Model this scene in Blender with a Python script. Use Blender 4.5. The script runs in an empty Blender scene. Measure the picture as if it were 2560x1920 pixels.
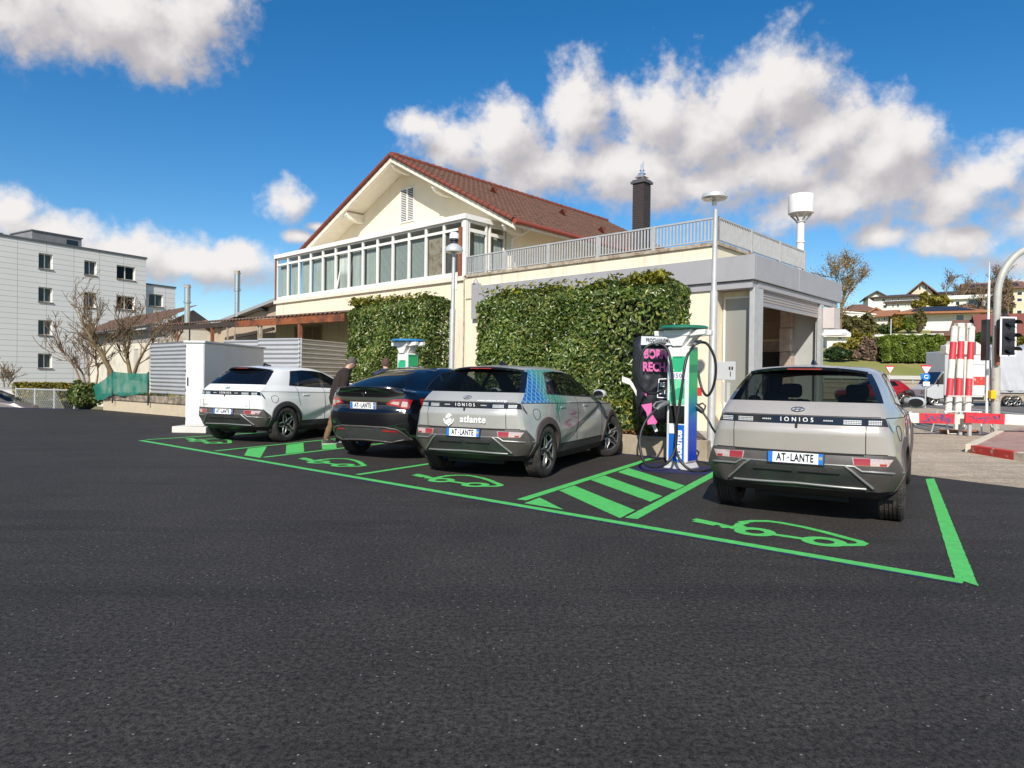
import bpy, bmesh, math, random
import numpy as np
from mathutils import Vector, Matrix
from mathutils.bvhtree import BVHTree
from math import sin, cos, pi, radians, sqrt, atan2, hypot

S = bpy.context.scene
COL = S.collection
random.seed(7)
RNG = np.random.default_rng(11)

# ---------------------------------------------------------------- camera
EYE, FPX, PITCH, ROLL = 1.4106, 1710.04, 0.0093, 0.0126
R0 = Vector((1, 0, 0)); U0 = Vector((0, sin(PITCH), cos(PITCH))); D0 = Vector((0, cos(PITCH), -sin(PITCH)))
CR = R0 * cos(ROLL) + U0 * sin(ROLL)
CU = U0 * cos(ROLL) - R0 * sin(ROLL)
cam_data = bpy.data.cameras.new('camera')
cam_data.sensor_width = 36.0
cam_data.lens = FPX / 2560 * 36.0
cam_data.clip_start = 0.05
cam_data.clip_end = 5000
camera = bpy.data.objects.new('camera', cam_data)
COL.objects.link(camera)
mw = Matrix((CR, CU, -D0)).transposed().to_4x4()
mw.translation = Vector((0, 0, EYE))
camera.matrix_world = mw
S.camera = camera
S.render.resolution_x, S.render.resolution_y = 1024, 768

# ---------------------------------------------------------------- light
SUN_DIR = Vector((0.2186, 1.156, -0.88)).normalized()       # the way the light travels
SUN_EL = math.asin(-SUN_DIR.z)
SUN_AZ = atan2(-SUN_DIR.x, -SUN_DIR.y)                    # where the sun stands, from +y towards +x
sun_data = bpy.data.lights.new('sun', 'SUN')
sun_data.energy = 4.2
sun_data.angle = radians(0.53)
sun_data.color = (1.0, 0.95, 0.86)
sun = bpy.data.objects.new('sun', sun_data)
sun.rotation_euler = (-SUN_DIR).to_track_quat('Z', 'Y').to_euler()
sun.location = (-60, -50, 90)
COL.objects.link(sun)
S.view_settings.view_transform = 'Standard'
S.view_settings.look = 'None'
S.view_settings.exposure = 0.42
S.view_settings.gamma = 1.0
S.cycles.max_bounces = 8
S.cycles.transparent_max_bounces = 12
S.cycles.use_denoising = True

# ---------------------------------------------------------------- sky: Nishita with cumulus clouds set by azimuth and elevation
CLOUDS = [(-0.618, 0.41, 0.094, 0.066), (-0.538, 0.421, 0.115, 0.064), (-0.438, 0.443, 0.072, 0.067), (-0.487, 0.393, 0.069, 0.036), (-0.591, 0.389, 0.056, 0.034), (-0.635, 0.187, 0.035, 0.027), (-0.603, 0.167, 0.06, 0.025), (-0.531, 0.142, 0.075, 0.03), (-0.447, 0.143, 0.11, 0.034), (-0.379, 0.155, 0.053, 0.028), (-0.617, 0.138, 0.041, 0.022), (-0.325, 0.235, 0.038, 0.03), (-0.28, 0.205, 0.019, 0.008), (-0.304, 0.191, 0.025, 0.01), (-0.143, 0.348, 0.04, 0.019), (-0.089, 0.321, 0.074, 0.04), (-0.015, 0.335, 0.074, 0.054), (0.046, 0.293, 0.101, 0.041), (0.105, 0.364, 0.074, 0.074), (0.184, 0.367, 0.085, 0.073), (0.153, 0.297, 0.159, 0.054), (0.091, 0.399, 0.04, 0.02), (0.274, 0.326, 0.094, 0.065), (0.317, 0.362, 0.049, 0.051), (0.376, 0.372, 0.064, 0.069), (0.428, 0.317, 0.084, 0.055), (0.342, 0.28, 0.12, 0.051), (0.488, 0.287, 0.079, 0.051), (0.529, 0.292, 0.035, 0.035), (0.256, 0.268, 0.139, 0.029), (0.413, 0.233, 0.091, 0.037), (0.505, 0.247, 0.073, 0.041), (0.565, 0.223, 0.072, 0.04), (0.607, 0.244, 0.059, 0.042), (0.651, 0.201, 0.068, 0.059), (0.58, 0.172, 0.066, 0.025), (0.661, 0.143, 0.068, 0.021), (0.49, 0.186, 0.047, 0.018), (0.627, 0.114, 0.04, 0.011), 
          (2.2, 0.3, 0.5, 0.12), (-2.0, 0.35, 0.45, 0.13), (3.0, 0.5, 0.35, 0.12), (-1.2, 0.28, 0.3, 0.09), (1.3, 0.3, 0.3, 0.1)]


def build_world():
    w = bpy.data.worlds.new('World'); S.world = w; w.use_nodes = True
    g = bpy.data.node_groups.new('cloud_density', 'ShaderNodeTree')
    g.interface.new_socket('Dir', in_out='INPUT', socket_type='NodeSocketVector')
    g.interface.new_socket('Density', in_out='OUTPUT', socket_type='NodeSocketFloat'); g.interface.new_socket('Body', in_out='OUTPUT', socket_type='NodeSocketFloat')
    N, L = g.nodes, g.links

    def nd(t, **k):
        n = N.new(t)
        for a, b in k.items(): setattr(n, a, b)
        return n

    def math_(op, a, b=None, c=None):
        n = nd('ShaderNodeMath', operation=op)
        for i, x in enumerate((a, b, c)):
            if x is None: continue
            if isinstance(x, (int, float)): n.inputs[i].default_value = x
            else: L.new(x, n.inputs[i])
        return n.outputs[0]
    gi = nd('NodeGroupInput'); go = nd('NodeGroupOutput')
    vec = gi.outputs[0]
    sep = nd('ShaderNodeSeparateXYZ'); L.new(vec, sep.inputs[0])
    az = math_('ARCTAN2', sep.outputs[0], sep.outputs[1])
    el = math_('ARCSINE', sep.outputs[2])
    cmb = nd('ShaderNodeCombineXYZ'); L.new(az, cmb.inputs[0]); L.new(el, cmb.inputs[1])
    # billows: fractal noise warps the outline, a second noise roughens it
    n1 = nd('ShaderNodeTexNoise', noise_dimensions='3D'); n1.inputs['Scale'].default_value = 11; n1.inputs['Detail'].default_value = 5; n1.inputs['Roughness'].default_value = 0.55
    L.new(vec, n1.inputs['Vector'])
    n2 = nd('ShaderNodeTexNoise', noise_dimensions='3D'); n2.inputs['Scale'].default_value = 34; n2.inputs['Detail'].default_value = 8; n2.inputs['Roughness'].default_value = 0.62
    L.new(vec, n2.inputs['Vector'])
    cur = None
    for a, e, ra, re in CLOUDS:
        m = nd('ShaderNodeVectorMath', operation='MULTIPLY_ADD'); L.new(cmb.outputs[0], m.inputs[0])
        m.inputs[1].default_value = (1 / ra, 1 / re, 0); m.inputs[2].default_value = (-a / ra, -e / re, 0)
        ln = nd('ShaderNodeVectorMath', operation='LENGTH'); L.new(m.outputs[0], ln.inputs[0])
        if cur is None: cur = ln.outputs['Value']
        else:
            s = nd('ShaderNodeMath', operation='SMOOTH_MIN'); L.new(cur, s.inputs[0]); L.new(ln.outputs['Value'], s.inputs[1]); s.inputs[2].default_value = 0.25
            cur = s.outputs[0]
    v = math_('SUBTRACT', 1.0, cur)
    v = math_('MAXIMUM', v, -2.0)
    v = math_('MULTIPLY_ADD', math_('SUBTRACT', n1.outputs['Fac'], 0.44), 2.1, v)
    L.new(v, go.inputs[1])
    v = math_('MULTIPLY_ADD', math_('SUBTRACT', n2.outputs['Fac'], 0.5), 1.5, v)
    L.new(v, go.inputs[0])

    N, L = w.node_tree.nodes, w.node_tree.links
    N.clear()
    out = nd('ShaderNodeOutputWorld'); bg = nd('ShaderNodeBackground'); L.new(bg.outputs[0], out.inputs[0])
    bg.inputs['Strength'].default_value = 0.1
    sky = nd('ShaderNodeTexSky', sky_type='NISHITA', sun_disc=False)
    sky.sun_elevation = SUN_EL; sky.sun_rotation = SUN_AZ
    sky.altitude = 450; sky.air_density = 1.0; sky.dust_density = 0.5; sky.ozone_density = 2.2
    hs = nd('ShaderNodeHueSaturation'); hs.inputs['Saturation'].default_value = 1.4; hs.inputs['Value'].default_value = 1.0
    L.new(sky.outputs[0], hs.inputs['Color'])
    tc = nd('ShaderNodeTexCoord')
    nrm = nd('ShaderNodeVectorMath', operation='NORMALIZE'); L.new(tc.outputs['Generated'], nrm.inputs[0])
    up = nd('ShaderNodeVectorMath', operation='ADD'); L.new(nrm.outputs[0], up.inputs[0]); up.inputs[1].default_value = (-0.022, 0.0, 0.034)
    up2 = nd('ShaderNodeVectorMath', operation='NORMALIZE'); L.new(up.outputs[0], up2.inputs[0])
    da = nd('ShaderNodeGroup', node_tree=g); L.new(nrm.outputs[0], da.inputs[0])
    db = nd('ShaderNodeGroup', node_tree=g); L.new(up2.outputs[0], db.inputs[0])
    al = nd('ShaderNodeMapRange', interpolation_type='SMOOTHSTEP'); L.new(da.outputs[0], al.inputs[0])
    al.inputs[1].default_value = -0.16; al.inputs[2].default_value = 0.75; al.inputs[3].default_value = 0.0; al.inputs[4].default_value = 0.98
    df = math_('ADD', math_('SUBTRACT', da.outputs[1], db.outputs[1]), math_('MULTIPLY', math_('SUBTRACT', da.outputs[0], db.outputs[0]), 0.22))
    sh = nd('ShaderNodeMapRange', interpolation_type='SMOOTHSTEP'); L.new(df, sh.inputs[0])
    sh.inputs[1].default_value = -0.6; sh.inputs[2].default_value = 0.85
    mixc = nd('ShaderNodeMix', data_type='RGBA'); L.new(sh.outputs[0], mixc.inputs['Factor'])
    mixc.inputs[6].default_value = (3.9, 3.7, 3.85, 1); mixc.inputs[7].default_value = (6.9, 6.6, 6.45, 1)
    mx = nd('ShaderNodeMix', data_type='RGBA'); L.new(al.outputs[0], mx.inputs['Factor'])
    L.new(hs.outputs[0], mx.inputs[6]); L.new(mixc.outputs[2], mx.inputs[7])
    L.new(mx.outputs[2], bg.inputs['Color'])
    w.cycles.sampling_method = 'MANUAL'; w.cycles.sample_map_resolution = 512


build_world()


# ---------------------------------------------------------------- helpers
def at(u, v, y):
    """World point at depth y seen towards photo pixel (u, v) - only used to measure the place."""
    d = D0 * FPX + CR * (u - 1280) - CU * (v - 960)
    return Vector((0, 0, EYE)) + d * (y / d.y)


def gnd(u, v, z=0.0):
    d = D0 * FPX + CR * (u - 1280) - CU * (v - 960)
    return Vector((0, 0, EYE)) + d * ((z - EYE) / d.z)


class MB:
    def __init__(self): self.v = []; self.f = []; self.m = []

    def add(self, vs, fs, mi=0, M=None):
        b = len(self.v)
        self.v += [tuple(M @ Vector(p)) if M is not None else tuple(p) for p in vs]
        self.f += [tuple(i + b for i in f) for f in fs]; self.m += [mi] * len(fs)
        return self

    def box(self, x0, x1, y0, y1, z0, z1, mi=0, M=None):
        vs = [(x0, y0, z0), (x1, y0, z0), (x1, y1, z0), (x0, y1, z0), (x0, y0, z1), (x1, y0, z1), (x1, y1, z1), (x0, y1, z1)]
        return self.add(vs, [(0, 3, 2, 1), (4, 5, 6, 7), (0, 1, 5, 4), (1, 2, 6, 5), (2, 3, 7, 6), (3, 0, 4, 7)], mi, M)

    def beam(self, p, q, w, h, mi=0):
        p, q = Vector(p), Vector(q); d = (q - p).normalized()
        a = d.cross(Vector((0, 0, 1)))
        a = a.normalized() if a.length > 1e-4 else Vector((1, 0, 0))
        b = a.cross(d)
        vs = [x + a * sa * w / 2 + b * sb * h / 2 for x in (p, q) for sa, sb in ((-1, -1), (1, -1), (1, 1), (-1, 1))]
        return self.add(vs, [(0, 3, 2, 1), (4, 5, 6, 7), (0, 1, 5, 4), (1, 2, 6, 5), (2, 3, 7, 6), (3, 0, 4, 7)], mi)

    def tube(self, pts, r, n=8, mi=0, closed=False, cap=True):
        pts = [Vector(p) for p in pts]; k = len(pts)
        rs = r if isinstance(r, (list, tuple)) else [r] * k
        vs = []; prev = None
        for i, p in enumerate(pts):
            if closed: d = pts[(i + 1) % k] - pts[i - 1]
            else: d = pts[min(i + 1, k - 1)] - pts[max(i - 1, 0)]
            d.normalize()
            if prev is None: a = d.cross(Vector((0, 0, 1)) if abs(d.z) < .9 else Vector((1, 0, 0)))
            else: a = prev - d * prev.dot(d)
            a.normalize(); prev = a; b = d.cross(a)
            vs += [p + (a * cos(2 * pi * j / n) + b * sin(2 * pi * j / n)) * rs[i] for j in range(n)]
        fs = []
        for i in range(k if closed else k - 1):
            for j in range(n):
                A = i * n; B = ((i + 1) % k) * n
                fs.append((A + j, A + (j + 1) % n, B + (j + 1) % n, B + j))
        if cap and not closed:
            fs.append(tuple(range(n))[::-1]); fs.append(tuple(range((k - 1) * n, k * n)))
        return self.add(vs, fs, mi)

    def cyl(self, p, q, r, r2=None, n=20, mi=0):
        return self.tube([p, q], [r, r if r2 is None else r2], n, mi)

    def lathe(self, prof, n=24, mi=0, M=None, close=False):
        vs = []; fs = []; k = len(prof)
        for r, z in prof: vs += [(r * cos(2 * pi * j / n), r * sin(2 * pi * j / n), z) for j in range(n)]
        for i in range(k if close else k - 1):
            for j in range(n):
                A = i * n; B = ((i + 1) % k) * n
                fs.append((A + j, A + (j + 1) % n, B + (j + 1) % n, B + j))
        return self.add(vs, fs, mi, M)

    def prism(self, poly, c0, c1, axis='y', mi=0, M=None):
        n = len(poly)

        def P(a, b, c): return {'x': (c, a, b), 'y': (a, c, b), 'z': (a, b, c)}[axis]
        vs = [P(a, b, c0) for a, b in poly] + [P(a, b, c1) for a, b in poly]
        fs = [tuple(range(n)), tuple(range(n, 2 * n))[::-1]] + [(i, i + n, (i + 1) % n + n, (i + 1) % n) for i in range(n)]
        return self.add(vs, fs, mi, M)

    def grid(self, fn, nu, nv, mi=0):
        vs = [fn(i / nu, j / nv) for j in range(nv + 1) for i in range(nu + 1)]
        fs = [(j * (nu + 1) + i, j * (nu + 1) + i + 1, (j + 1) * (nu + 1) + i + 1, (j + 1) * (nu + 1) + i) for j in range(nv) for i in range(nu)]
        return self.add(vs, fs, mi)

    def frame(self, x0, x1, z0, z1, w, y0, y1, mi=0):
        """a rectangular frame in the x-z plane, butted corners"""
        self.box(x0, x1, y0, y1, z0, z0 + w, mi); self.box(x0, x1, y0, y1, z1 - w, z1, mi)
        self.box(x0, x0 + w, y0, y1, z0 + w, z1 - w, mi); self.box(x1 - w, x1, y0, y1, z0 + w, z1 - w, mi)
        return self

    def obj(self, name, mats, parent=None, smooth=None, bevel=0, fix=True):
        me = bpy.data.meshes.new(name)
        me.from_pydata([tuple(p) for p in self.v], [], self.f)
        if self.m and max(self.m): me.polygons.foreach_set('material_index', self.m)
        if fix:
            bm = bmesh.new(); bm.from_mesh(me); bmesh.ops.recalc_face_normals(bm, faces=bm.faces); bm.to_mesh(me); bm.free()
        return mobj(name, me, mats, parent, smooth, bevel)


def mobj(name, me, mats, parent=None, smooth=None, bevel=0):
    for m in (mats if isinstance(mats, (list, tuple)) else [mats]): me.materials.append(m)
    if smooth is not None:
        me.polygons.foreach_set('use_smooth', [True] * len(me.polygons))
        me.set_sharp_from_angle(angle=radians(smooth))
    o = bpy.data.objects.new(name, me); COL.objects.link(o)
    if parent is not None: o.parent = parent
    if bevel:
        b = o.modifiers.new('bevel', 'BEVEL'); b.width = bevel; b.segments = 2; b.limit_method = 'ANGLE'; b.angle_limit = radians(40)
    return o


def tag(o, label=None, cat=None, group=None, kind=None):
    if label: o['label'] = label
    if cat: o['category'] = cat
    if group: o['group'] = group
    if kind: o['kind'] = kind
    return o


def thing(name, label, cat, loc=(0, 0, 0), rz=0.0, group=None):
    o = bpy.data.objects.new(name, None); COL.objects.link(o)
    o.empty_display_size = .2
    o.location = loc; o.rotation_euler = (0, 0, rz)
    return tag(o, label, cat, group)


def dup(root, label=None, loc=None, rz=None):
    def cp(o, par):
        c = o.copy(); COL.objects.link(c); c.parent = par
        for ch in list(o.children): cp(ch, c)
        return c
    r = cp(root, None)
    if label: r['label'] = label
    if loc is not None: r.location = loc
    if rz is not None: r.rotation_euler = (0, 0, rz)
    return r


def text_mesh(txt, size, depth=.001, bold=0.0, align='CENTER', spacing=1.0):
    cu = bpy.data.curves.new('lettering', 'FONT'); cu.body = txt; cu.size = size; cu.extrude = depth / 2; cu.offset = bold
    cu.align_x = align; cu.align_y = 'CENTER'; cu.space_character = spacing; cu.resolution_u = 3
    o = bpy.data.objects.new('lettering', cu); COL.objects.link(o)
    bpy.context.view_layer.update()
    me = bpy.data.meshes.new_from_object(o.evaluated_get(bpy.context.evaluated_depsgraph_get()))
    bpy.data.objects.remove(o); bpy.data.curves.remove(cu)
    return me


def text_obj(name, txt, size, m, parent, M, depth=.002, bold=0.0, spacing=1.0, sx=1.0):
    me = text_mesh(txt, size, depth, bold, 'CENTER', spacing)
    me.transform(M @ Matrix.Diagonal((sx, 1, 1, 1)))
    return mobj(name, me, m, parent)


def frame_matrix(origin, right, up):
    r = Vector(right).normalized(); u = Vector(up); n = r.cross(u).normalized(); u = n.cross(r)
    M = Matrix((r, u, n)).transposed().to_4x4(); M.translation = Vector(origin)
    return M


# ---------------------------------------------------------------- materials
MATS = {}


def pm(name, col, rough=.6, metal=0.0, var=.12, scale=4.0, bump=0.0, bscale=60.0, coat=0.0, spec=.5, col2=None, stain=None, sscale=1.2, sstretch=(1, 1, 1), slo=.55, shi=.75, trans=0.0, backdark=False, emit=None):
    if name in MATS: return MATS[name]
    m = bpy.data.materials.new(name); m.use_nodes = True
    N, L = m.node_tree.nodes, m.node_tree.links
    b = N['Principled BSDF']
    b.inputs['Roughness'].default_value = rough; b.inputs['Metallic'].default_value = metal
    b.inputs['Specular IOR Level'].default_value = spec; b.inputs['Coat Weight'].default_value = coat; b.inputs['Coat Roughness'].default_value = .04
    tc = N.new('ShaderNodeTexCoord')
    src = None
    if var > 0 or col2:
        n = N.new('ShaderNodeTexNoise'); n.inputs['Scale'].default_value = scale; n.inputs['Detail'].default_value = 6; n.inputs['Roughness'].default_value = .65
        L.new(tc.outputs['Object'], n.inputs['Vector'])
        mr = N.new('ShaderNodeMapRange'); L.new(n.outputs['Fac'], mr.inputs[0]); mr.inputs[1].default_value = .3; mr.inputs[2].default_value = .7
        mx = N.new('ShaderNodeMix'); mx.data_type = 'RGBA'; L.new(mr.outputs[0], mx.inputs['Factor'])
        c2 = col2 if col2 else tuple(c * (1 + var) for c in col)
        c1 = col if col2 else tuple(c * (1 - var) for c in col)
        mx.inputs[6].default_value = (*c1, 1); mx.inputs[7].default_value = (*c2, 1)
        src = mx.outputs[2]
    else:
        b.inputs['Base Color'].default_value = (*col, 1)
    if stain:
        n = N.new('ShaderNodeTexNoise'); n.inputs['Scale'].default_value = sscale; n.inputs['Detail'].default_value = 8; n.inputs['Roughness'].default_value = .7
        mp = N.new('ShaderNodeMapping'); mp.inputs['Scale'].default_value = sstretch; L.new(tc.outputs['Object'], mp.inputs[0]); L.new(mp.outputs[0], n.inputs['Vector'])
        mr = N.new('ShaderNodeMapRange'); L.new(n.outputs['Fac'], mr.inputs[0]); mr.inputs[1].default_value = slo; mr.inputs[2].default_value = shi
        mx = N.new('ShaderNodeMix'); mx.data_type = 'RGBA'; L.new(mr.outputs[0], mx.inputs['Factor'])
        if src is not None: L.new(src, mx.inputs[6])
        else: mx.inputs[6].default_value = (*col, 1)
        mx.inputs[7].default_value = (*stain, 1); src = mx.outputs[2]
    if src is not None: L.new(src, b.inputs['Base Color'])
    if bump:
        n = N.new('ShaderNodeTexNoise'); n.inputs['Scale'].default_value = bscale; n.inputs['Detail'].default_value = 4
        L.new(tc.outputs['Object'], n.inputs['Vector'])
        bp = N.new('ShaderNodeBump'); bp.inputs['Strength'].default_value = bump; bp.inputs['Distance'].default_value = .02
        L.new(n.outputs['Fac'], bp.inputs['Height']); L.new(bp.outputs[0], b.inputs['Normal'])
    if emit:
        b.inputs['Emission Color'].default_value = (*emit[:3], 1); b.inputs['Emission Strength'].default_value = emit[3]
    if trans: b.inputs['Transmission Weight'].default_value = trans
    if backdark:
        geo = N.new('ShaderNodeNewGeometry'); d = N.new('ShaderNodeBsdfDiffuse'); d.inputs[0].default_value = (.03, .03, .035, 1)
        mxs = N.new('ShaderNodeMixShader'); L.new(geo.outputs['Backfacing'], mxs.inputs[0]); L.new(b.outputs[0], mxs.inputs[1]); L.new(d.outputs[0], mxs.inputs[2])
        L.new(mxs.outputs[0], N['Material Output'].inputs['Surface'])
    MATS[name] = m
    return m


def glass(name, tint=(.25, .3, .3), mixf=.35, rough=.02, col=(.01, .012, .014)):
    """window glass as a thin sheet: mirror coat over a partly see-through dark film"""
    if name in MATS: return MATS[name]
    m = bpy.data.materials.new(name); m.use_nodes = True
    N, L = m.node_tree.nodes, m.node_tree.links
    b = N['Principled BSDF']; b.inputs['Base Color'].default_value = (*col, 1); b.inputs['Roughness'].default_value = rough; b.inputs['Specular IOR Level'].default_value = .7
    t = N.new('ShaderNodeBsdfTransparent'); t.inputs[0].default_value = (*tint, 1)
    fr = N.new('ShaderNodeLayerWeight'); pw = N.new('ShaderNodeMath'); pw.operation = 'POWER'; L.new(fr.outputs['Facing'], pw.inputs[0]); pw.inputs[1].default_value = 4.0
    mr = N.new('ShaderNodeMapRange'); L.new(pw.outputs[0], mr.inputs[0]); mr.inputs[3].default_value = mixf; mr.inputs[4].default_value = 1.0
    mx = N.new('ShaderNodeMixShader'); L.new(mr.outputs[0], mx.inputs[0]); L.new(t.outputs[0], mx.inputs[1]); L.new(b.outputs[0], mx.inputs[2])
    L.new(mx.outputs[0], N['Material Output'].inputs['Surface'])
    MATS[name] = m
    return m


def leaf_mat(name, c1, c2, c3=None, rough=.42, scale=1.5, sp=.45):
    """every leaf its own shade (random per leaf island), patches by noise, a little light through the blade"""
    if name in MATS: return MATS[name]
    m = bpy.data.materials.new(name); m.use_nodes = True
    N, L = m.node_tree.nodes, m.node_tree.links
    b = N['Principled BSDF']; b.inputs['Roughness'].default_value = rough; b.inputs['Specular IOR Level'].default_value = sp
    geo = N.new('ShaderNodeNewGeometry'); tc = N.new('ShaderNodeTexCoord')
    cr = N.new('ShaderNodeValToRGB'); L.new(geo.outputs['Random Per Island'], cr.inputs[0])
    e = cr.color_ramp.elements; e[0].color = (*c1, 1); e[1].color = (*c2, 1); e[0].position = .1; e[1].position = .85
    if c3:
        x = cr.color_ramp.elements.new(.97); x.color = (*c3, 1)
    n = N.new('ShaderNodeTexNoise'); n.inputs['Scale'].default_value = scale; n.inputs['Detail'].default_value = 4; L.new(tc.outputs['Object'], n.inputs['Vector'])
    mr = N.new('ShaderNodeMapRange'); L.new(n.outputs['Fac'], mr.inputs[0]); mr.inputs[1].default_value = .3; mr.inputs[2].default_value = .7; mr.inputs[3].default_value = .65; mr.inputs[4].default_value = 1.3
    mul = N.new('ShaderNodeMix'); mul.data_type = 'RGBA'; mul.blend_type = 'MULTIPLY'; mul.inputs[0].default_value = 1
    L.new(cr.outputs[0], mul.inputs[6]); L.new(mr.outputs[0], mul.inputs[7]); L.new(mul.outputs[2], b.inputs['Base Color'])
    tr = N.new('ShaderNodeBsdfTranslucent'); L.new(mul.outputs[2], tr.inputs[0])
    mx = N.new('ShaderNodeMixShader'); mx.inputs[0].default_value = .22; L.new(b.outputs[0], mx.inputs[1]); L.new(tr.outputs[0], mx.inputs[2])
    L.new(mx.outputs[0], N['Material Output'].inputs['Surface'])
    MATS[name] = m
    return m


def leaves(name, pts, nrms, size, m, parent=None, spread=.8, aspect=.45, var=.35, droop=0.0, second=None):
    """one mesh of small bent leaves (two quads each) at the given points, turned about their normals"""
    n = len(pts); pts = np.asarray(pts, float); nr = np.asarray(nrms, float) + RNG.normal(0, spread, (n, 3))
    nr /= np.linalg.norm(nr, axis=1)[:, None] + 1e-9
    a = RNG.normal(0, 1, (n, 3)); a[:, 2] -= droop; a -= nr * (a * nr).sum(1)[:, None]; a /= np.linalg.norm(a, axis=1)[:, None] + 1e-9
    b = np.cross(nr, a); s = (size * (1 + RNG.uniform(-var, var, n)))[:, None]; w = s * aspect
    base = pts - a * s * .5; tip = pts + a * s * .5 - nr * s * .08
    fold = nr * w * .22
    V = np.stack([base, pts + b * w * .5 + fold, tip, pts - b * w * .5 + fold], 1).reshape(-1, 3)
    i = np.arange(n) * 4
    F = np.stack([i, i + 1, i + 2, i, i + 2, i + 3], 1).reshape(-1)
    me = bpy.data.meshes.new(name)
    me.vertices.add(4 * n); me.vertices.foreach_set('co', V.reshape(-1))
    me.loops.add(6 * n); me.loops.foreach_set('vertex_index', F)
    me.polygons.add(2 * n); me.polygons.foreach_set('loop_start', np.arange(2 * n) * 3)
    me.update(calc_edges=True); me.validate()
    if second:                                              # leaves from index second[0] on carry the second material
        mi = np.zeros(2 * n, int); mi[second[0] * 2:] = 1; me.polygons.foreach_set('material_index', mi); m = [m, second[1]]
    return mobj(name, me, m, parent)

# ================================================================ vehicles
M_TYRE = pm('tyre_rubber', (.028, .025, .023), .85, var=.25, scale=30, bump=.5, bscale=45, stain=(.13, .10, .075), sscale=4, slo=.5, shi=.85)
M_RIM = pm('rim_silver', (.5, .49, .47), .32, .85, var=.1)
M_RIMBLACK = pm('rim_black', (.02, .02, .022), .4, .1, var=.1)
M_CLAD = pm('cladding_grey', (.075, .065, .060), .4, .1, var=.15, scale=7, bump=.05, bscale=300, stain=(.115, .10, .09), sscale=3, slo=.5, shi=.85)
M_CLADBLACK = pm('cladding_black', (.035, .034, .035), .5, 0, var=.2, scale=8, stain=(.09, .08, .07), sscale=3, slo=.55, shi=.9)
M_SKIDDARK = pm('skid_plate_dark', (.045, .048, .046), .28, .3, var=.12, scale=6, stain=(.075, .07, .062), sscale=3, slo=.5, shi=.8)
M_SKID = pm('bumper_trim_silver', (.30, .295, .285), .38, .55, var=.12, scale=6, stain=(.22, .20, .175), sscale=3, slo=.5, shi=.8)
M_GLOSSBLACK = pm('gloss_black', (.008, .008, .01), .08, 0, var=0, coat=.6)
M_BLACK = pm('black_plastic', (.02, .02, .022), .45, 0, var=.15)
M_GAP = pm('panel_gap', (.012, .012, .012), .9, 0, var=0)
M_CHROME = pm('chrome', (.78, .79, .8), .12, 1.0, var=0)
M_REDLAMP = pm('red_lamp', (.30, .010, .016), .15, 0, var=.25, scale=60, coat=.8)
M_CLEARLAMP = pm('clear_lamp', (.50, .38, .36), .15, .2, var=.25, scale=70, coat=.8)
M_PIXEL = pm('pixel_lens', (.62, .62, .6), .3, .1, var=.1, scale=80, coat=.6)
M_WHITETXT = pm('white_lettering', (.85, .85, .85), .4, var=0)
M_PLATEWHITE = pm('plate_white', (.82, .83, .84), .35, var=.03)
M_PLATEBLUE = pm('plate_blue', (.012, .16, .55), .35, var=.03)
M_PLATETXT = pm('plate_black', (.01, .01, .012), .45, var=0)
M_YELLOW = pm('yellow_mark', (.75, .6, .05), .4, var=0)
M_SEAT = pm('seat_fabric', (.035, .036, .042), .9, var=.25)
M_PAPER = pm('paper_sheet', (.6, .68, .5), .8, var=.1)
G_CAR = glass('car_glass', (.50, .55, .52), .2, .015)
G_CARDARK = glass('car_glass_dark', (.13, .15, .16), .55, .015, (.006, .008, .014))

SEG = (5, 6, 3, 7, 12, 12, 12, 7, 3, 4, 4)        # samples between the 12 control points of a body ring
COLSEG = [k for k, n in enumerate(SEG) for _ in range(n)]
CHUNKS = ((0, 2), (2, 3), (3, 8), (8, 9), (9, 11))


def ring(cp):
    cp = [Vector(p) for p in cp]; out = []
    for a, b in CHUNKS:
        for k in range(a, b):
            p1, p2 = cp[k], cp[k + 1]
            p0 = cp[k - 1] if k > a else p1 - (p2 - p1)
            p3 = cp[k + 2] if k + 2 <= b else p2 + (p2 - p1)
            if k == a and a == 0: p0 = Vector((-p2.x, p2.y, p2.z))
            if k + 1 == b and b == 11: p3 = Vector((-p1.x, p1.y, p1.z))
            n = SEG[k]
            for i in range(n):
                t = i / n
                out.append(.5 * ((2 * p1) + (p2 - p0) * t + (2 * p0 - 5 * p1 + 4 * p2 - p3) * t * t + (3 * p1 - p0 - 3 * p2 + p3) * t ** 3))
    out.append(cp[-1])
    for p in out: p.x = max(p.x, 0)
    return out


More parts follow.
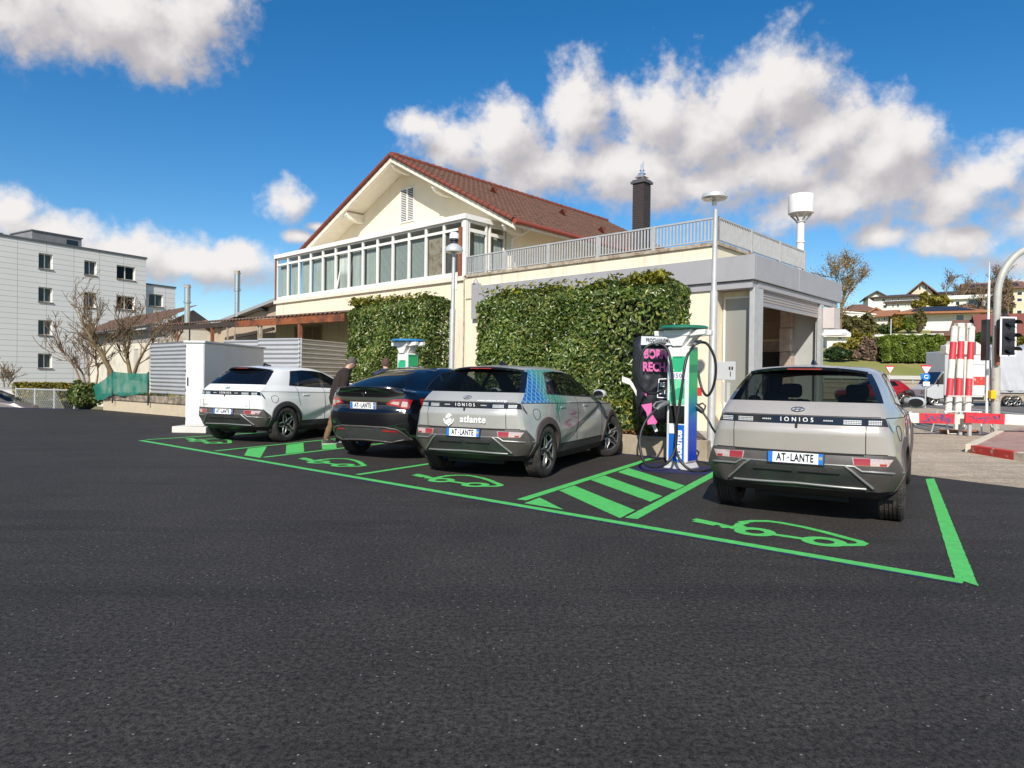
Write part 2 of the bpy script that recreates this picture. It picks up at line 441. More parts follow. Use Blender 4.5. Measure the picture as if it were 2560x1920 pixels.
class CarHalf:
    """right half of a body shell lofted through key rings; can be cut along lines and sorted into parts"""

    def __init__(self, rows, gaps, bulge=None, tweak=None):
        R = [ring(r) for r in rows]; full = []; ids = []
        for k in range(len(R) - 1):
            n = gaps[k]
            for i in range(n):
                t = i / n; row = []
                for a, b in zip(R[k], R[k + 1]):
                    p = a.lerp(b, t)
                    if bulge and bulge[k]:
                        q = Vector((p.x, p.y - 1.3, 0)); s = 4 * t * (1 - t) * bulge[k]
                        d = Vector((p.x, (p.y - 1.4) * .25, .25)).normalized(); p = p + d * s
                        if a.x < 1e-4 and b.x < 1e-4: p.x = 0
                    row.append(p)
                full.append(row); ids.append(k)
        full.append(R[-1])
        if tweak:
            for row in full:
                for p in row: tweak(p)
        self.bm = bmesh.new(); self.lr = self.bm.faces.layers.int.new('row'); self.lc = self.bm.faces.layers.int.new('seg')
        V = [[self.bm.verts.new(p) for p in row] for row in full]
        for j in range(len(full) - 1):
            for i in range(len(full[0]) - 1):
                try: f = self.bm.faces.new((V[j][i], V[j][i + 1], V[j + 1][i + 1], V[j + 1][i]))
                except ValueError: continue
                f[self.lr] = ids[j]; f[self.lc] = COLSEG[i]
        bmesh.ops.remove_doubles(self.bm, verts=self.bm.verts, dist=1e-5)
        bmesh.ops.dissolve_degenerate(self.bm, edges=self.bm.edges, dist=1e-6)
        self.bm.normal_update()
        self.tree = BVHTree.FromBMesh(self.bm)

    def side(self, y, z, off=0.0):
        h = self.tree.ray_cast(Vector((3, y, z)), Vector((-1, 0, 0)))
        return Vector((h[0].x + off, y, z)) if h[0] else Vector((.9 + off, y, z))

    def rear(self, x, z, off=0.0):
        h = self.tree.ray_cast(Vector((max(abs(x), 1e-4), -4, z)), Vector((0, 1, 0)))
        if not h[0]: return Vector((x, -.6 - off, z))
        n = h[1] if h[1].y < 0 else -h[1]
        p = h[0] + n * off
        return Vector((p.x if x >= 0 else -p.x, p.y, p.z))

    def cut(self, pred, co, no):
        fs = [f for f in self.bm.faces if pred(f.calc_center_median(), f[self.lr], f[self.lc])]
        g = set(fs)
        for f in fs: g.update(f.edges); g.update(f.verts)
        bmesh.ops.bisect_plane(self.bm, geom=list(g), dist=1e-5, plane_co=co, plane_no=no)

    def cut_poly(self, pred, poly, axis):
        n = len(poly)
        for i in range(n):
            (a0, b0), (a1, b1) = poly[i], poly[(i + 1) % n]
            lo = (min(a0, a1) - .03, min(b0, b1) - .03); hi = (max(a0, a1) + .03, max(b0, b1) + .03)
            no = Vector((0, b1 - b0, a0 - a1)) if axis == 'x' else Vector((b1 - b0, 0, a0 - a1))
            co = Vector((0, a0, b0)) if axis == 'x' else Vector((a0, 0, b0))
            if no.length < 1e-6: continue

            def pr(c, r, s):
                a = c.y if axis == 'x' else c.x
                return pred(c, r, s) and lo[0] - .06 < a < hi[0] + .06 and lo[1] - .06 < c.z < hi[1] + .06
            self.cut(pr, co, no.normalized())

    def take(self, faces, both=True, name='part', mats=None, parent=None, smooth=38, side=1):
        vs = {}; V = []; F = []
        for f in faces:
            idx = []
            for v in f.verts:
                if v not in vs: vs[v] = len(V); V.append(v.co.copy())
                idx.append(vs[v])
            F.append(idx)
        b = len(V)
        if both:
            V2 = V + [Vector((-p.x, p.y, p.z)) for p in V]; F2 = F + [[i + b for i in f][::-1] for f in F]
        elif side < 0: V2 = [Vector((-p.x, p.y, p.z)) for p in V]; F2 = [f[::-1] for f in F]
        else: V2, F2 = V, F
        me = bpy.data.meshes.new(name); me.from_pydata(V2, [], F2)
        bm = bmesh.new(); bm.from_mesh(me); bmesh.ops.remove_doubles(bm, verts=bm.verts, dist=2e-5); bm.to_mesh(me); bm.free()
        return mobj(name, me, mats, parent, smooth)


def inside(poly, a, b):
    c = False; n = len(poly)
    for i in range(n):
        (x0, y0), (x1, y1) = poly[i], poly[i - 1]
        if (y0 > b) != (y1 > b) and a < (x1 - x0) * (b - y0) / (y1 - y0) + x0: c = not c
    return c


def patch(car, c00, c10, c11, c01, off, name, m, parent, nu=10, nv=4, mirror=1, thick=.012, where='rear', both=False):
    """a thin shell hugging the body between four corners given in the view from behind (or from the side)"""
    fn = car.rear if where == 'rear' else car.side
    b = MB(); pts = []
    for lay in (0, 1):
        for j in range(nv + 1):
            for i in range(nu + 1):
                u, v = i / nu, j / nv
                a = (c00[0] * (1 - u) + c10[0] * u) * (1 - v) + (c01[0] * (1 - u) + c11[0] * u) * v
                z = (c00[1] * (1 - u) + c10[1] * u) * (1 - v) + (c01[1] * (1 - u) + c11[1] * u) * v
                p = fn(a, z, off if lay == 0 else off - thick)
                p.x *= mirror; pts.append(p)
    W = nu + 1; T = W * (nv + 1); F = []
    for j in range(nv):
        for i in range(nu): F.append((j * W + i, j * W + i + 1, (j + 1) * W + i + 1, (j + 1) * W + i))
    rim = [i for i in range(W)] + [j * W + nu for j in range(1, nv + 1)] + [nv * W + i for i in range(nu - 1, -1, -1)] + [j * W for j in range(nv - 1, 0, -1)]
    for i in range(len(rim)): F.append((rim[i], rim[(i + 1) % len(rim)], rim[(i + 1) % len(rim)] + T, rim[i] + T))
    b.add(pts, F)
    return b.obj(name, m, parent, 40)


def wheel(parent, x, y, side, steer=0.0, R=.372, style='petal', rim_m=None, width=.235, zrim=.25):
    """part: wheel (hub and brake disc) with the sub-parts tyre and rim; axis along x, outer face towards side*x"""
    T = Matrix.Translation((x, y, R)) @ Matrix.Rotation(steer, 4, 'Z') @ Matrix.Rotation(radians(90), 4, 'Y')
    if side < 0: T = T @ Matrix.Rotation(pi, 4, 'X')
    w = width / 2
    b = MB()
    b.lathe([(0.001, -.02), (.17, -.02), (.17, .0), (.07, .0), (.07, .05), (.001, .05)], 24, 0, T)
    b.lathe([(zrim - .01, -w + .01), (zrim - .015, w - .03)], 40, 0, T)
    hub = b.obj('wheel', M_RIMBLACK, parent, 35)
    b = MB()
    prof = [(zrim - .008, -w + .012), (zrim + .015, -w), (R - .03, -w), (R - .006, -w + .02), (R, -w + .045)]
    for g in (-.055, -.018, .018, .055): prof += [(R, g - .006), (R - .009, g - .004), (R - .009, g + .004), (R, g + .006)]
    prof += [(R, w - .045), (R - .006, w - .02), (R - .03, w), (zrim + .02, w), (zrim - .005, w - .014)]
    b.lathe(prof, 56, 0, T)
    for k in range(56):                                   # tread blocks on the shoulders
        a0, a1 = 2 * pi * k / 56, 2 * pi * (k + .55) / 56
        for s0, s1 in ((-w + .022, -w + .05), (w - .05, w - .022)):
            q = [(rr * cos(a), rr * sin(a), zz) for a in (a0, a1) for rr, zz in ((R - .006, s0), (R + .003, s0), (R + .003, s1), (R - .006, s1))]
            b.add(q, [(0, 1, 5, 4), (1, 2, 6, 5), (2, 3, 7, 6), (0, 3, 2, 1), (4, 5, 6, 7)], 0, T)
    b.obj('tyre', M_TYRE, hub, 40)
    b = MB()
    zf = w - .022
    b.lathe([(zrim - .012, zf - .05), (zrim - .012, zf), (zrim, zf + .006), (zrim + .004, zf - .004)], 48, 0, T)
    b.lathe([(.001, zf - .012), (.03, zf - .012), (.034, zf - .02), (.055, zf - .03)], 20, 1, T)
    n = 5
    for k in range(n):
        a = 2 * pi * k / n + .3

        def P(r, da, dz): return T @ Vector((r * cos(a + da), r * sin(a + da), zf + dz))
        if style == 'petal':                               # each petal: a closed loop of two curved arms with a bright lip
            for s in (-1, 1):
                path = [P(.045, s * .1, -.02), P(.09, s * .1, -.012), P(.14, s * .27, -.006), P(.19, s * .50, -.002), P(zrim - .02, s * .40 if s > 0 else s * .52, 0)]
                b.tube(path, [.013, .012, .011, .011, .013], 8, 0)
            b.tube([P(.05, .63, -.04), P(.15, .63, -.03), P(zrim - .015, .63, -.012)], [.026, .03, .036], 6, 1)
        else:
            b.tube([P(.04, 0, -.02), P(.15, .05, -.01), P(zrim - .01, .16, 0)], [.02, .018, .02], 6, 0)
            b.tube([P(.13, .05, -.012), P(zrim - .01, -.2, 0)], [.014, .014], 6, 0)
    b.obj('rim', [rim_m or M_RIM, M_RIMBLACK], hub, 40)
    return hub


def arch_poly(y, z, r, n=26, a0=-.25, a1=pi + .25):
    return [(y + r * cos(a0 + (a1 - a0) * i / n), z + r * sin(a0 + (a1 - a0) * i / n)) for i in range(n + 1)]


def arch_trim(car, parent, y, z, r0, r1, m, name='wheel_arch_trim', off=.016):
    for s in (1, -1):
        b = MB(); n = 36; V = []
        for i in range(n + 1):
            a = -.10 + (pi + .20) * i / n
            for r, o in ((r0, -.09), (r0, off), ((r0 + r1) / 2, off + .004), (r1 - .01, off), (r1, -.004)):
                yy, zz = y + r * cos(a), z + r * sin(a)
                p = car.side(yy, max(zz, .24), o); p.z = zz
                V.append((p.x * s, p.y, p.z))
        F = [(i * 5 + k, i * 5 + k + 1, i * 5 + k + 6, i * 5 + k + 5) for i in range(n) for k in range(4)]
        b.add(V, F); b.obj(name, m, parent, 35)


def wheel_well(parent, y, z, r, x0, x1, name='wheel_well'):
    b = MB()
    for s in (1, -1):
        n = 20; V = []
        for i in range(n + 1):
            a = -.3 + (pi + .6) * i / n
            V += [(s * x0, y + r * cos(a), z + r * sin(a)), (s * x1, y + r * cos(a), z + r * sin(a))]
        b.add(V, [(2 * i, 2 * i + 1, 2 * i + 3, 2 * i + 2) for i in range(n)])
        b.add([V[2 * i] for i in range(n + 1)], [tuple(range(n + 1))])
    return b.obj(name, M_GAP, parent, 40)


def line_on(car, pts, r, where, off=.001, step=.04):
    out = []
    for (a0, b0), (a1, b1) in zip(pts, pts[1:]):
        n = max(1, int(hypot(a1 - a0, b1 - b0) / step))
        for i in range(n): out.append((a0 + (a1 - a0) * i / n, b0 + (b1 - b0) * i / n))
    out.append(pts[-1])
    return [(car.side if where == 'side' else car.rear)(a, b, off) for a, b in out]


def gaps_obj(car, parent, side_lines=(), rear_lines=(), r=.0042, name='panel_gap', m=None):
    b = MB()
    for L in side_lines:
        P = line_on(car, L, r, 'side')
        for s in (1, -1): b.tube([(p.x * s, p.y, p.z) for p in P], r, 5)
    for L in rear_lines: b.tube(line_on(car, L, r, 'rear'), r, 5)
    return b.obj(name, m or M_GAP, parent, 60)


def plate(parent, co, tilt, frame_m=None):
    """part number_plate with its lettering as sub-part; co is the centre, outward is -y"""
    M = Matrix.Translation(co) @ Matrix.Rotation(tilt, 4, 'X')
    b = MB(); b.box(-.265, .265, -.006, .02, -.0585, .0585, 0, M)
    b.box(-.255, .255, -.0085, -.006, -.05, .052, 1, M)
    for s in (-1, 1): b.box(min(s * .255, s * .212), max(s * .255, s * .212), -.0105, -.0085, -.05, .052, 2, M)
    o = b.obj('number_plate', [frame_m or M_BLACK, M_PLATEWHITE, M_PLATEBLUE], parent)
    F = M @ frame_matrix((0, -.0108, .001), (1, 0, 0), (0, 0, 1))
    for txt, x in (('AT', -.132), ('LANTE', .062)):
        text_obj('lettering', txt, .105, M_PLATETXT, o, F @ Matrix.Translation((x, -.001, 0)), .002, .0035, 1.12, .62)
    b = MB()
    b.tube([F @ Vector((-.064 + .009 * cos(a), .0 + .009 * sin(a), .001)) for a in [i * pi / 8 for i in range(16)]], .0018, 5, 0, True)
    b.box(-.07, -.058, -.0125, -.0105, -.001, .003, 0, M)
    b.obj('emblem', M_PLATETXT, o)
    b = MB(); b.tube([F @ Vector((.2335 + .013 * cos(a), .008 + .013 * sin(a), .002)) for a in [i * pi / 8 for i in range(16)]], .0022, 5, 0, True)
    b.tube([F @ Vector((.2335 + .006 * cos(a), .008 + .006 * sin(a), .002)) for a in [i * pi / 6 for i in range(12)]], .002, 5, 0, True)
    b.obj('province_mark', M_YELLOW, o)
    return o


def seats(parent, y_front, y_rear, zc=1.0, paper=False):
    for x in (-.38, .38):
        b = MB(); b.box(x - .23, x + .23, y_front - .06, y_front + .1, .55, 1.18); b.box(x - .13, x + .13, y_front - .1, y_front - .0, 1.2, 1.38)
        b.obj('front_seat', M_SEAT, parent, 40, .05)
    b = MB(); b.box(-.62, .62, y_rear - .05, y_rear + .1, .5, 1.14)
    for x in (-.4, .4): b.box(x - .14, x + .14, y_rear - .06, y_rear + .04, 1.12, 1.27)
    b.obj('rear_seat', M_SEAT, parent, 40, .05)
    b = MB(); b.box(-.7, .7, -.45, 2.6, .42, .46); b.box(-.68, .68, -.42, y_rear, .92, .95); b.box(-.66, .66, 2.15, 2.5, .8, 1.02)
    b.obj('cabin_floor', M_SEAT, parent)
    b = MB(); b.tube([(-.38 + .17 * cos(a), 1.95 + .05 * sin(a), 1.0 + .16 * sin(a)) for a in [i * pi / 10 for i in range(20)]], .014, 6, 0, True)
    b.obj('steering_wheel', M_BLACK, parent)


def mirror(parent, car, y, z, body_m, glassy=True):
    for s in (1, -1):
        p = car.side(y, z); x = p.x
        b = MB()
        b.beam((s * (x - .03), y, z), (s * (x + .09), y - .02, z + .02), .09, .05, 1)
        V = []; F = []
        for i in range(9):
            t = i / 8; yy = y + .07 - .14 * t; sc = sin(pi * (.12 + .74 * t)) ** .6
            for j in range(14):
                a = 2 * pi * j / 14
                ca, sa = cos(a), sin(a); k = (abs(ca) ** 2.6 + abs(sa) ** 2.6) ** (-1 / 2.6)
                V.append((s * (x + .16 + .115 * sc * k * ca), yy, z + .055 + .075 * sc * k * sa))
        for i in range(8):
            for j in range(14): F.append((i * 14 + j, i * 14 + (j + 1) % 14, (i + 1) * 14 + (j + 1) % 14, (i + 1) * 14 + j))
        F.append(tuple(range(14))); F.append(tuple(range(8 * 14, 9 * 14)))
        b.add(V, F, 0)
        o = b.obj('door_mirror', [body_m, M_BLACK], parent, 50)
        b = MB(); V = [(s * (x + .16 + .085 * cos(a)), y - .0715, z + .055 + .055 * sin(a)) for a in [i * pi / 8 for i in range(16)]]
        b.add(V, [tuple(range(16))]); b.obj('mirror_glass', M_GLOSSBLACK, o)


def hatch_rows():
    return [
        [(0, -.56, .27), (.4, -.56, .27), (.66, -.54, .27), (.74, -.46, .27), (.82, 0, .23), (.84, 1, .21), (.84, 2, .21), (.82, 3, .23), (.74, 3.5, .23), (.66, 3.62, .23), (.4, 3.68, .23), (0, 3.7, .23)],
        [(0, -.70, .345), (.42, -.69, .345), (.73, -.63, .35), (.85, -.50, .355), (.895, 0, .33), (.885, 1, .31), (.885, 2, .31), (.895, 3, .33), (.85, 3.5, .31), (.74, 3.68, .31), (.4, 3.78, .31), (0, 3.8, .31)],
        [(0, -.80, .55), (.43, -.785, .55), (.79, -.69, .54), (.925, -.57, .51), (.945, 0, .53), (.918, 1, .5), (.918, 2, .5), (.945, 3, .53), (.90, 3.5, .5), (.78, 3.7, .5), (.4, 3.8, .5), (0, 3.83, .5)],
        [(0, -.775, .715), (.45, -.76, .715), (.80, -.675, .713), (.862, -.62, .705), (.938, 0, .72), (.93, 1, .7), (.93, 2, .7), (.938, 3, .72), (.88, 3.55, .7), (.77, 3.72, .7), (.4, 3.82, .7), (0, 3.845, .7)],
        [(0, -.80, .925), (.45, -.785, .925), (.765, -.69, .925), (.82, -.63, .92), (.918, 0, .91), (.918, 1, .89), (.922, 2, .88), (.93, 3, .86), (.82, 3.55, .8), (.73, 3.7, .8), (.4, 3.79, .8), (0, 3.81, .8)],
        [(0, -.765, .985), (.45, -.75, .985), (.755, -.665, .985), (.80, -.61, .98), (.905, 0, .975), (.912, 1, .95), (.915, 2, .93), (.915, 3, .9), (.80, 3.52, .82), (.71, 3.65, .82), (.4, 3.74, .82), (0, 3.76, .82)],
        [(0, -.75, 1.066), (.45, -.735, 1.066), (.735, -.655, 1.064), (.775, -.61, 1.06), (.895, 0, 1.05), (.905, 1, 1.03), (.905, 2, 1.01), (.89, 3, .96), (.74, 3.42, .89), (.66, 3.55, .89), (.4, 3.62, .89), (0, 3.64, .89)],
        [(0, -.585, 1.205), (.42, -.57, 1.205), (.695, -.49, 1.203), (.747, -.42, 1.20), (.825, .1, 1.175), (.838, .9, 1.14), (.838, 1.7, 1.11), (.83, 2.2, 1.085), (.78, 2.55, 1.05), (.70, 2.65, 1.05), (.4, 2.78, 1.06), (0, 2.82, 1.06)],
        [(0, -.19, 1.525), (.34, -.185, 1.522), (.555, -.12, 1.505), (.615, -.04, 1.495), (.665, .2, 1.505), (.68, .7, 1.52), (.68, 1.1, 1.51), (.67, 1.4, 1.485), (.64, 1.65, 1.445), (.56, 1.72, 1.455), (.3, 1.78, 1.485), (0, 1.8, 1.49)],
        [(0, -.05, 1.575), (.3, -.05, 1.572), (.45, .0, 1.562), (.5, .08, 1.56), (.52, .25, 1.566), (.53, .7, 1.58), (.53, 1.05, 1.57), (.52, 1.3, 1.55), (.48, 1.5, 1.52), (.42, 1.56, 1.525), (.2, 1.6, 1.535), (0, 1.62, 1.54)],
        [(0, .14, 1.598), (0, .15, 1.598), (0, .2, 1.6), (0, .25, 1.6), (0, .35, 1.602), (0, .7, 1.605), (0, 1.0, 1.6), (0, 1.15, 1.595), (0, 1.3, 1.585), (0, 1.35, 1.58), (0, 1.38, 1.577), (0, 1.4, 1.575)]]


def hatch_tweak(p):
    # the diagonal crease across both doors: the skin steps inwards below and behind the line, and a second soft one above it
    if p.x > .85 and .38 < p.y < 2.5 and .36 < p.z < 1.0:
        d = (p.z - (.44 + (p.y - .55) * .275)) * .96
        k = min(1, max(0, (p.y - .4) / .15)) * min(1, max(0, (2.5 - p.y) / .25))
        p.x -= k * (.032 * max(0, 1 - abs(d - .0) / .2) if d < 0 else .032 * max(0, 1 - d / .035))


def build_hatchback(label, loc, yaw, paint, style, clad, group, steer=0.0, see=G_CAR, wrap=False, tail_paint=None):
    """electric hatchback seen from behind; origin on the ground under the rear axle, nose towards +y"""
    t = thing('parked_car', label, 'car', (loc[0], loc[1], 0), -yaw, group)
    car = CarHalf(hatch_rows(), (2, 4, 4, 5, 2, 3, 4, 9, 3, 4), (0, .004, .006, 0, 0, 0, .008, .012, .012, .0), hatch_tweak)
    sidef = lambda c, r, s: 3 <= s <= 7
    AR, ZW = .405, .372
    for y in (0, 3.0):
        car.cut_poly(lambda c, r, s: 2 <= s <= 8 and c.x > .6, arch_poly(y, ZW, AR), 'x')
    win = [(.185, 1.19), (.36, 1.485), (.72, 1.507), (1.1, 1.497), (1.42, 1.462), (2.28, 1.105), (1.7, 1.123), (.9, 1.153)]
    upper = lambda c, r, s: 2 <= s <= 8 and r == 7
    car.cut_poly(upper, win, 'x')
    for yb in (.44, 1.2, 1.31): car.cut(lambda c, r, s: 3 <= s <= 7 and r == 7 and abs(c.y - yb) < .3, (0, yb, 1.1), (0, 1, -.12 if yb > 1 else -.35))
    rear_door = [(.42, .76), (.36, .42), (1.26, .42), (1.26, 1.2), (.33, 1.2), (.33, .98)]
    low = lambda c, r, s: 3 <= s <= 7 and 0 < r < 7
    for yb in (1.26, 2.42): car.cut(low, (0, yb, 0), (0, 1, 0))
    car.cut(lambda c, r, s: 3 <= s <= 7 and 0 < r < 7, (0, 0, .43), (0, 0, 1))
    car.cut(lambda c, r, s: 3 <= s <= 7 and 0 < r < 7 and abs(c.y - .39) < .4, (0, .39, .9), (0, 1, .1))
    rearf = lambda c, r, s: s <= 2 and r in (3, 4, 5, 6)
    car.cut(rearf, (.615, 0, 0), (1, 0, 0))
    skid = [(-.01, .605), (.44, .605), (.70, .36), (.68, .30), (-.01, .30)]
    car.cut_poly(lambda c, r, s: s <= 2 and r <= 3, skid, 'y')
    car.cut(lambda c, r, s: 3 <= s <= 4 and c.y < -.2 and 1 <= r <= 3, (0, -.62, .715), Vector((0, .85, 1)).normalized())

    def in_arch(c): return any((c.y - y) ** 2 + (c.z - ZW) ** 2 < (AR * .995) ** 2 and c.x > .55 for y in (0, 3.0))
    P = {}

    def put(k, f): P.setdefault(k, []).append(f)
    for f in car.bm.faces:
        c = f.calc_center_median(); r, s = f[car.lr], f[car.lc]
        if in_arch(c): continue
        if r == 0: put('under', f)
        elif s <= 1 and r == 7: put('rear_window', f)
        elif s == 2 and r == 7: put('window_surround', f)
        elif s <= 2 and r == 5: put('rear_light_bar', f)
        elif s <= 2 and r in (3, 4) and c.x > .615: put('body', f)
        elif s <= 2 and r in (3, 4, 6): put('tailgate', f)
        elif s <= 2 and r <= 2: put('skid_plate' if inside(skid, c.x, c.z) else 'rear_bumper', f)
        elif 3 <= s <= 7 and r == 7 and inside(win, c.y, c.z):
            lean = c.y - .12 * (c.z - 1.1)
            if c.y - .35 * (c.z - 1.1) < .44: put('quarter_pillar', f)
            elif 1.2 < lean < 1.31: put('window_pillar', f)
            elif lean < 1.25: put('window_rear', f)
            else: put('window_front', f)
        elif s >= 9 and r == 7: put('windscreen', f)
        elif 3 <= s <= 7 and c.y < -.2 and 1 <= r <= 3 and (c.y + .62) * .85 + (c.z - .715) < 0: put('rear_bumper', f)
        elif 3 <= s <= 7 and c.z < .43 and r > 0: put('sill', f)
        elif 3 <= s <= 7 and r < 7 and c.z > .43 and .39 - .1 * (c.z - .9) < c.y < 1.26: put('door_rear', f)
        elif 3 <= s <= 7 and r < 7 and c.z > .43 and 1.26 < c.y < 2.42: put('door_front', f)
        else: put('body', f)
    body = car.take(P['body'], name='body', mats=paint, parent=t)
    tg = car.take(P['tailgate'], name='tailgate', mats=tail_paint or paint, parent=t)
    for k, m in (('under', M_BLACK), ('rear_bumper', clad), ('skid_plate', M_SKIDDARK), ('sill', M_CLADBLACK), ('windscreen', see)):
        car.take(P[k], name={'under': 'underbody'}.get(k, k), mats=m, parent=t)
    for s in (1, -1):
        for k in ('window_surround', 'window_pillar', 'quarter_pillar'): car.take(P[k], False, 'window_pillar' if 'pillar' in k else k, M_GLOSSBLACK, t, 38, s)
    rw = car.take(P['rear_window'], name='rear_window', mats=see, parent=t)
    bar = car.take(P['rear_light_bar'], name='rear_light_bar', mats=M_GLOSSBLACK, parent=t)
    for s in (1, -1):
        for nm, fk, wk, hy in (('rear_door', 'door_rear', 'window_rear', .62), ('front_door', 'door_front', 'window_front', 1.62)):
            d = car.take(P[fk], False, nm, paint, t, 38, s)
            car.take(P[wk], False, 'window', see, d, 38, s)
            b = MB(); p = car.side(hy, .975, .004); b.box(min(s * (p.x - .01), s * (p.x + .006)), max(s * (p.x - .01), s * (p.x + .006)), hy - .1, hy + .1, .963, .99)
            b.obj('handle', paint, d, 40, .006)
    # window trims, panel gaps
    gaps_obj(car, t, [win + [win[0]]], (), .009, 'window_trim', M_BLACK)
    gaps_obj(car, t, [[(.42, .76), (.385, .9), (.37, 1.05), (.35, 1.165)], [(1.26, .43), (1.26, 1.14)], [(2.42, .43), (2.42, .95), (2.3, 1.09)], [(.42, .43), (2.42, .43)],
                      [(-.6, 1.063), (0, 1.052), (1, 1.032), (2, 1.012), (2.9, .965)],
                      [(-.30 + .085 * cos(a), .93 + (.1 if sin(a) < 0 else .05) * sin(a)) for a in [i * pi / 12 for i in range(25)]]],
             [[(.615, .72), (.615, 1.06)], [(-.615, .72), (-.615, 1.06)], [(-.80, .716), (-.4, .716), (.4, .716), (.80, .716)], [(-.735, 1.07), (.735, 1.07)]])
    b = MB(); b.tube(line_on(car, [(-.6, .708), (.6, .708)], 0, 'rear', -.002), .012, 6); b.obj('tailgate_seam_shadow', M_GAP, t, 60)  # black strip along the seam stands in for the shadow line below the tailgate
    b = MB(); p = car.rear(0, .955, .004); b.box(-.011, .011, p.y - .004, p.y + .03, .925, .985); b.obj('tailgate_latch', M_BLACK, tg)
    # rear light bar: pixel clusters and lettering
    for s in (1, -1):
        for x0, x1, n in ((.42, .575, 11), (.632, .745, 8)):
            b = MB()
            for i in range(n):
                for j in range(3):
                    x = x0 + (x1 - x0) * (i + .5) / n; z = 1.004 + .0155 * j
                    w = (x1 - x0) / n * .38; q = [car.rear(s * (x + dx), z + dz, .004) for dx, dz in ((-w, -.0052), (w, -.0052), (w, .0052), (-w, .0052))]
                    b.add(q, [(0, 1, 2, 3)])
            b.obj('pixel_light', M_PIXEL, bar)
        b = MB()
        for i in range(5):
            x = .25 + .018 * i; p = car.rear(s * x, 1.028, .003); b.box(p.x - .006, p.x + .006, p.y - .002, p.y + .01, 1.021, 1.034)
        b.obj('pixel_light', M_PIXEL, bar)
        tip = MB(); tip.add([car.side(-.60, .985, .008), car.side(-.60, 1.055, .008), car.side(-.53, .93, .008), car.side(-.545, .915, .008)], [(0, 1, 2, 3)])
        if s < 0: tip.v = [(-a, b_, c) for a, b_, c in tip.v]
        tip.obj('light_tip', M_GLOSSBLACK, bar)
    p = car.rear(0, 1.028, .004)
    M = frame_matrix((0, p.y - .001, 1.027), (1, 0, 0), (0, -.17, 1))
    text_obj('lettering', 'IONIQ5', .062, M_WHITETXT, bar, M, .002, .0012, 1.75, .95)
    # badge on the tailgate: an oval ring with a slanted H
    p = car.rear(0, 1.125, .004); q = car.rear(0, 1.16, .004)
    F = frame_matrix(p, (1, 0, 0), (q - p))
    b = MB(); b.tube([F @ Vector((.062 * cos(a), .032 * sin(a), .002)) for a in [i * pi / 14 for i in range(28)]], .0045, 6, 0, True)
    for s in (-1, 1): b.tube([F @ Vector((s * .026 - .012, -.022, .002)), F @ Vector((s * .026 + .002, .0, .004)), F @ Vector((s * .026 + .012, .022, .002))], [.006, .004, .006], 6)
    b.tube([F @ Vector((-.024, -.008, .003)), F @ Vector((.024, .008, .003))], .005, 6)
    b.obj('badge', M_CHROME if style != 'white' else pm('badge_green', (.1, .3, .3), .25, .6, var=0), tg)
    # bumper: lamps, bright edges, slots
    rb = t
    for s in (1, -1):
        lamp = patch(car, (.515, .607), (.80, .607), (.845, .675), (.50, .682), .006, 'rear_reflector', M_CLEARLAMP, t, 10, 3, s)
        patch(car, (.52, .611), (.655, .611), (.655, .676), (.512, .677), .009, 'red_lens', M_REDLAMP, lamp, 6, 3, s, .004)
        patch(car, (.735, .611), (.79, .611), (.795, .632), (.735, .632), .009, 'red_lens', M_REDLAMP, lamp, 4, 2, s, .004)
        b = MB()
        b.tube([car.rear(s * x, z, .006) for x, z in [(.44, .60), (.50, .555), (.58, .48), (.65, .415), (.675, .39)]], .013, 8)
        b.tube([car.rear(s * x, z, .004) for x, z in [(.44, .60), (.52, .60), (.585, .555), (.68, .553), (.78, .55), (.83, .545)]] + [Vector((s * v.x, v.y, v.z)) for v in (car.side(-.5, .54, .004), car.side(-.42, .538, .004))], .012, 8)
        b.obj('bumper_edge', M_SKID, t, 50)
        b = MB(); b.tube(line_on(car, [(s * .03, .523), (s * .40, .523)], 0, 'rear', .002), .013, 8); b.obj('bumper_slot', M_GAP, t, 50)
    b = MB(); b.tube(line_on(car, [(-.62, .38), (0, .395), (.62, .38)], 0, 'rear', .006), .012, 8); b.obj('bumper_lip', M_SKID, t, 50)
    b = MB(); b.tube(line_on(car, [(-.44, .602), (.44, .602)], 0, 'rear', .002), .008, 6); b.obj('bumper_edge', M_SKID, t, 50)
    for x in (-.36, .36):
        b = MB(); p = car.rear(x, .565, .002); b.cyl(p + Vector((0, .01, 0)), p + Vector((0, -.003, 0)), .011, None, 12); b.obj('parking_sensor', M_CLADBLACK, t, 40)
    b = MB(); b.box(-.45, .45, -.45, -.35, .2, .3); b.obj('rear_axle_beam', M_GAP, t)
    plate(t, car.rear(0, .645, .022), radians(-4), pm('plate_frame_brown', (.12, .05, .02), .5) if style == 'white' else None)
    # roof spoiler, fin, mirrors
    b = MB(); n = 24; V = []
    for i in range(n + 1):
        x = -.585 + 1.17 * i / n; k = (abs(x) / .585) ** 2.6
        V += [(x * .93, .0 + .1 * k, 1.578 - .035 * k), (x, -.30 + .19 * k, 1.562 - .045 * k), (x, -.312 + .19 * k, 1.548 - .045 * k), (x, -.305 + .19 * k, 1.53 - .045 * k), (x * .98, -.13 + .08 * k, 1.505 - .03 * k)]
    b.add(V, [(i * 5, i * 5 + 1, i * 5 + 6, i * 5 + 5) for i in range(n)], 0)
    b.add(V, [(i * 5 + k, i * 5 + k + 1, i * 5 + k + 6, i * 5 + k + 5) for i in range(n) for k in (1, 2, 3)], 1)
    sp = b.obj('roof_spoiler', [paint if style != 'white' else paint, M_GLOSSBLACK], t, 30, 0, False)
    b = MB(); b.box(-.17, .17, -.316, -.30, 1.534, 1.545); b.obj('brake_light', M_REDLAMP, sp)
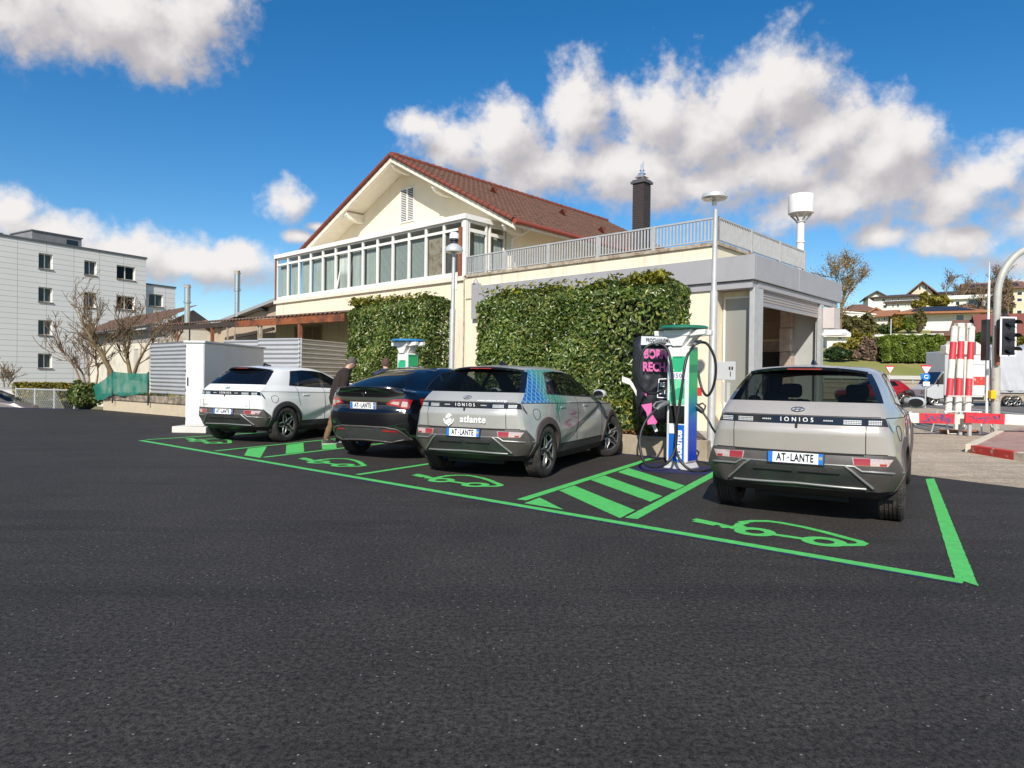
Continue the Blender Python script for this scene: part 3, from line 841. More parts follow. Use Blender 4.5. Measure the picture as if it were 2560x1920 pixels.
    b = MB(); b.tube([(0, .52, 1.6), (0, .42, 1.615), (0, .36, 1.645), (0, .345, 1.668), (0, .335, 1.66), (0, .33, 1.6)], [.03, .028, .018, .006, .008, .03], 8); b.obj('antenna_fin', M_GLOSSBLACK, t, 50)
    mirror(t, car, 2.12, 1.1, pm('mirror_' + style, (.55, .55, .55) if style != 'white' else (.8, .8, .8), .35, .3))
    for y in (0, 3.0): arch_trim(car, t, y, ZW, AR - .012, AR + .085, pm('arch_brown', (.075, .055, .052), .55, .05, var=.2, scale=6) if style != 'white' else M_CLADBLACK)
    wheel_well(t, 0, ZW, .41, .5, .86); wheel_well(t, 3.0, ZW, .41, .5, .86)
    for y in (0, 3.0):
        for s in (1, -1): wheel(t, s * .815, y, s, steer if y > 1 else 0, ZW, 'petal', M_RIM)
    seats(t, 1.35, .35)
    if style == 'white':
        b = None
        p = car.rear(.30, .78, .003)
        text_obj('model_script', 'TECHNIQ', .045, M_CHROME, tg, frame_matrix(car.rear(-.50, .78, .004), (1, -.04, 0), (0, 0, 1)), .002, 0, 1.3)
        text_obj('model_script', '74', .05, M_CHROME, tg, frame_matrix(car.rear(.55, .77, .004), (1, .1, 0), (0, 0, 1)), .002, 0, 1.1)
    if wrap:
        p = car.rear(-.12, .815, .005)
        text_obj('lettering', 'atlante', .13, M_WHITETXT, tg, frame_matrix(car.rear(.14, .83, .008), (1, 0, 0), (0, 0, 1)), .004, .003, 1.12)
        F = frame_matrix(car.rear(-.24, .825, .008), (1, 0, 0), (0, 0, 1))
        b = MB()
        b.tube([F @ Vector((.075 * cos(a), .075 * sin(a) - (.01 if abs(a + pi / 2) < .3 else 0), 0)) for a in [radians(175 + 190 * i / 16) for i in range(17)]], .009, 6)
        b.add([F @ Vector((x, y, .003)) for x, y in [(-.05, .02), (-.04, .055), (0, .085), (.035, .07), (.05, .05), (-.02, .01)]], [(0, 1, 2, 3, 4, 5)])
        b.add([F @ Vector((x, y, .003)) for x, y in [(.05, -.01), (.04, -.045), (0, -.06), (-.04, -.05), (-.052, -.025), (.02, .02)]], [(0, 1, 2, 3, 4, 5)])
        b.add([F @ Vector((x, y, .003)) for x, y in [(-.02, -.075), (0, -.1), (.02, -.075)]], [(0, 1, 2)])
        b.obj('emblem', M_WHITETXT, tg)
        p = car.rear(.4, 1.09, .004); q = car.rear(.4, 1.11, .004)
        text_obj('web_address', 'www.atlante.energy', .05, M_WHITETXT, tg, frame_matrix(p + Vector((0, -.003, 0)), (1, .06, 0), (q - p)), .002, .0008, 1.1)
    return t


def wrap_paint(base):
    """grey paint with the printed film, a blue lattice fading through green into the grey; apart from it, thin pink streaks lower down"""
    m = base.copy(); m.name = 'paint_with_printed_film'
    N, L = m.node_tree.nodes, m.node_tree.links; b = N['Principled BSDF']
    src = b.inputs['Base Color'].links[0].from_socket
    tc = N.new('ShaderNodeTexCoord'); sp = N.new('ShaderNodeSeparateXYZ'); L.new(tc.outputs['Object'], sp.inputs[0])

    def mt(op, a, b_=None, c=None, clamp=False):
        n = N.new('ShaderNodeMath'); n.operation = op; n.use_clamp = clamp
        for i, x in enumerate((a, b_, c)):
            if x is None: continue
            if isinstance(x, (int, float)): n.inputs[i].default_value = x
            else: L.new(x, n.inputs[i])
        return n.outputs[0]

    def ss(x, a, b_):
        n = N.new('ShaderNodeMapRange'); n.interpolation_type = 'SMOOTHSTEP'; L.new(x, n.inputs[0]); n.inputs[1].default_value = a; n.inputs[2].default_value = b_; return n.outputs[0]
    x = mt('ABSOLUTE', sp.outputs[0]); y, z = sp.outputs[1], sp.outputs[2]
    crease = mt('MULTIPLY_ADD', y, -.02, 1.052)
    above = mt('GREATER_THAN', mt('SUBTRACT', z, crease), 0)
    fa = mt('MULTIPLY', above, mt('SUBTRACT', 1, ss(y, .45, 1.15)))
    fa = mt('MULTIPLY', fa, mt('GREATER_THAN', y, -.72))
    fa = mt('MULTIPLY', fa, mt('LESS_THAN', z, 1.535))
    edge = mt('GREATER_THAN', mt('MULTIPLY_ADD', z, -.12, y), .19)
    yy = mt('MULTIPLY_ADD', z, -.45, mt('ADD', y, .45))
    fb = mt('MULTIPLY', mt('SUBTRACT', 1, above), mt('MULTIPLY', edge, mt('SUBTRACT', 1, ss(mt('MULTIPLY_ADD', mt('SUBTRACT', 1.05, z), .9, y), .42, .95))))
    fb = mt('MULTIPLY', fb, mt('GREATER_THAN', z, .55))
    mask = mt('MULTIPLY', mt('MAXIMUM', fa, fb), mt('GREATER_THAN', x, .58))
    cr = N.new('ShaderNodeValToRGB'); gy = mt('MULTIPLY_ADD', z, -.35, mt('ADD', y, .95)); L.new(mt('MULTIPLY_ADD', y, .9, mt('MULTIPLY', z, .12)), cr.inputs[0])
    e = cr.color_ramp.elements; e[0].position = .02; e[0].color = (.004, .14, .5, 1); e[1].position = .33; e[1].color = (.06, .32, .2, 1)
    # lattice
    k = 9.0
    p1 = mt('FRACT', mt('MULTIPLY', mt('ADD', y, z), k)); p2 = mt('FRACT', mt('MULTIPLY', mt('SUBTRACT', z, y), k)); p3 = mt('FRACT', mt('MULTIPLY', y, k * 2))
    ln = mt('MAXIMUM', mt('MAXIMUM', mt('LESS_THAN', p1, .16), mt('LESS_THAN', p2, .16)), mt('MULTIPLY', mt('LESS_THAN', p3, .1), .4))
    m1 = N.new('ShaderNodeMix'); m1.data_type = 'RGBA'; L.new(mt('MULTIPLY', ln, .8), m1.inputs['Factor']); L.new(cr.outputs[0], m1.inputs[6]); m1.inputs[7].default_value = (.35, .62, .6, 1)
    m2 = N.new('ShaderNodeMix'); m2.data_type = 'RGBA'; L.new(mask, m2.inputs['Factor']); L.new(src, m2.inputs[6]); L.new(m1.outputs[2], m2.inputs[7])
    # thin pink streaks across the lower doors
    mp = N.new('ShaderNodeMapping'); mp.inputs['Rotation'].default_value = (.35, 0, 0); mp.inputs['Scale'].default_value = (1, 2.2, 16); L.new(tc.outputs['Object'], mp.inputs[0])
    ns = N.new('ShaderNodeTexNoise'); ns.inputs['Scale'].default_value = 1.4; L.new(mp.outputs[0], ns.inputs[0])
    band = mt('MULTIPLY', mt('MULTIPLY', ss(y, .55, .75), mt('SUBTRACT', 1, ss(y, 1.2, 1.5))), mt('MULTIPLY', ss(z, .55, .7), mt('SUBTRACT', 1, ss(z, .85, .98))))
    m3 = N.new('ShaderNodeMix'); m3.data_type = 'RGBA'; L.new(mt('MULTIPLY', mt('MULTIPLY', ss(ns.outputs[0], .52, .64), band), .75), m3.inputs['Factor']); L.new(m2.outputs[2], m3.inputs[6]); m3.inputs[7].default_value = (.36, .06, .2, 1)
    L.new(m3.outputs[2], b.inputs['Base Color'])
    return m


def suv_rows():
    return [
        [(0, -.62, .27), (.42, -.62, .27), (.68, -.58, .27), (.76, -.5, .27), (.84, 0, .24), (.86, 1, .22), (.86, 2, .22), (.84, 2.9, .24), (.76, 3.4, .24), (.68, 3.55, .24), (.4, 3.65, .24), (0, 3.7, .24)],
        [(0, -.84, .32), (.42, -.82, .325), (.76, -.67, .35), (.88, -.50, .37), (.915, 0, .35), (.905, 1, .32), (.905, 2, .32), (.915, 2.9, .35), (.86, 3.4, .33), (.74, 3.62, .33), (.4, 3.75, .33), (0, 3.8, .33)],
        [(0, -.915, .56), (.45, -.89, .56), (.81, -.72, .56), (.93, -.54, .56), (.955, 0, .57), (.94, 1, .55), (.94, 2, .55), (.955, 2.9, .57), (.9, 3.4, .55), (.78, 3.65, .55), (.4, 3.78, .55), (0, 3.82, .55)],
        [(0, -.93, .80), (.45, -.905, .80), (.81, -.74, .80), (.92, -.55, .79), (.958, 0, .8), (.945, 1, .78), (.945, 2, .78), (.955, 2.9, .78), (.88, 3.4, .72), (.75, 3.62, .72), (.4, 3.74, .72), (0, 3.77, .72)],
        [(0, -.875, .875), (.45, -.855, .875), (.80, -.715, .875), (.905, -.53, .875), (.95, 0, .88), (.94, 1, .87), (.94, 2, .86), (.945, 2.9, .83), (.86, 3.35, .76), (.73, 3.57, .76), (.4, 3.68, .76), (0, 3.71, .76)],
        [(0, -.87, 1.10), (.45, -.85, 1.10), (.755, -.715, 1.09), (.85, -.52, 1.07), (.915, 0, 1.04), (.905, 1, 1.01), (.90, 2, .99), (.89, 2.9, .92), (.78, 3.25, .84), (.65, 3.42, .84), (.4, 3.52, .84), (0, 3.55, .84)],
        [(0, -.93, 1.215), (.42, -.90, 1.21), (.66, -.76, 1.18), (.775, -.53, 1.14), (.86, .0, 1.11), (.87, 1, 1.07), (.87, 2, 1.04), (.83, 2.6, 1.0), (.72, 2.95, .95), (.62, 3.05, .95), (.4, 3.15, .96), (0, 3.18, .96)],
        [(0, -.80, 1.235), (.40, -.76, 1.23), (.60, -.62, 1.205), (.70, -.42, 1.175), (.80, .1, 1.15), (.82, .9, 1.12), (.82, 1.7, 1.09), (.81, 2.1, 1.06), (.76, 2.4, 1.03), (.68, 2.5, 1.03), (.4, 2.6, 1.04), (0, 2.63, 1.04)],
        [(0, .15, 1.50), (.3, .17, 1.495), (.50, .22, 1.475), (.56, .3, 1.46), (.62, .5, 1.49), (.65, .85, 1.52), (.65, 1.1, 1.515), (.65, 1.35, 1.49), (.62, 1.55, 1.45), (.55, 1.62, 1.46), (.3, 1.68, 1.49), (0, 1.7, 1.495)],
        [(0, .5, 1.575), (.25, .5, 1.572), (.42, .52, 1.56), (.47, .55, 1.555), (.5, .65, 1.565), (.52, .9, 1.58), (.52, 1.05, 1.575), (.51, 1.2, 1.56), (.47, 1.38, 1.53), (.42, 1.42, 1.53), (.2, 1.46, 1.545), (0, 1.47, 1.55)],
        [(0, .8, 1.61), (0, .8, 1.61), (0, .8, 1.61), (0, .82, 1.612), (0, .85, 1.614), (0, .95, 1.618), (0, 1.0, 1.616), (0, 1.1, 1.61), (0, 1.2, 1.6), (0, 1.24, 1.597), (0, 1.27, 1.593), (0, 1.3, 1.59)]]


def build_suv(label, loc, yaw, group):
    t = thing('parked_car', label, 'car', (loc[0], loc[1], 0), -yaw, group)
    paint = pm('paint_black', (.003, .003, .0045), .10, 0, var=0, coat=.9, spec=.6, backdark=True)
    car = CarHalf(suv_rows(), (2, 4, 4, 2, 4, 3, 2, 9, 4, 3), (0, .01, .008, 0, .004, .004, 0, .02, .012, 0))
    AR, ZW, WB = .395, .36, 2.89
    for y in (0, WB): car.cut_poly(lambda c, r, s: 2 <= s <= 8 and c.x > .6, arch_poly(y, ZW, AR), 'x')
    win = [(-.12, 1.19), (.1, 1.31), (.5, 1.465), (.85, 1.505), (1.1, 1.50), (1.35, 1.472), (2.12, 1.085), (1.5, 1.115), (.7, 1.145)]
    car.cut_poly(lambda c, r, s: 2 <= s <= 8 and r == 7, win, 'x')
    for yb in (.34, .40, 1.2, 1.29): car.cut(lambda c, r, s: 3 <= s <= 7 and r == 7 and abs(c.y - yb) < .35, (0, yb, 1.1), (0, 1, -.25))
    for yb in (.42, 1.25, 2.3): car.cut(lambda c, r, s: 3 <= s <= 7 and 0 < r < 7, (0, yb, 0), (0, 1, 0))
    dif = [(-.01, .56), (.42, .56), (.62, .53), (.72, .46), (.80, .36), (.8, .3), (-.01, .3)]
    car.cut_poly(lambda c, r, s: s <= 3 and r <= 2, dif, 'y')
    P = {}

    def put(k, f): P.setdefault(k, []).append(f)
    for f in car.bm.faces:
        c = f.calc_center_median(); r, s = f[car.lr], f[car.lc]
        if any((c.y - y) ** 2 + (c.z - ZW) ** 2 < (AR * .995) ** 2 and c.x > .55 for y in (0, WB)): continue
        if r == 0: put('underbody', f)
        elif s <= 1 and r in (7, 8, 9): put('rear_window' if r == 7 else 'roof_glass', f)
        elif r in (8, 9) and s >= 2: put('roof_glass' if r == 9 else 'body', f)
        elif s <= 2 and r in (3, 4, 5): put('tailgate', f)
        elif s <= 3 and r <= 2 and c.y < -.3 and inside(dif, c.x, c.z): put('rear_diffuser', f)
        elif 3 <= s <= 7 and r == 7 and inside(win, c.y, c.z):
            lean = c.y - .25 * (c.z - 1.1)
            put('quarter_pillar' if .34 < lean < .40 else 'window_pillar' if 1.2 < lean < 1.29 else 'quarter_window' if lean < .37 else 'window_rear' if lean < 1.25 else 'window_front', f)
        elif s >= 9 and r == 7: put('windscreen', f)
        elif 3 <= s <= 7 and .42 < c.y < 1.25 and 1 <= r < 7: put('door_rear', f)
        elif 3 <= s <= 7 and 1.25 < c.y < 2.3 and 1 <= r < 7: put('door_front', f)
        else: put('body', f)
    for k, m in (('body', paint), ('underbody', M_BLACK), ('rear_window', G_CARDARK), ('roof_glass', pm('roof_glass_black', (.008, .008, .01), .05, 0, var=0, coat=1)), ('rear_diffuser', M_CLADBLACK), ('windscreen', G_CARDARK)):
        car.take(P[k], name=k, mats=m, parent=t, smooth=45)
    for s in (1, -1):
        for k, m in (('quarter_window', G_CARDARK), ('window_pillar', M_GLOSSBLACK), ('quarter_pillar', M_GLOSSBLACK)): car.take(P[k], False, 'window_pillar' if 'pillar' in k else k, m, t, 45, s)
    tg = car.take(P['tailgate'], name='tailgate', mats=paint, parent=t, smooth=45)
    for s in (1, -1):
        for nm, fk, wk in (('rear_door', 'door_rear', 'window_rear'), ('front_door', 'door_front', 'window_front')):
            d = car.take(P[fk], False, nm, paint, t, 45, s); car.take(P[wk], False, 'window', G_CARDARK, d, 45, s)
            hy = .62 if 'rear' in nm else 1.6
            b = MB(); p = car.side(hy, .93, .003); b.box(min(s * p.x, s * (p.x + .004)), max(s * p.x, s * (p.x + .004)), hy - .1, hy + .1, .922, .942); b.obj('handle', paint, d)
    gaps_obj(car, t, [win + [win[0]]], (), .007, 'window_trim', M_CHROME if False else M_BLACK)
    gaps_obj(car, t, [[(.42, .45), (.42, 1.1)], [(1.25, .35), (1.25, 1.1)], [(2.3, .35), (2.3, 1.04)]], [[(-.70, .86), (-.4, .862), (.4, .862), (.70, .86)], [(-.6, 1.20), (.6, 1.20)]])
    for s in (1, -1):
        inner = patch(car, (.44, .945), (.66, .895), (.69, 1.035), (.55, 1.025), .006, 'tail_light', M_REDLAMP, t, 8, 5, s)
        patch(car, (.51, .958), (.64, .93), (.655, .985), (.56, .99), .009, 'clear_lens', M_CLEARLAMP, inner, 6, 3, s, .004)
        outer = patch(car, (.665, .88), (.80, .875), (.815, 1.02), (.70, 1.04), .006, 'tail_light', M_REDLAMP, t, 6, 5, s)
        patch(car, (.68, .905), (.775, .90), (.78, .985), (.695, .995), .009, 'clear_lens', M_CLEARLAMP, outer, 5, 3, s, .004)
        b = MB(); q = [car.side(y, z, .006) for y, z in ((-.50, .88), (-.22, 1.0), (-.30, 1.035), (-.50, 1.035))]
        b.add([(p.x * s, p.y, p.z) for p in q], [(0, 1, 2, 3)]); b.obj('tail_light', M_REDLAMP, t)
        patch(car, (.40, .497), (.66, .482), (.62, .508), (.40, .524), .008, 'rear_reflector', M_REDLAMP, t, 6, 2, s)
    b = MB(); b.tube(line_on(car, [(-.70, .36), (-.5, .32), (-.3, .335), (0, .345), (.3, .335), (.5, .32), (.70, .36)], 0, 'rear', .01), .013, 8)
    b.tube([car.rear(x, z, .006) for x, z in [(-.80, .36), (-.72, .46), (-.62, .535), (-.42, .565), (0, .568), (.42, .565), (.62, .535), (.72, .46), (.80, .36)]], .015, 8)
    b.obj('diffuser_edge', M_CLAD, t, 50)
    b = MB(); n = 20; V = []                                # lip spoiler on the tailgate edge
    for i in range(n + 1):
        x = -.68 + 1.36 * i / n; k = (abs(x) / .68) ** 2.2
        V += [(x, -.84 + .2 * k, 1.235 - .03 * k), (x, -.955 + .22 * k, 1.235 - .035 * k), (x, -.96 + .22 * k, 1.222 - .035 * k), (x, -.9 + .2 * k, 1.20 - .035 * k)]
    b.add(V, [(i * 4 + k, i * 4 + k + 1, i * 4 + k + 5, i * 4 + k + 4) for i in range(n) for k in range(3)])
    b.obj('lip_spoiler', M_GLOSSBLACK, tg, 40)
    plate(t, car.rear(0, .915, .014), radians(5), M_CLEARLAMP)
    p = car.rear(0, 1.08, .008); q = car.rear(0, 1.12, .008)
    F = frame_matrix(p, (1, 0, 0), q - p)
    b = MB()
    b.prism([(-.012, .03), (.012, .03), (.004, -.045), (-.004, -.045)], 0, .004, 'z', 0, F)
    b.prism([(-.045, .036), (-.03, .046), (0, .05), (.03, .046), (.045, .036), (.036, .026), (0, .038), (-.036, .026)], 0, .004, 'z', 0, F)
    b.obj('badge', M_CHROME, tg)
    mirror(t, car, 2.0, 1.1, paint)
    for y in (0, WB):
        for s in (1, -1): wheel(t, s * .82, y, s, 0, ZW, 'fork', M_RIMBLACK, .245)
    wheel_well(t, 0, ZW, .4, .5, .88); wheel_well(t, WB, ZW, .4, .5, .88)
    seats(t, 1.3, .3)
    return t

PAINT_WHITE = pm('paint_white', (.80, .79, .765), .22, 0, var=.02, coat=.6, backdark=True, stain=(.70, .68, .64), sscale=2, slo=.55, shi=.85)
PAINT_GREY = pm('paint_grey', (.455, .415, .375), .32, .3, var=.03, coat=.6, backdark=True, stain=(.44, .385, .33), sscale=2.2, slo=.48, shi=.8)
PAINT_SILVER = pm('paint_silver', (.46, .455, .42), .32, .32, var=.03, coat=.6, backdark=True, stain=(.40, .37, .33), sscale=2.2, slo=.48, shi=.8)
CARS = 'cars parked in the green charging bays'
build_hatchback('white hatchback with black roof spoiler, parked beside the white cabinet', (-5.565, 14.687), .40, PAINT_WHITE, 'white', M_CLAD, CARS, 0, G_CARDARK)
build_suv('black sport utility car between the white hatchback and the wrapped silver hatchback', (-2.1, 12.25), .45, CARS)
build_hatchback('silver grey hatchback with blue and green printed film on its side', (-.316, 10.123), .4454, wrap_paint(PAINT_SILVER), 'silver', M_CLAD, CARS, -.42, G_CAR, True, PAINT_SILVER)
build_hatchback('plain dusty grey hatchback alone right of the near charger', (3.242, 7.479), .545, PAINT_GREY, 'grey', M_CLAD, CARS)

# ================================================================ ground, paint on it, kerbs
def asphalt_mat(name, c, c2, grain=1.0, specks=.5, tone=(1, 1, 1), rough=.78):
    m = bpy.data.materials.new(name); m.use_nodes = True
    N, L = m.node_tree.nodes, m.node_tree.links; b = N['Principled BSDF']; b.inputs['Roughness'].default_value = rough; b.inputs['Specular IOR Level'].default_value = .35
    tc = N.new('ShaderNodeTexCoord')

    def noise(s, d, r=.6):
        n = N.new('ShaderNodeTexNoise'); n.inputs['Scale'].default_value = s; n.inputs['Detail'].default_value = d; n.inputs['Roughness'].default_value = r; L.new(tc.outputs['Object'], n.inputs['Vector']); return n.outputs['Fac']

    def mr(x, a, b_, c0=0., c1=1.):
        n = N.new('ShaderNodeMapRange'); L.new(x, n.inputs[0]); n.inputs[1].default_value = a; n.inputs[2].default_value = b_; n.inputs[3].default_value = c0; n.inputs[4].default_value = c1; return n.outputs[0]

    def mix(f, a, b_):
        n = N.new('ShaderNodeMix'); n.data_type = 'RGBA'; L.new(f, n.inputs[0])
        for i, x in ((6, a), (7, b_)):
            if isinstance(x, tuple): n.inputs[i].default_value = (*x, 1)
            else: L.new(x, n.inputs[i])
        return n.outputs[2]
    big = mr(noise(.35, 4), .35, .65)
    src = mix(big, c, c2)
    patchy = mr(noise(1.3, 8, .75), .42, .72, 0, .55)
    src = mix(patchy, src, tuple(x * 1.5 for x in c2))
    mp = N.new('ShaderNodeMapping'); mp.inputs['Rotation'].default_value = (0, 0, -.62); mp.inputs['Scale'].default_value = (.16, 2.4, 1); L.new(tc.outputs['Object'], mp.inputs[0])
    sn = N.new('ShaderNodeTexNoise'); sn.inputs['Scale'].default_value = 1.1; sn.inputs['Detail'].default_value = 6; L.new(mp.outputs[0], sn.inputs['Vector'])
    src = mix(mr(sn.outputs['Fac'], .52, .72, 0, .55), src, tuple(x * .55 for x in c))        # roller and tyre bands
    src = mix(mr(noise(.9, 9, .8), .60, .70, 0, .5), src, tuple(x * 1.9 for x in c2))          # dusty scuffs
    gr = mr(noise(34, 7, .95), .43, .58, .12, 2.3)
    mul = N.new('ShaderNodeMix'); mul.data_type = 'RGBA'; mul.blend_type = 'MULTIPLY'; mul.inputs[0].default_value = grain; L.new(src, mul.inputs[6]); L.new(gr, mul.inputs[7]); src = mul.outputs[2]
    vo = N.new('ShaderNodeTexVoronoi'); vo.inputs['Scale'].default_value = 26; L.new(tc.outputs['Object'], vo.inputs['Vector'])
    sp = mr(vo.outputs['Distance'], .16, .08)
    wn = N.new('ShaderNodeMath'); wn.operation = 'GREATER_THAN'; wn.inputs[1].default_value = .80
    sc = N.new('ShaderNodeSeparateColor'); L.new(vo.outputs['Color'], sc.inputs[0]); L.new(sc.outputs[0], wn.inputs[0])
    f = N.new('ShaderNodeMath'); f.operation = 'MULTIPLY'; L.new(sp, f.inputs[0]); L.new(wn.outputs[0], f.inputs[1])
    f2 = N.new('ShaderNodeMath'); f2.operation = 'MULTIPLY'; L.new(f.outputs[0], f2.inputs[0]); f2.inputs[1].default_value = specks
    src = mix(f2.outputs[0], src, (.36, .35, .33))
    L.new(src, b.inputs['Base Color'])
    bp = N.new('ShaderNodeBump'); bp.inputs['Strength'].default_value = .55; bp.inputs['Distance'].default_value = .01
    L.new(noise(95, 3, .7), bp.inputs['Height']); L.new(bp.outputs[0], b.inputs['Normal'])
    return m


M_LOT = asphalt_mat('fresh_asphalt', (.0225, .0190, .0160), (.031, .0265, .0227), 1.0, .7)
M_ROAD = asphalt_mat('old_asphalt', (.33, .265, .19), (.40, .325, .24), .5, .25)
M_LANE = asphalt_mat('lane_asphalt', (.10, .095, .09), (.14, .13, .12), .5, .2)
M_GREEN = pm('green_marking', (.085, .50, .11), .75, var=.14, scale=9, bump=.5, bscale=90, stain=(.03, .06, .03), sscale=30, slo=.60, shi=.70)
M_BLUEPAINT = pm('blue_marking', (.008, .013, .10), .8, var=.3, scale=12, stain=(.02, .02, .026), sscale=10, slo=.45, shi=.6)
M_EARTH = pm('earth', (.16, .13, .08), .95, var=.35, scale=.8, col2=(.12, .14, .045))
M_CONC = pm('kerb_concrete', (.36, .30, .215), .9, var=.15, scale=4, bump=.3, bscale=60, stain=(.17, .13, .09), sscale=3, slo=.52, shi=.75)
M_PALE = pm('pale_concrete', (.42, .37, .30), .9, var=.15, scale=3, bump=.2, bscale=60)


def sheet(name, pts, z, m, jitter=0.0, step=.05):
    P = [Vector((p[0], p[1])) for p in pts]
    if jitter:
        Q = []
        for i, a in enumerate(P):
            b = P[(i + 1) % len(P)]; n = max(1, int((b - a).length / step)); d = (b - a).normalized() if (b - a).length > 0 else Vector((1, 0)); nn = Vector((-d.y, d.x))
            Q += [a + (b - a) * k / n + nn * random.uniform(-jitter, jitter) for k in range(n)]
        P = Q
    b = MB(); b.add([(p.x, p.y, z) for p in P], [tuple(range(len(P)))])
    o = b.obj(name, m, None, None, 0, False)
    bm = bmesh.new(); bm.from_mesh(o.data); bmesh.ops.triangulate(bm, faces=bm.faces, ngon_method='EAR_CLIP'); bm.normal_update()
    bmesh.ops.reverse_faces(bm, faces=[f for f in bm.faces if f.normal.z < 0]); bm.to_mesh(o.data); bm.free()
    return tag(o, kind='structure')


WALL = Vector((5.2177, 18.605, 0)); EX = Vector((.7373, -.6756, 0)); EY = Vector((.6756, .7373, 0)); BROT = atan2(EX.y, EX.x)


def bl(x, y, z=0): return WALL + EX * x + EY * y + Vector((0, 0, z))


KERB0 = Vector((2.07, 13.0, 0)); KDIR = Vector((-.755, .656, 0)); KNRM = Vector((.656, .755, 0))


def kp(k, n, z=0): return KERB0 + KDIR * k + KNRM * n + Vector((0, 0, z))


sheet('ground', [(-500, -200), (500, -200), (500, 600), (-15.5, 600), (-15.5, 26.02), (-20.1, 26.85), (-70, 35), (-500, 105)], -.05, M_EARTH)
sheet('lower_yard', [(-500, 95), (-70, 30), (-20, 24), (-13, 24), (-13, 600), (-500, 600)], -.9, M_EARTH)
b = MB(); b.beam((-15.5, 26.05, -.48), (-20.1, 26.9, -.48), .1, .84); b.beam((-20.1, 26.9, -.48), (-70, 35.05, -.48), .1, .84); b.beam((-15.5, 26.05, -.48), (-15.5, 90, -.48), .1, .84); tag(b.obj('retaining_wall', pm('yard_wall', (.3, .27, .22), .9)), 'low concrete retaining wall below the left edge of the lot', 'wall')
sheet('road', [(4, 3), (6, -40), (200, -60), (200, 54), (30, 54), (15, 45), (9, 24), (2, 13.5)], -.012, M_ROAD)
lot = [(-70, -40), (24, -40), (10.2, 5.05), (6.97, 9.28), (6.13, 10.56), (4.6, 11.6), (4.2, 12.4), (3.0, 13.4), (-6, 21.5), (-10.4, 22.6), (-15.5, 26.02), (-20.1, 26.85), (-70, 35)]
sheet('parking_lot', lot, 0.0, M_LOT, .02, .2)
# the carriageway in the background
c = [gnd(2130, 955 + 16), gnd(2700, 960 + 22), gnd(2700, 1044), gnd(2330, 1006 + 8)]
sheet('carriageway', [(22, 25), (90, 18), (120, 62), (34, 62), (24, 40)], -.006, M_LANE)
M_LINEWHITE = pm('road_paint_white', (.6, .58, .54), .8, var=.15, scale=3)
for a, b_, w in (((2280, 1007), (2700, 1050), .22), ((2290, 985), (2640, 1004), .3)):
    p, q = gnd(*a), gnd(*b_); d = (q - p).normalized(); n = Vector((-d.y, d.x, 0)) * w / 2
    sheet('road_marking', [p - n, q - n, q + n, p + n], .0, M_LINEWHITE)


def stripe(p, q, w, z=.004, m=M_GREEN, name='bay_marking', jit=.003):
    p, q = Vector(p), Vector(q); d = (q - p).normalized(); n = Vector((-d.y, d.x, 0)) * w / 2
    return sheet(name, [p - n, q - n, q + n, p + n], z, m, jit, .04)


def ext(a, b_, ln):
    p, q = gnd(*a), gnd(*b_); return p, p + (q - p).normalized() * ln


A, B = gnd(352, 1101.5), gnd(2408, 1455)
stripe(A, B, .115)
for a, b_, ln, w in (((358, 1100.2), (522, 1090), 4.5, .10), ((531, 1128.5), (807, 1100.6), 5.0, .10), ((653, 1144.5), (810, 1126), 4.9, .10), ((886, 1188.5), (1040, 1165), 5.0, .11), ((1297, 1252.5), (1629, 1147), 4.95, .125), ((1573, 1299.5), (1772, 1192), 4.6, .13)):
    p, q = ext(a, b_, ln); d = (q - p).normalized()
    stripe(p + d * .06, q, w, .0045)


def px(pts, ox, oy, k): return [gnd(ox + x * k, oy + y * k) for x, y in pts]


sheet('bay_marking', px([(1752, 133), (1812, 130), (2118, 876), (1958, 822)], 1680, 1150, .3617), .0046, M_GREEN, .003, .03)
for q in ([(860, 384), (1130, 428), (965, 345)], [(1100, 295), (1205, 262), (1625, 432), (1520, 487)], [(1318, 222), (1415, 192), (1815, 335), (1730, 373)], [(1505, 168), (1580, 140), (1970, 262), (1905, 292)]):
    sheet('hatch_marking', px(q, 1000, 1120, .3617), .004, M_GREEN, .003, .03)
for q in ([(722, 1432), (945, 1466), (1035, 1308), (775, 1338)], [(1295, 1410), (1550, 1383), (1540, 1257), (1305, 1287)], [(1800, 1350), (2000, 1335), (1980, 1215), (1790, 1232)]):
    sheet('hatch_marking', px(q, 480, 880, .18083), .004, M_GREEN, .003, .03)
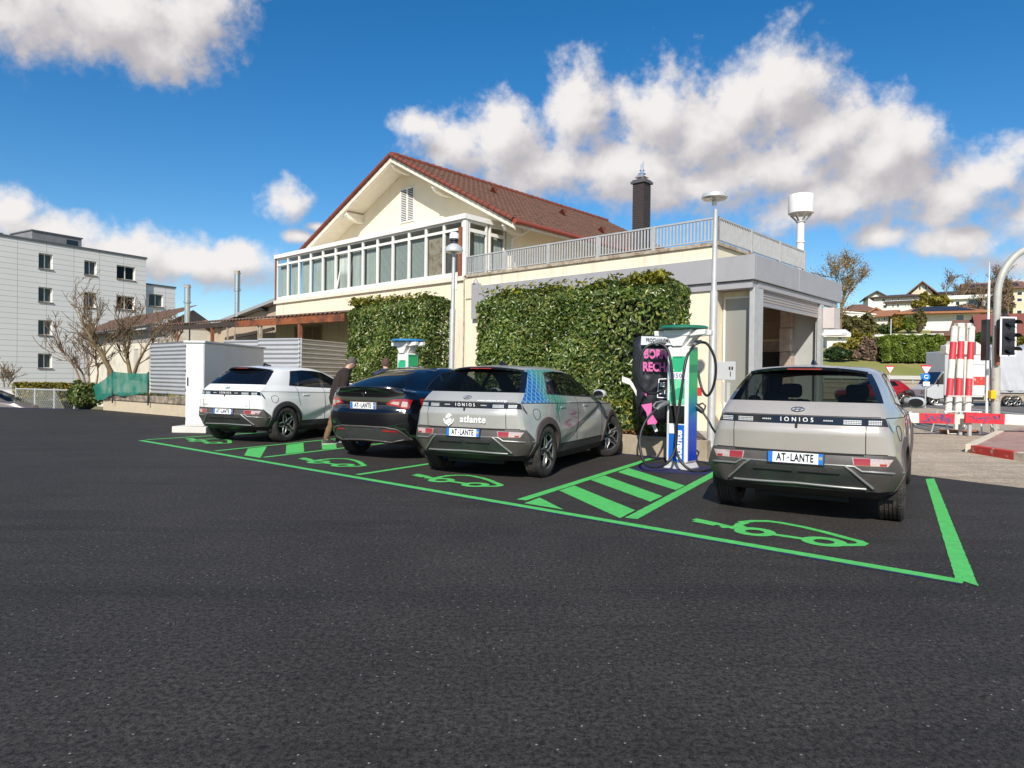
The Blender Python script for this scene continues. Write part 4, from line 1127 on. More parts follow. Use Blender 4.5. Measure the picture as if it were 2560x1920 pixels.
# car with plug, painted in each bay
SYM = [[(165, 412), (300, 440), (430, 474)], [(165, 425), (290, 450)], [(440, 474), (470, 445), (505, 436)], [(350, 466), (500, 466)], [(480, 432), (560, 424), (660, 425), (756, 437)], [(772, 440), (900, 464), (1040, 497), (1180, 535), (1290, 563), (1322, 578), (1300, 589), (1180, 590)], [(688, 515), (932, 551)]]
tip0 = gnd(2159, 1360)
for tip in ((2159, 1360), (1249.6, 1215), (906.5, 1165.5), (569.5, 1108.5)):
    sh_ = gnd(*tip) - tip0; b = MB()
    for L_ in SYM:
        P_ = px(L_, 1680, 1150, .3617)
        for p, q in zip(P_, P_[1:]):
            d = (q - p).normalized(); n = Vector((-d.y, d.x, 0)) * .042; e = d * .02
            b.add([Vector((v.x, v.y, .0042 + .0003 * (len(b.f) % 3))) for v in (p - n - e, q - n + e, q + n + e, p + n - e)], [(0, 1, 2, 3)])
    for cx, cy in ((572, 499), (1050, 567)):
        o_ = gnd(1680 + cx * .3617, 1150 + cy * .3617); n = 28
        V = [(o_.x + r * cos(2 * pi * i / n), o_.y + r * sin(2 * pi * i / n), .0055) for r in (.085, .185) for i in range(n)]
        b.add(V, [(i, (i + 1) % n, n + (i + 1) % n, n + i) for i in range(n)])
    b.v = [(x + sh_.x, y + sh_.y, z) for x, y, z in b.v]
    o = b.obj('vehicle_marking', M_GREEN, None, None, 0, False)
    bm = bmesh.new(); bm.from_mesh(o.data); bm.normal_update(); bmesh.ops.reverse_faces(bm, faces=[f for f in bm.faces if f.normal.z < 0]); bm.to_mesh(o.data); bm.free()
    tag(o, kind='structure')
# overspray: the blue layout paint left beside the green lines
d = (B - A).normalized(); n = Vector((-d.y, d.x, 0))
sheet('layout_paint', [A - n * .085, B - n * .10, B - n * .052, A - n * .052], .003, M_BLUEPAINT, .01, .06)
sheet('layout_paint', [kp(-2.1, -.02), kp(2.6, -.02), kp(2.6, -.2), kp(-2.1, -.16)], .003, M_BLUEPAINT, .03, .08)
sheet('layout_paint', [(-24, 27.25), (-15.9, 25.98), (-15.9, 25.6), (-24, 26.9)], .003, M_BLUEPAINT, .04, .1)
p = kp(-1.9, -1.45); sheet('layout_paint', [p + Vector(v) for v in ((-.7, -.1, 0), (.5, -.6, 0), (.9, .3, 0), (-.3, .8, 0))], .0032, M_BLUEPAINT, .08, .1)

# kerb of the planting bed and the bed itself
b = MB(); b.prism([(kp(k, n).x, kp(k, n).y) for k, n in ((-1.75, 0), (9.6, 0), (9.6, .16), (-1.75, .16))], -.02, .36, 'z')
tag(b.obj('kerb', M_CONC, None, None, .012), kind='structure')
M_SOIL = pm('bed_soil', (.14, .095, .055), .95, var=.4, scale=6, bump=.8, bscale=25, stain=(.24, .13, .06), sscale=8, slo=.5, shi=.65)
b = MB(); b.prism([(v.x, v.y) for v in (kp(-1.75, .16), kp(9.6, .16), bl(-16, -.05), bl(-1.0, -.05))], -.02, .33, 'z')
tag(b.obj('planting_bed', M_SOIL), kind='structure')
b = MB(); b.prism([(v.x, v.y) for v in (bl(-1.0, -.03), kp(-1.76, .16), kp(-1.76, -.05), Vector((4.25, 12.35, 0)), Vector((4.7, 11.75, 0)), bl(3.2, -3.0), bl(3.2, 9), bl(1.4, 9), bl(1.4, -.03))], -.03, .03, 'z')
tag(b.obj('pavement', M_PALE), kind='structure')
# traffic island with brick top and red and white kerbstones
isl = [gnd(2438, 1128), gnd(2560, 1146), gnd(2700, 1168), gnd(2760, 1100), gnd(2560, 1078), gnd(2500, 1089)]
M_BRICK = pm('island_brick', (.34, .19, .15), .9, var=.2, scale=6, stain=(.42, .30, .25), sscale=4, slo=.45, shi=.7)
b = MB(); b.prism([(p.x, p.y) for p in isl], -.02, .115, 'z'); tag(b.obj('traffic_island', M_BRICK), kind='structure')
M_KRED = pm('kerb_red', (.52, .045, .035), .75, var=.15, scale=6, stain=(.55, .42, .30), sscale=5, slo=.56, shi=.66)
M_KWHITE = pm('kerb_white', (.62, .54, .42), .8, var=.12, scale=6, stain=(.36, .2, .1), sscale=5, slo=.55, shi=.7)
p0, p1, p2 = gnd(2436, 1131), gnd(2544, 1149), gnd(2720, 1178)
for i, (a, c_, m) in enumerate(((p0, p1, M_KRED), (p1, p2, M_KWHITE))):
    b = MB(); b.beam(a + Vector((0, 0, .065)), c_ + Vector((0, 0, .065)), .16, .17); tag(b.obj('kerb', m, None, None, .012), kind='structure')
b = MB(); b.beam(gnd(2436, 1131) + Vector((-.02, .12, .07)), gnd(2503, 1088) + Vector((0, 0, .07)), .16, .16); tag(b.obj('kerb', M_KWHITE, None, None, .012), kind='structure')

# ================================================================ buildings
M_CREAM = pm('cream_render', (.78, .69, .515), .9, var=.06, scale=.8, bump=.12, bscale=120, stain=(.50, .40, .28), sscale=.9, sstretch=(1.6, 1.6, .35), slo=.62, shi=.9)
M_CREAM2 = pm('cream_render_streaked', (.77, .685, .515), .9, var=.07, scale=1.2, bump=.12, bscale=120, stain=(.40, .31, .22), sscale=1.1, sstretch=(3.5, 3.5, .22), slo=.53, shi=.82)
M_WHITEWOOD = pm('white_painted_wood', (.72, .66, .54), .6, var=.07, scale=3, stain=(.45, .36, .26), sscale=2.5, slo=.62, shi=.85)
M_PVC = pm('white_frame', (.77, .75, .70), .4, var=.04, scale=3, stain=(.55, .48, .40), sscale=3, slo=.62, shi=.85)
M_RUSTY = pm('rusty_steel', (.22, .08, .04), .8, var=.3, scale=9, stain=(.10, .045, .03), sscale=6)
M_STAINED = pm('stained_concrete', (.42, .36, .28), .9, var=.2, scale=5, stain=(.20, .13, .08), sscale=3.5, slo=.46, shi=.66, bump=.2)
M_GALV = pm('galvanised_steel', (.43, .43, .425), .5, .15, var=.1, scale=5)
M_FASCIA = pm('grey_fascia', (.36, .35, .36), .5, .1, var=.05, scale=2, stain=(.31, .30, .30), sscale=1.2, slo=.5, shi=.8)
M_DARK = pm('dark_interior', (.03, .03, .03), .9, var=.2)
M_CURTAIN = pm('curtain_cloth', (.46, .50, .47), .9, var=.15, scale=.9, stain=(.34, .38, .36), sscale=7, sstretch=(1, 1, .05), slo=.45, shi=.6)
M_BLIND = pm('window_blind', (.48, .52, .50), .6, var=.06, scale=2)
G_HOUSE = glass('house_glass', (.93, .97, .95), .18, .02, (.02, .03, .035))
G_DARKWIN = glass('dark_window_glass', (.62, .65, .66), .25, .02, (.012, .015, .02))


def tile_mat(name, c1, c2, c3):
    m = pm(name, c1, .9, 0, .2, 6, .15, 80, stain=c3, sscale=2.2, slo=.5, shi=.7, col2=c2)
    return m


M_TILE = tile_mat('red_brown_roof_tiles', (.135, .064, .04), (.195, .095, .058), (.075, .05, .038))
M_TILERED = tile_mat('red_verge_tiles', (.16, .036, .022), (.21, .055, .032), (.10, .032, .022))


def tiled_plane(p00, p10, p01, tile_w=.30, tile_h=.36, amp=.035, step=.03, sub=4):
    """roof covering: rounded tile columns and overlapping courses, p00->p10 along the ridge, p00->p01 down the slope"""
    p00, p10, p01 = Vector(p00), Vector(p10), Vector(p01)
    a, d = p10 - p00, p01 - p00; n = a.cross(d).normalized()
    if n.z < 0: n = -n
    nu = int(a.length / tile_w) * sub; rows = int(d.length / tile_h)
    vs = []; vv = []
    for j in range(rows):
        vv += [(j / rows, 0.0), ((j + .93) / rows, step), ((j + .97) / rows, step)]
    vv.append((1.0, 0.0))
    b = MB(); W = nu + 1
    jit = [random.uniform(-.006, .006) for _ in range(W)]
    for t, h in vv:
        for i in range(W):
            u = i / nu; w = abs(sin(pi * i / sub)) if sub else 0
            vs.append(p00 + a * u + d * t + n * (h + amp * w + jit[i]))
    b.add(vs, [(j * W + i, j * W + i + 1, (j + 1) * W + i + 1, (j + 1) * W + i) for j in range(len(vv) - 1) for i in range(nu)])
    return b


def part_window(parent, x0, x1, z0, z1, y, depth=.08, fw=.06, split=0, frame_m=None, pane_m=None, sill=False, curtain=None, flip=1, name='window'):
    """window part in the x-z plane of its building facing -y: frame, pane as sub-part"""
    b = MB(); b.frame(x0, x1, z0, z1, fw, y - .01, y + depth)
    for k in range(split):
        xm = x0 + (x1 - x0) * (k + 1) / (split + 1); b.box(xm - fw * .6, xm + fw * .6, y, y + depth - .01, z0 + fw, z1 - fw)
    if sill: b.box(x0 - .06, x1 + .06, y - .09, y - .012, z0 - .05, z0 - .003)
    w = b.obj(name, frame_m or M_PVC, parent)
    yq = y + depth * .4; g = MB(); g.add([(x0 + fw * .5, yq, z0 + fw * .5), (x1 - fw * .5, yq, z0 + fw * .5), (x1 - fw * .5, yq, z1 - fw * .5), (x0 + fw * .5, yq, z1 - fw * .5)], [(0, 1, 2, 3)]); g.obj('pane', pane_m or G_HOUSE, w)
    if curtain:
        c = MB(); n = 24
        c.grid(lambda u, v: (x0 + fw + (x1 - x0 - 2 * fw) * u, y + depth + .05 + .018 * sin(u * 60), z0 + (z1 - z0) * v), n * 3, 1); c.obj('curtain', curtain, w, 60)
    return w


def bpl(u, v, y):
    """local x and z where photo pixel (u, v) meets the plane y of the building frame"""
    d = D0 * FPX + CR * (u - 1280) - CU * (v - 960); o = Vector((0, 0, EYE))
    k = (WALL + EY * y - o).dot(EY) / d.dot(EY); p = o + d * k
    return (p - WALL).dot(EX), p.z


# ---------------------------------------------------------------- the house with the gable and the winter garden
house = thing('house', 'cream gabled house with red brown tiled roof and long white glazed veranda', 'house', WALL, BROT)
XL, XR = -23.15, -9.5
YG, YE = 2.15, 1.05                     # gable wall, verge of the roof
b = MB(); b.box(XL, XR + .1, 0, .3, 0, 4.93); b.box(XL, XL + .3, .3, 14, 0, 4.93)
b.obj('wall', M_CREAM2, house)
b = MB(); b.box(XL - .08, XR + .02, -.10, 2.3, 4.932, 5.10); b.obj('veranda_floor', M_WHITEWOOD, house, None, .01)
apx, apz = -15.35, 11.0
eL, eR = (-23.1, 7.5), (-8.05, 7.12)
slL = (apz - eL[1]) / (apx - eL[0]); slR = (apz - eR[1]) / (eR[0] - apx)
WLx, WRx = XL + .2, -9.15
def roof_z(x): return apz - ((apx - x) * slL if x < apx else (x - apx) * slR)
b = MB(); b.prism([(WLx, 5.1), (WRx, 5.1), (WRx, roof_z(WRx) - .22), (apx, apz - .24), (WLx, roof_z(WLx) - .22)], YG, YG + .3, 'y')
b.obj('gable_wall', M_CREAM, house)
b = MB(); b.box(WRx - .3, WRx, YG + .3, 17, 5.0, roof_z(WRx) - .22); b.obj('side_wall', M_CREAM, house)
# roof: boarded underside, two tiled slopes, ridge and verge tiles
YB = 17.4
b = MB()
for (x0, x1) in ((apx, eR[0]), (eL[0], apx)):
    z0, z1 = roof_z(x0), roof_z(x1)
    b.add([(x0, YE + .06, z0 - .22), (x1, YE + .06, z1 - .22), (x1, YB, z1 - .22), (x0, YB, z0 - .22), (x0, YE + .06, z0 - .07), (x1, YE + .06, z1 - .07), (x1, YB, z1 - .07), (x0, YB, z0 - .07)],
          [(0, 3, 2, 1), (4, 5, 6, 7), (0, 1, 5, 4), (1, 2, 6, 5), (2, 3, 7, 6), (3, 0, 4, 7)])
soff = b.obj('roof', M_WHITEWOOD, house)
b = MB()
for (x0, x1) in ((apx, eR[0]), (eL[0], apx)):           # barge boards with a step
    for dz, y0, y1, h in ((-.30, YE + .02, YE + .058, .22), (-.34, YE + .058, YE + .10, .10)):
        b.add([(x, y, roof_z(x) + dz + k) for y in (y0, y1) for x, k in ((x0, 0), (x1, 0), (x1, h), (x0, h))], [(0, 1, 2, 3), (7, 6, 5, 4), (0, 4, 5, 1), (1, 5, 6, 2), (2, 6, 7, 3), (3, 7, 4, 0)])
b.obj('barge_board', M_WHITEWOOD, soff)
b = tiled_plane((apx, YE - .02, apz), (apx, YB, apz), (eR[0] + .02, YE - .02, roof_z(eR[0] + .02))); b.obj('tile_slope', M_TILE, soff, 35, 0, False)
b = tiled_plane((apx, YE - .02, apz), (apx, YB, apz), (eL[0], YE - .02, roof_z(eL[0])), sub=2); b.obj('tile_slope', M_TILE, soff, 35, 0, False)
b = MB()
for (x0, x1) in ((apx, eR[0]), (eL[0], apx)):
    n = int(abs(x1 - x0) / .30)
    for k in range(n):
        xa, xb = x0 + (x1 - x0) * k / n, x0 + (x1 - x0) * (k + .96) / n
        b.tube([(xa, YE - .02, roof_z(xa) + .015), (xb, YE - .02, roof_z(xb) + .015)], [.085, .10] if x1 > apx else [.10, .085], 8)
b.obj('verge_tiles', M_TILERED, soff, 50)
b = MB()
for k in range(40):
    y = YE + (YB - YE) * k / 40; b.tube([(apx, y, apz + .03), (apx, y + .42, apz + .05)], [.12, .14], 8)
b.obj('ridge_tiles', M_TILERED, soff, 50)
b = MB(); b.tube([(eR[0] + .08, YE, eR[1] - .05), (eR[0] + .08, YB, eR[1] - .05)], .085, 10); b.cyl((eR[0] + .08, YE - .05, eR[1] - .05), (eR[0] + .08, YE + .25, eR[1] - .05), .10)
b.obj('gutter', pm('red_gutter', (.27, .055, .03), .5, 0, var=.15), soff, 50)
for yy, dx in ((5, 2.2), (9.5, 2.6), (10, 4.6), (13, 3.8)):
    x = apx + dx; z = roof_z(x); b = MB(); b.add([(x, yy, z + .02), (x + .4, yy, z - .12), (x + .36, yy - .2, z + .16), (x, yy - .02, z + .06), (x + .36, yy + .2, z + .16)], [(0, 2, 1), (0, 3, 2), (0, 4, 3), (0, 1, 4), (1, 2, 4), (2, 3, 4)]); b.obj('vent_tile', M_TILERED, soff)
x = apx + 5.6; z = roof_z(x); b = MB(); b.box(x - .3, x + .3, 14, 14.8, z, z + .16); b.obj('skylight', M_TILERED, soff)
# purlin ends under the overhang
for x, w in ((apx, .24), (apx + 2.7, .24), (eR[0] - .6, .24), (apx - 3.6, .28)):
    z = roof_z(x) - .40; b = MB()
    b.prism([(YE + .11, z + .14), (YE + .11, z - .02), (YE + .22, z - .16), (YE + .62, z - .26), (YG, z - .26), (YG, z + .14)], x - w / 2, x + w / 2, 'x'); b.obj('purlin_end', M_WHITEWOOD, soff, None, .02)
# louvred shutter in the gable
b = MB(); x0, x1, z0, z1 = -16.0, -15.02, 8.3, 9.85; yv = YG
b.frame(x0, x1, z0, z1, .05, yv - .05, yv - .003); b.box((x0 + x1) / 2 - .035, (x0 + x1) / 2 + .035, yv - .05, yv - .003, z0 + .05, z1 - .05)
n = 19
for k in range(n):
    z = z0 + .07 + (z1 - z0 - .14) * k / (n - 1)
    for xa, xb in ((x0 + .05, (x0 + x1) / 2 - .035), ((x0 + x1) / 2 + .035, x1 - .05)):
        b.add([(xa, yv - .048, z - .03), (xb, yv - .048, z - .03), (xb, yv - .008, z + .022), (xa, yv - .008, z + .022)], [(0, 1, 2, 3)])
sh = b.obj('gable_shutter', M_PVC, house)
b = MB(); b.box(x0 + .05, x1 - .05, yv - .006, yv - .002, z0 + .05, z1 - .05); b.obj('louvre_gap', M_DARK, sh)
# winter garden: header, corner posts, thirteen bays with transom lights, the return on the right
b = MB(); b.box(XL - .05, XR + .12, -.12, .06, 7.17, 7.36); b.box(XR - .02, XR + .12, .06, 2.25, 7.17, 7.36)
b.box(XL, XR, .06, 2.2, 7.22, 7.33)
b.box(XR - .06, XR + .08, -.06, .10, 5.102, 7.168); b.obj('veranda_header', M_PVC, house, None, .01)
b = MB(); b.box(XL - .06, XL + .06, -.05, .1, 5.102, 7.168); b.obj('corner_post', M_RUSTY, house)
b = MB(); b.box(XR - .26, XR - .10, -.10, -.03, 5.102, 6.9); b.obj('blind_guide', M_RUSTY, house)
N_BAY = 13; bw = (XR - .1 - (XL + .1)) / N_BAY
M_BROWNBOARD = pm('stained_board', (.42, .36, .28), .9, var=.25, scale=3, stain=(.25, .17, .11), sscale=3, slo=.45, shi=.6)
M_DARKBLIND = pm('dark_panel', (.10, .085, .08), .7, var=.2, scale=3)
for k in range(N_BAY):
    x0 = XL + .1 + bw * k; x1 = x0 + bw
    b = MB()
    b.box(x0, x0 + .055, -.03, .05, 5.105, 7.165); b.box(x1 - .055, x1, -.03, .05, 5.105, 7.165)
    b.box(x0 + .055, x1 - .055, -.03, .05, 5.105, 5.27); b.box(x0 + .055, x1 - .055, -.03, .05, 6.80, 6.90); b.box(x0 + .055, x1 - .055, -.03, .05, 7.10, 7.165)
    w = b.obj('window', M_PVC, house)
    g = MB(); g.add([(x0 + .05, .012, 6.895), (x1 - .05, .012, 6.895), (x1 - .05, .012, 7.105), (x0 + .05, .012, 7.105)], [(0, 1, 2, 3)]); g.obj('transom_pane', G_HOUSE, w)
    g = MB(); tilt = .34 if k == 5 else 0
    g.add([(x0 + .06, .012, 5.28), (x1 - .06, .012, 5.28), (x1 - .06, .012 - 0, 6.8), (x0 + .06, .012, 6.8)], [(0, 1, 2, 3)])
    if tilt:
        g.v = [(x, y - (z - 5.28) * .0 + (.30 if z > 6 else 0), z) for x, y, z in g.v]
        f = MB()
        for xa in (x0 + .09, x1 - .09): f.beam((xa, .02, 5.30), (xa, .32, 6.76), .06, .05)
        f.beam((x0 + .09, .32, 6.76), (x1 - .09, .32, 6.76), .06, .05); f.obj('tilted_sash', M_PVC, w)
    g.obj('pane', G_HOUSE, w)
    cm = {11: M_BROWNBOARD, 12: M_DARKBLIND}.get(k, M_BLIND if k in (8, 9, 10) else M_CURTAIN)
    c = MB()
    if k in (8, 9, 10):
        for q in range(34):
            z = 5.3 + q * .0445; c.add([(x0 + .06, .10, z), (x1 - .06, .10, z), (x1 - .06, .125, z + .038), (x0 + .06, .125, z + .038)], [(0, 1, 2, 3)])
        c.obj('blind', cm, w)
    elif k in (11, 12):
        c.box(x0 + .06, x1 - .06, .09, .11, 5.28, 6.8); c.obj('panel', cm, w)
    else:
        lo = .0 if k in (0, 2, 3, 4, 6) else .22
        c.grid(lambda u, v: (x0 + .06 + (x1 - x0 - .12) * (u if k != 7 else u * (.62 + .3 * v)) * (1 - (lo if k not in (7,) else 0) * (1 - v)) , .16 + .03 * sin(u * 40), 5.15 + 1.8 * v), 48, 6)
        c.obj('curtain', cm, w, 60)
for ya, yb in ((.14, 1.12), (1.24, 2.1)):
    b = MB()
    for z0, z1 in ((5.105, 5.27), (6.75, 6.88), (7.08, 7.165)): b.box(XR - .04, XR + .05, ya + .07, yb - .07, z0, z1)
    b.box(XR - .04, XR + .05, ya, ya + .07, 5.105, 7.165); b.box(XR - .04, XR + .05, yb - .07, yb, 5.105, 7.165)
    w = b.obj('window', M_PVC, house)
    for z0, z1, nm in ((5.265, 6.755, 'pane'), (6.875, 7.085, 'transom_pane')):
        g = MB(); g.add([(XR, ya + .06, z0), (XR, yb - .06, z0), (XR, yb - .06, z1), (XR, ya + .06, z1)], [(0, 1, 2, 3)]); g.obj(nm, G_HOUSE, w)
    c = MB(); c.grid(lambda u, v: (XR - .16 + .02 * sin(u * 40), ya + (yb - ya) * (.5 + .5 * u), 5.15 + 1.8 * v), 30, 1); c.obj('curtain', M_CURTAIN, w, 60)
# ground floor window with louvred shutter under the canopy
lw0, lw1, lz0, lz1 = -21.3, -18.9, 3.02, 3.72
w = part_window(house, lw0, lw1, lz0, lz1, -.04, .04, .07, 2, pm('beige_shutter', (.45, .34, .2), .7), M_DARK, True)
b = MB()
for k in range(11):
    z = lz0 + .09 + k * .054; b.box(lw0 + .08, lw1 - .08, -.06, -.055, z, z + .028)
b.obj('louvre', pm('beige_shutter', (.45, .34, .2), .7), w)
b = MB(); b.tube([(XR + .02, -.04, 5.0), (XR + .05, -.05, 3.0), (XR + .0, -.05, 0)], .02, 6); b.tube([(XR + .1, -.035, 4.25), (-4, -.035, 4.3)], .012, 6); b.obj('wall_cable', M_STAINED, house)
b = MB(); b.tube([(eR[0] + .05, YG - .05, eR[1] - .1), (WRx + .06, YG - .06, 6.7), (WRx + .06, YG - .06, 5.2)], .04, 8); b.obj('downpipe', M_PVC, house, 50)

# ---------------------------------------------------------------- garage with the roof terrace
garage = thing('garage', 'cream flat roofed garage with grey fascia, roller door and railed roof terrace', 'garage', WALL, BROT)
GX, TX = 1.4, .33
b = MB(); b.box(-9.38, .22, 0, .28, 0, 5.02); b.box(.22, TX - .01, 0, .28, 4.66, 5.02); b.box(TX - .28, TX - .01, .28, 6.5, 4.66, 5.02)
b.obj('wall', M_CREAM2, garage)
b = MB(); b.box(-9.36, TX + .06, -.06, 6.6, 5.022, 5.13); b.obj('terrace_slab', M_STAINED, garage, None, .015)
b = MB()
for k in range(60):                                     # drip stains and chipped edge under the slab
    pass
fas = MB(); fas.box(-8.9, GX + .02, -.14, -.02, 4.02, 4.66); fas.box(GX - .10, GX + .02, -.02, 3.0, 4.02, 4.66); fas.box(GX - .10, GX + .02, 3.012, 6.85, 4.02, 4.66)
fas.obj('fascia', M_FASCIA, garage, None, .008)
b = MB(); b.box(-8.9, GX - .06, -.06, .25, 3.82, 4.0); b.box(GX - .22, GX - .04, .25, 6.6, 3.84, 4.0); b.obj('lintel', M_FASCIA, garage)
b = MB(); b.box(.25, GX - .1, .0, 6.6, 4.3, 4.4); b.box(-3.4, GX - .25, .3, 6.5, 3.9, 3.98); b.obj('canopy_roof', M_STAINED, garage)
# window pillar, shop window, corner post, door posts
b = MB(); b.box(.16, .26, -.02, .55, 0, 3.815); b.obj('pillar', M_CREAM2, garage)
w = part_window(garage, .30, 1.22, .75, 3.68, .5, .06, .05, 0, M_PVC, glass('frosted_glass', (.7, .72, .68), .72, .22, (.36, .36, .33)))
b = MB(); b.box(.27, 1.22, .46, .60, 0, .745); b.obj('window_apron', M_CREAM2, garage)
b = MB(); b.box(.27, 1.22, .5, .6, 3.685, 3.815); b.obj('window_lintel', M_CREAM2, garage)
b = MB(); b.box(1.225, 1.36, .04, .6, 0, 3.83); b.obj('corner_post', M_GALV, garage, None, .006)
b = MB(); b.box(1.2, 1.36, 5.05, 5.32, 0, 3.83); b.box(1.27, 1.36, 4.99, 5.05, 0, 3.4); b.obj('door_post', M_GALV, garage, None, .006)
xe, xp = bpl(1986, 850, 5.33)[0], bpl(1952, 850, 5.1)[0]
b = MB(); b.box(xe, 1.2, 5.33, 5.5, 0, 3.9); b.obj('end_wall', pm('grey_plaster', (.40, .40, .385), .9, var=.05, scale=2), garage)
b = MB(); n = 40; V = []; zt, zb = 3.84, 3.40             # half raised roller door: curved slats and a plain bottom bar
for k in range(n + 1):
    z = zb + .11 + (zt - zb - .11) * k / n; xx = 1.27 + .02 * abs(sin(pi * 4.5 * k / n))
    V += [(xx, .62, z), (xx, 5.0, z)]
b.add(V, [(2 * k, 2 * k + 1, 2 * k + 3, 2 * k + 2) for k in range(n)]); b.box(1.25, 1.30, .62, 5.0, zb, zb + .105)
b.obj('roller_door', pm('roller_slats', (.42, .36, .30), .45, .3, var=.1, scale=6, stain=(.28, .3, .36), sscale=8, sstretch=(1, .05, 6), slo=.45, shi=.6), garage, 40)
M_STONE = pm('stone_cladding', (.38, .29, .24), .85, var=.2, scale=5, bump=.5, bscale=14, stain=(.50, .42, .36), sscale=3, slo=.45, shi=.65)
b = MB()
for j in range(5):
    b.box(xp - .02 * (j % 2), xe + .02 - .02 * (j % 2), 5.0, 5.5, .02 + j * .78, .02 + (j + 1) * .78 - .014)
b.obj('stone_pillar', M_STONE, garage, None, .02)
zl1, zl2 = bpl(1925, 807, 6.3)[1], bpl(1925, 850, 6.3)[1]
b = MB()
for j in range(6):
    for i in range(6):
        z0 = zl2 - .03 - (j + 1) * .42
        if z0 > -.3: b.box(-3.4 + i * .62, -3.4 + (i + 1) * .62 - .02, 6.26, 6.298, max(0, z0), z0 + .405)
b.obj('wall_tiles', M_STONE, garage)
b = MB(); b.box(-3.42, .2, 6.25, 6.298, zl2 + .02, zl1 - .02); b.box(-3.42, .2, 6.25, 6.298, zl1 + .02, 3.88); b.obj('wall_panel', pm('beige_panel', (.30, .21, .15), .8, var=.08), garage)
b = MB(); b.box(xp - .95, xp - .35, 5.9, 6.2, .03, bpl(1940, 880, 6)[1]); b.obj('ticket_cabinet', M_DARK, garage)
b = MB(); b.box(-9.3, TX - .3, 6.3, 6.5, 0, 5.0); b.box(-3.7, -3.43, .3, 6.3, 0, 4.6); b.obj('back_wall', M_CREAM, garage)
# white box sign on the far corner
b = MB(); b.box(1.365, 1.70, 5.2, 5.8, 3.08, 3.72); b.obj('wall_box', pm('white_box', (.52, .47, .45), .6, var=.05), garage, None, .01)
b = MB(); b.box(1.365, 1.95, 5.2, 5.7, 2.86, 2.93); b.obj('small_awning', M_PVC, garage)
# railing round the terrace
for (pa, pb, n) in (((-9.45, .02), (TX, .02), 5), ((TX, .02), (TX, 6.4), 3)):
    pa, pb = Vector((*pa, 0)), Vector((*pb, 0)); d = (pb - pa); L_ = d.length; d.normalize()
    b = MB(); b.beam(pa + Vector((0, 0, 5.78)), pb + Vector((0, 0, 5.78)), .05, .045); b.beam(pa + Vector((0, 0, 5.19)), pb + Vector((0, 0, 5.19)), .04, .03)
    m = int(L_ / .105)
    for k in range(m):
        q = pa + d * (L_ * (k + .5) / m); b.beam(q + Vector((0, 0, 5.207)), q + Vector((0, 0, 5.757)), .05, .014)
    r = b.obj('railing', M_GALV, garage)
    for k in range(n + 1):
        q = pa + d * (L_ * k / n); b = MB(); b.beam(q + Vector((0, -.01, 5.135)), q + Vector((0, -.01, 5.80)), .11, .06); b.obj('railing_post', M_GALV, r)
b = MB(); b.box(-8.95, -8.60, -.17, -.03, 3.5, 4.75); b.cyl((-8.8, -.10, 4.75), (-8.8, -.10, 4.95), .12, .02); b.obj('fascia_end', M_FASCIA, garage)
# painted red and white band at the foot of the wall
for u0, u1, v0, v1 in ((1741, 1755, 969, 989), (1788, 1799, 1029, 1043)):
    (xa, za), (xb, zb) = bpl(u0, v1, 0), bpl(u1, v0, 0)
    b = MB(); b.box(xa, min(xb, .155), -.008, -.003, za, zb); b.obj('painted_band', pm('red_wall_paint', (.6, .03, .03), .7, var=.08), garage)
# chimney with clad shaft, cap, cowl
cx, cy = bpl(1604, 500, 6.6)[0], 6.6
b = MB(); b.box(cx - .25, cx + .25, cy - .25, cy + .25, 5.13, 9.25)
for k in range(53): b.box(cx - .262, cx + .262, cy - .262, cy + .262, 5.2 + k * .076, 5.2 + k * .076 + .05)
ch = b.obj('chimney', pm('brown_cladding', (.055, .042, .04), .6, .1, var=.12), garage)
b = MB(); b.box(cx - .33, cx + .33, cy - .33, cy + .33, 9.26, 9.36); b.box(cx - .28, cx + .28, cy - .28, cy + .28, 9.37, 9.42); b.obj('chimney_cap', pm('dark_sheet', (.11, .11, .115), .5, .3), ch, None, .01)
b = MB(); b.prism([(cx - .22, 9.52), (cx + .22, 9.52), (cx + .06, 9.62), (cx - .06, 9.62)], cy - .2, cy + .2, 'y'); b.lathe([(.09, 9.43), (.09, 9.64), (.15, 9.66), (.15, 9.70), (.07, 9.72), (.07, 9.80), (.11, 9.82), (.001, 9.85)], 16, 0, Matrix.Translation((cx, cy, 0)))
for s in (-.05, .01, .07): b.cyl((cx + s, cy, 9.8), (cx + s, cy, 10.12 + .8 * s), .014, None, 8)
b.obj('cowl', M_CHROME, ch, 40)

# ---------------------------------------------------------------- apartment block on the left
A0 = at(115, 929, 56); A0.z = 0; AROT = radians(59.3)
apt = thing('apartment_block', 'pale grey flat roofed apartment block with panelled front, four storeys', 'building', A0, AROT)


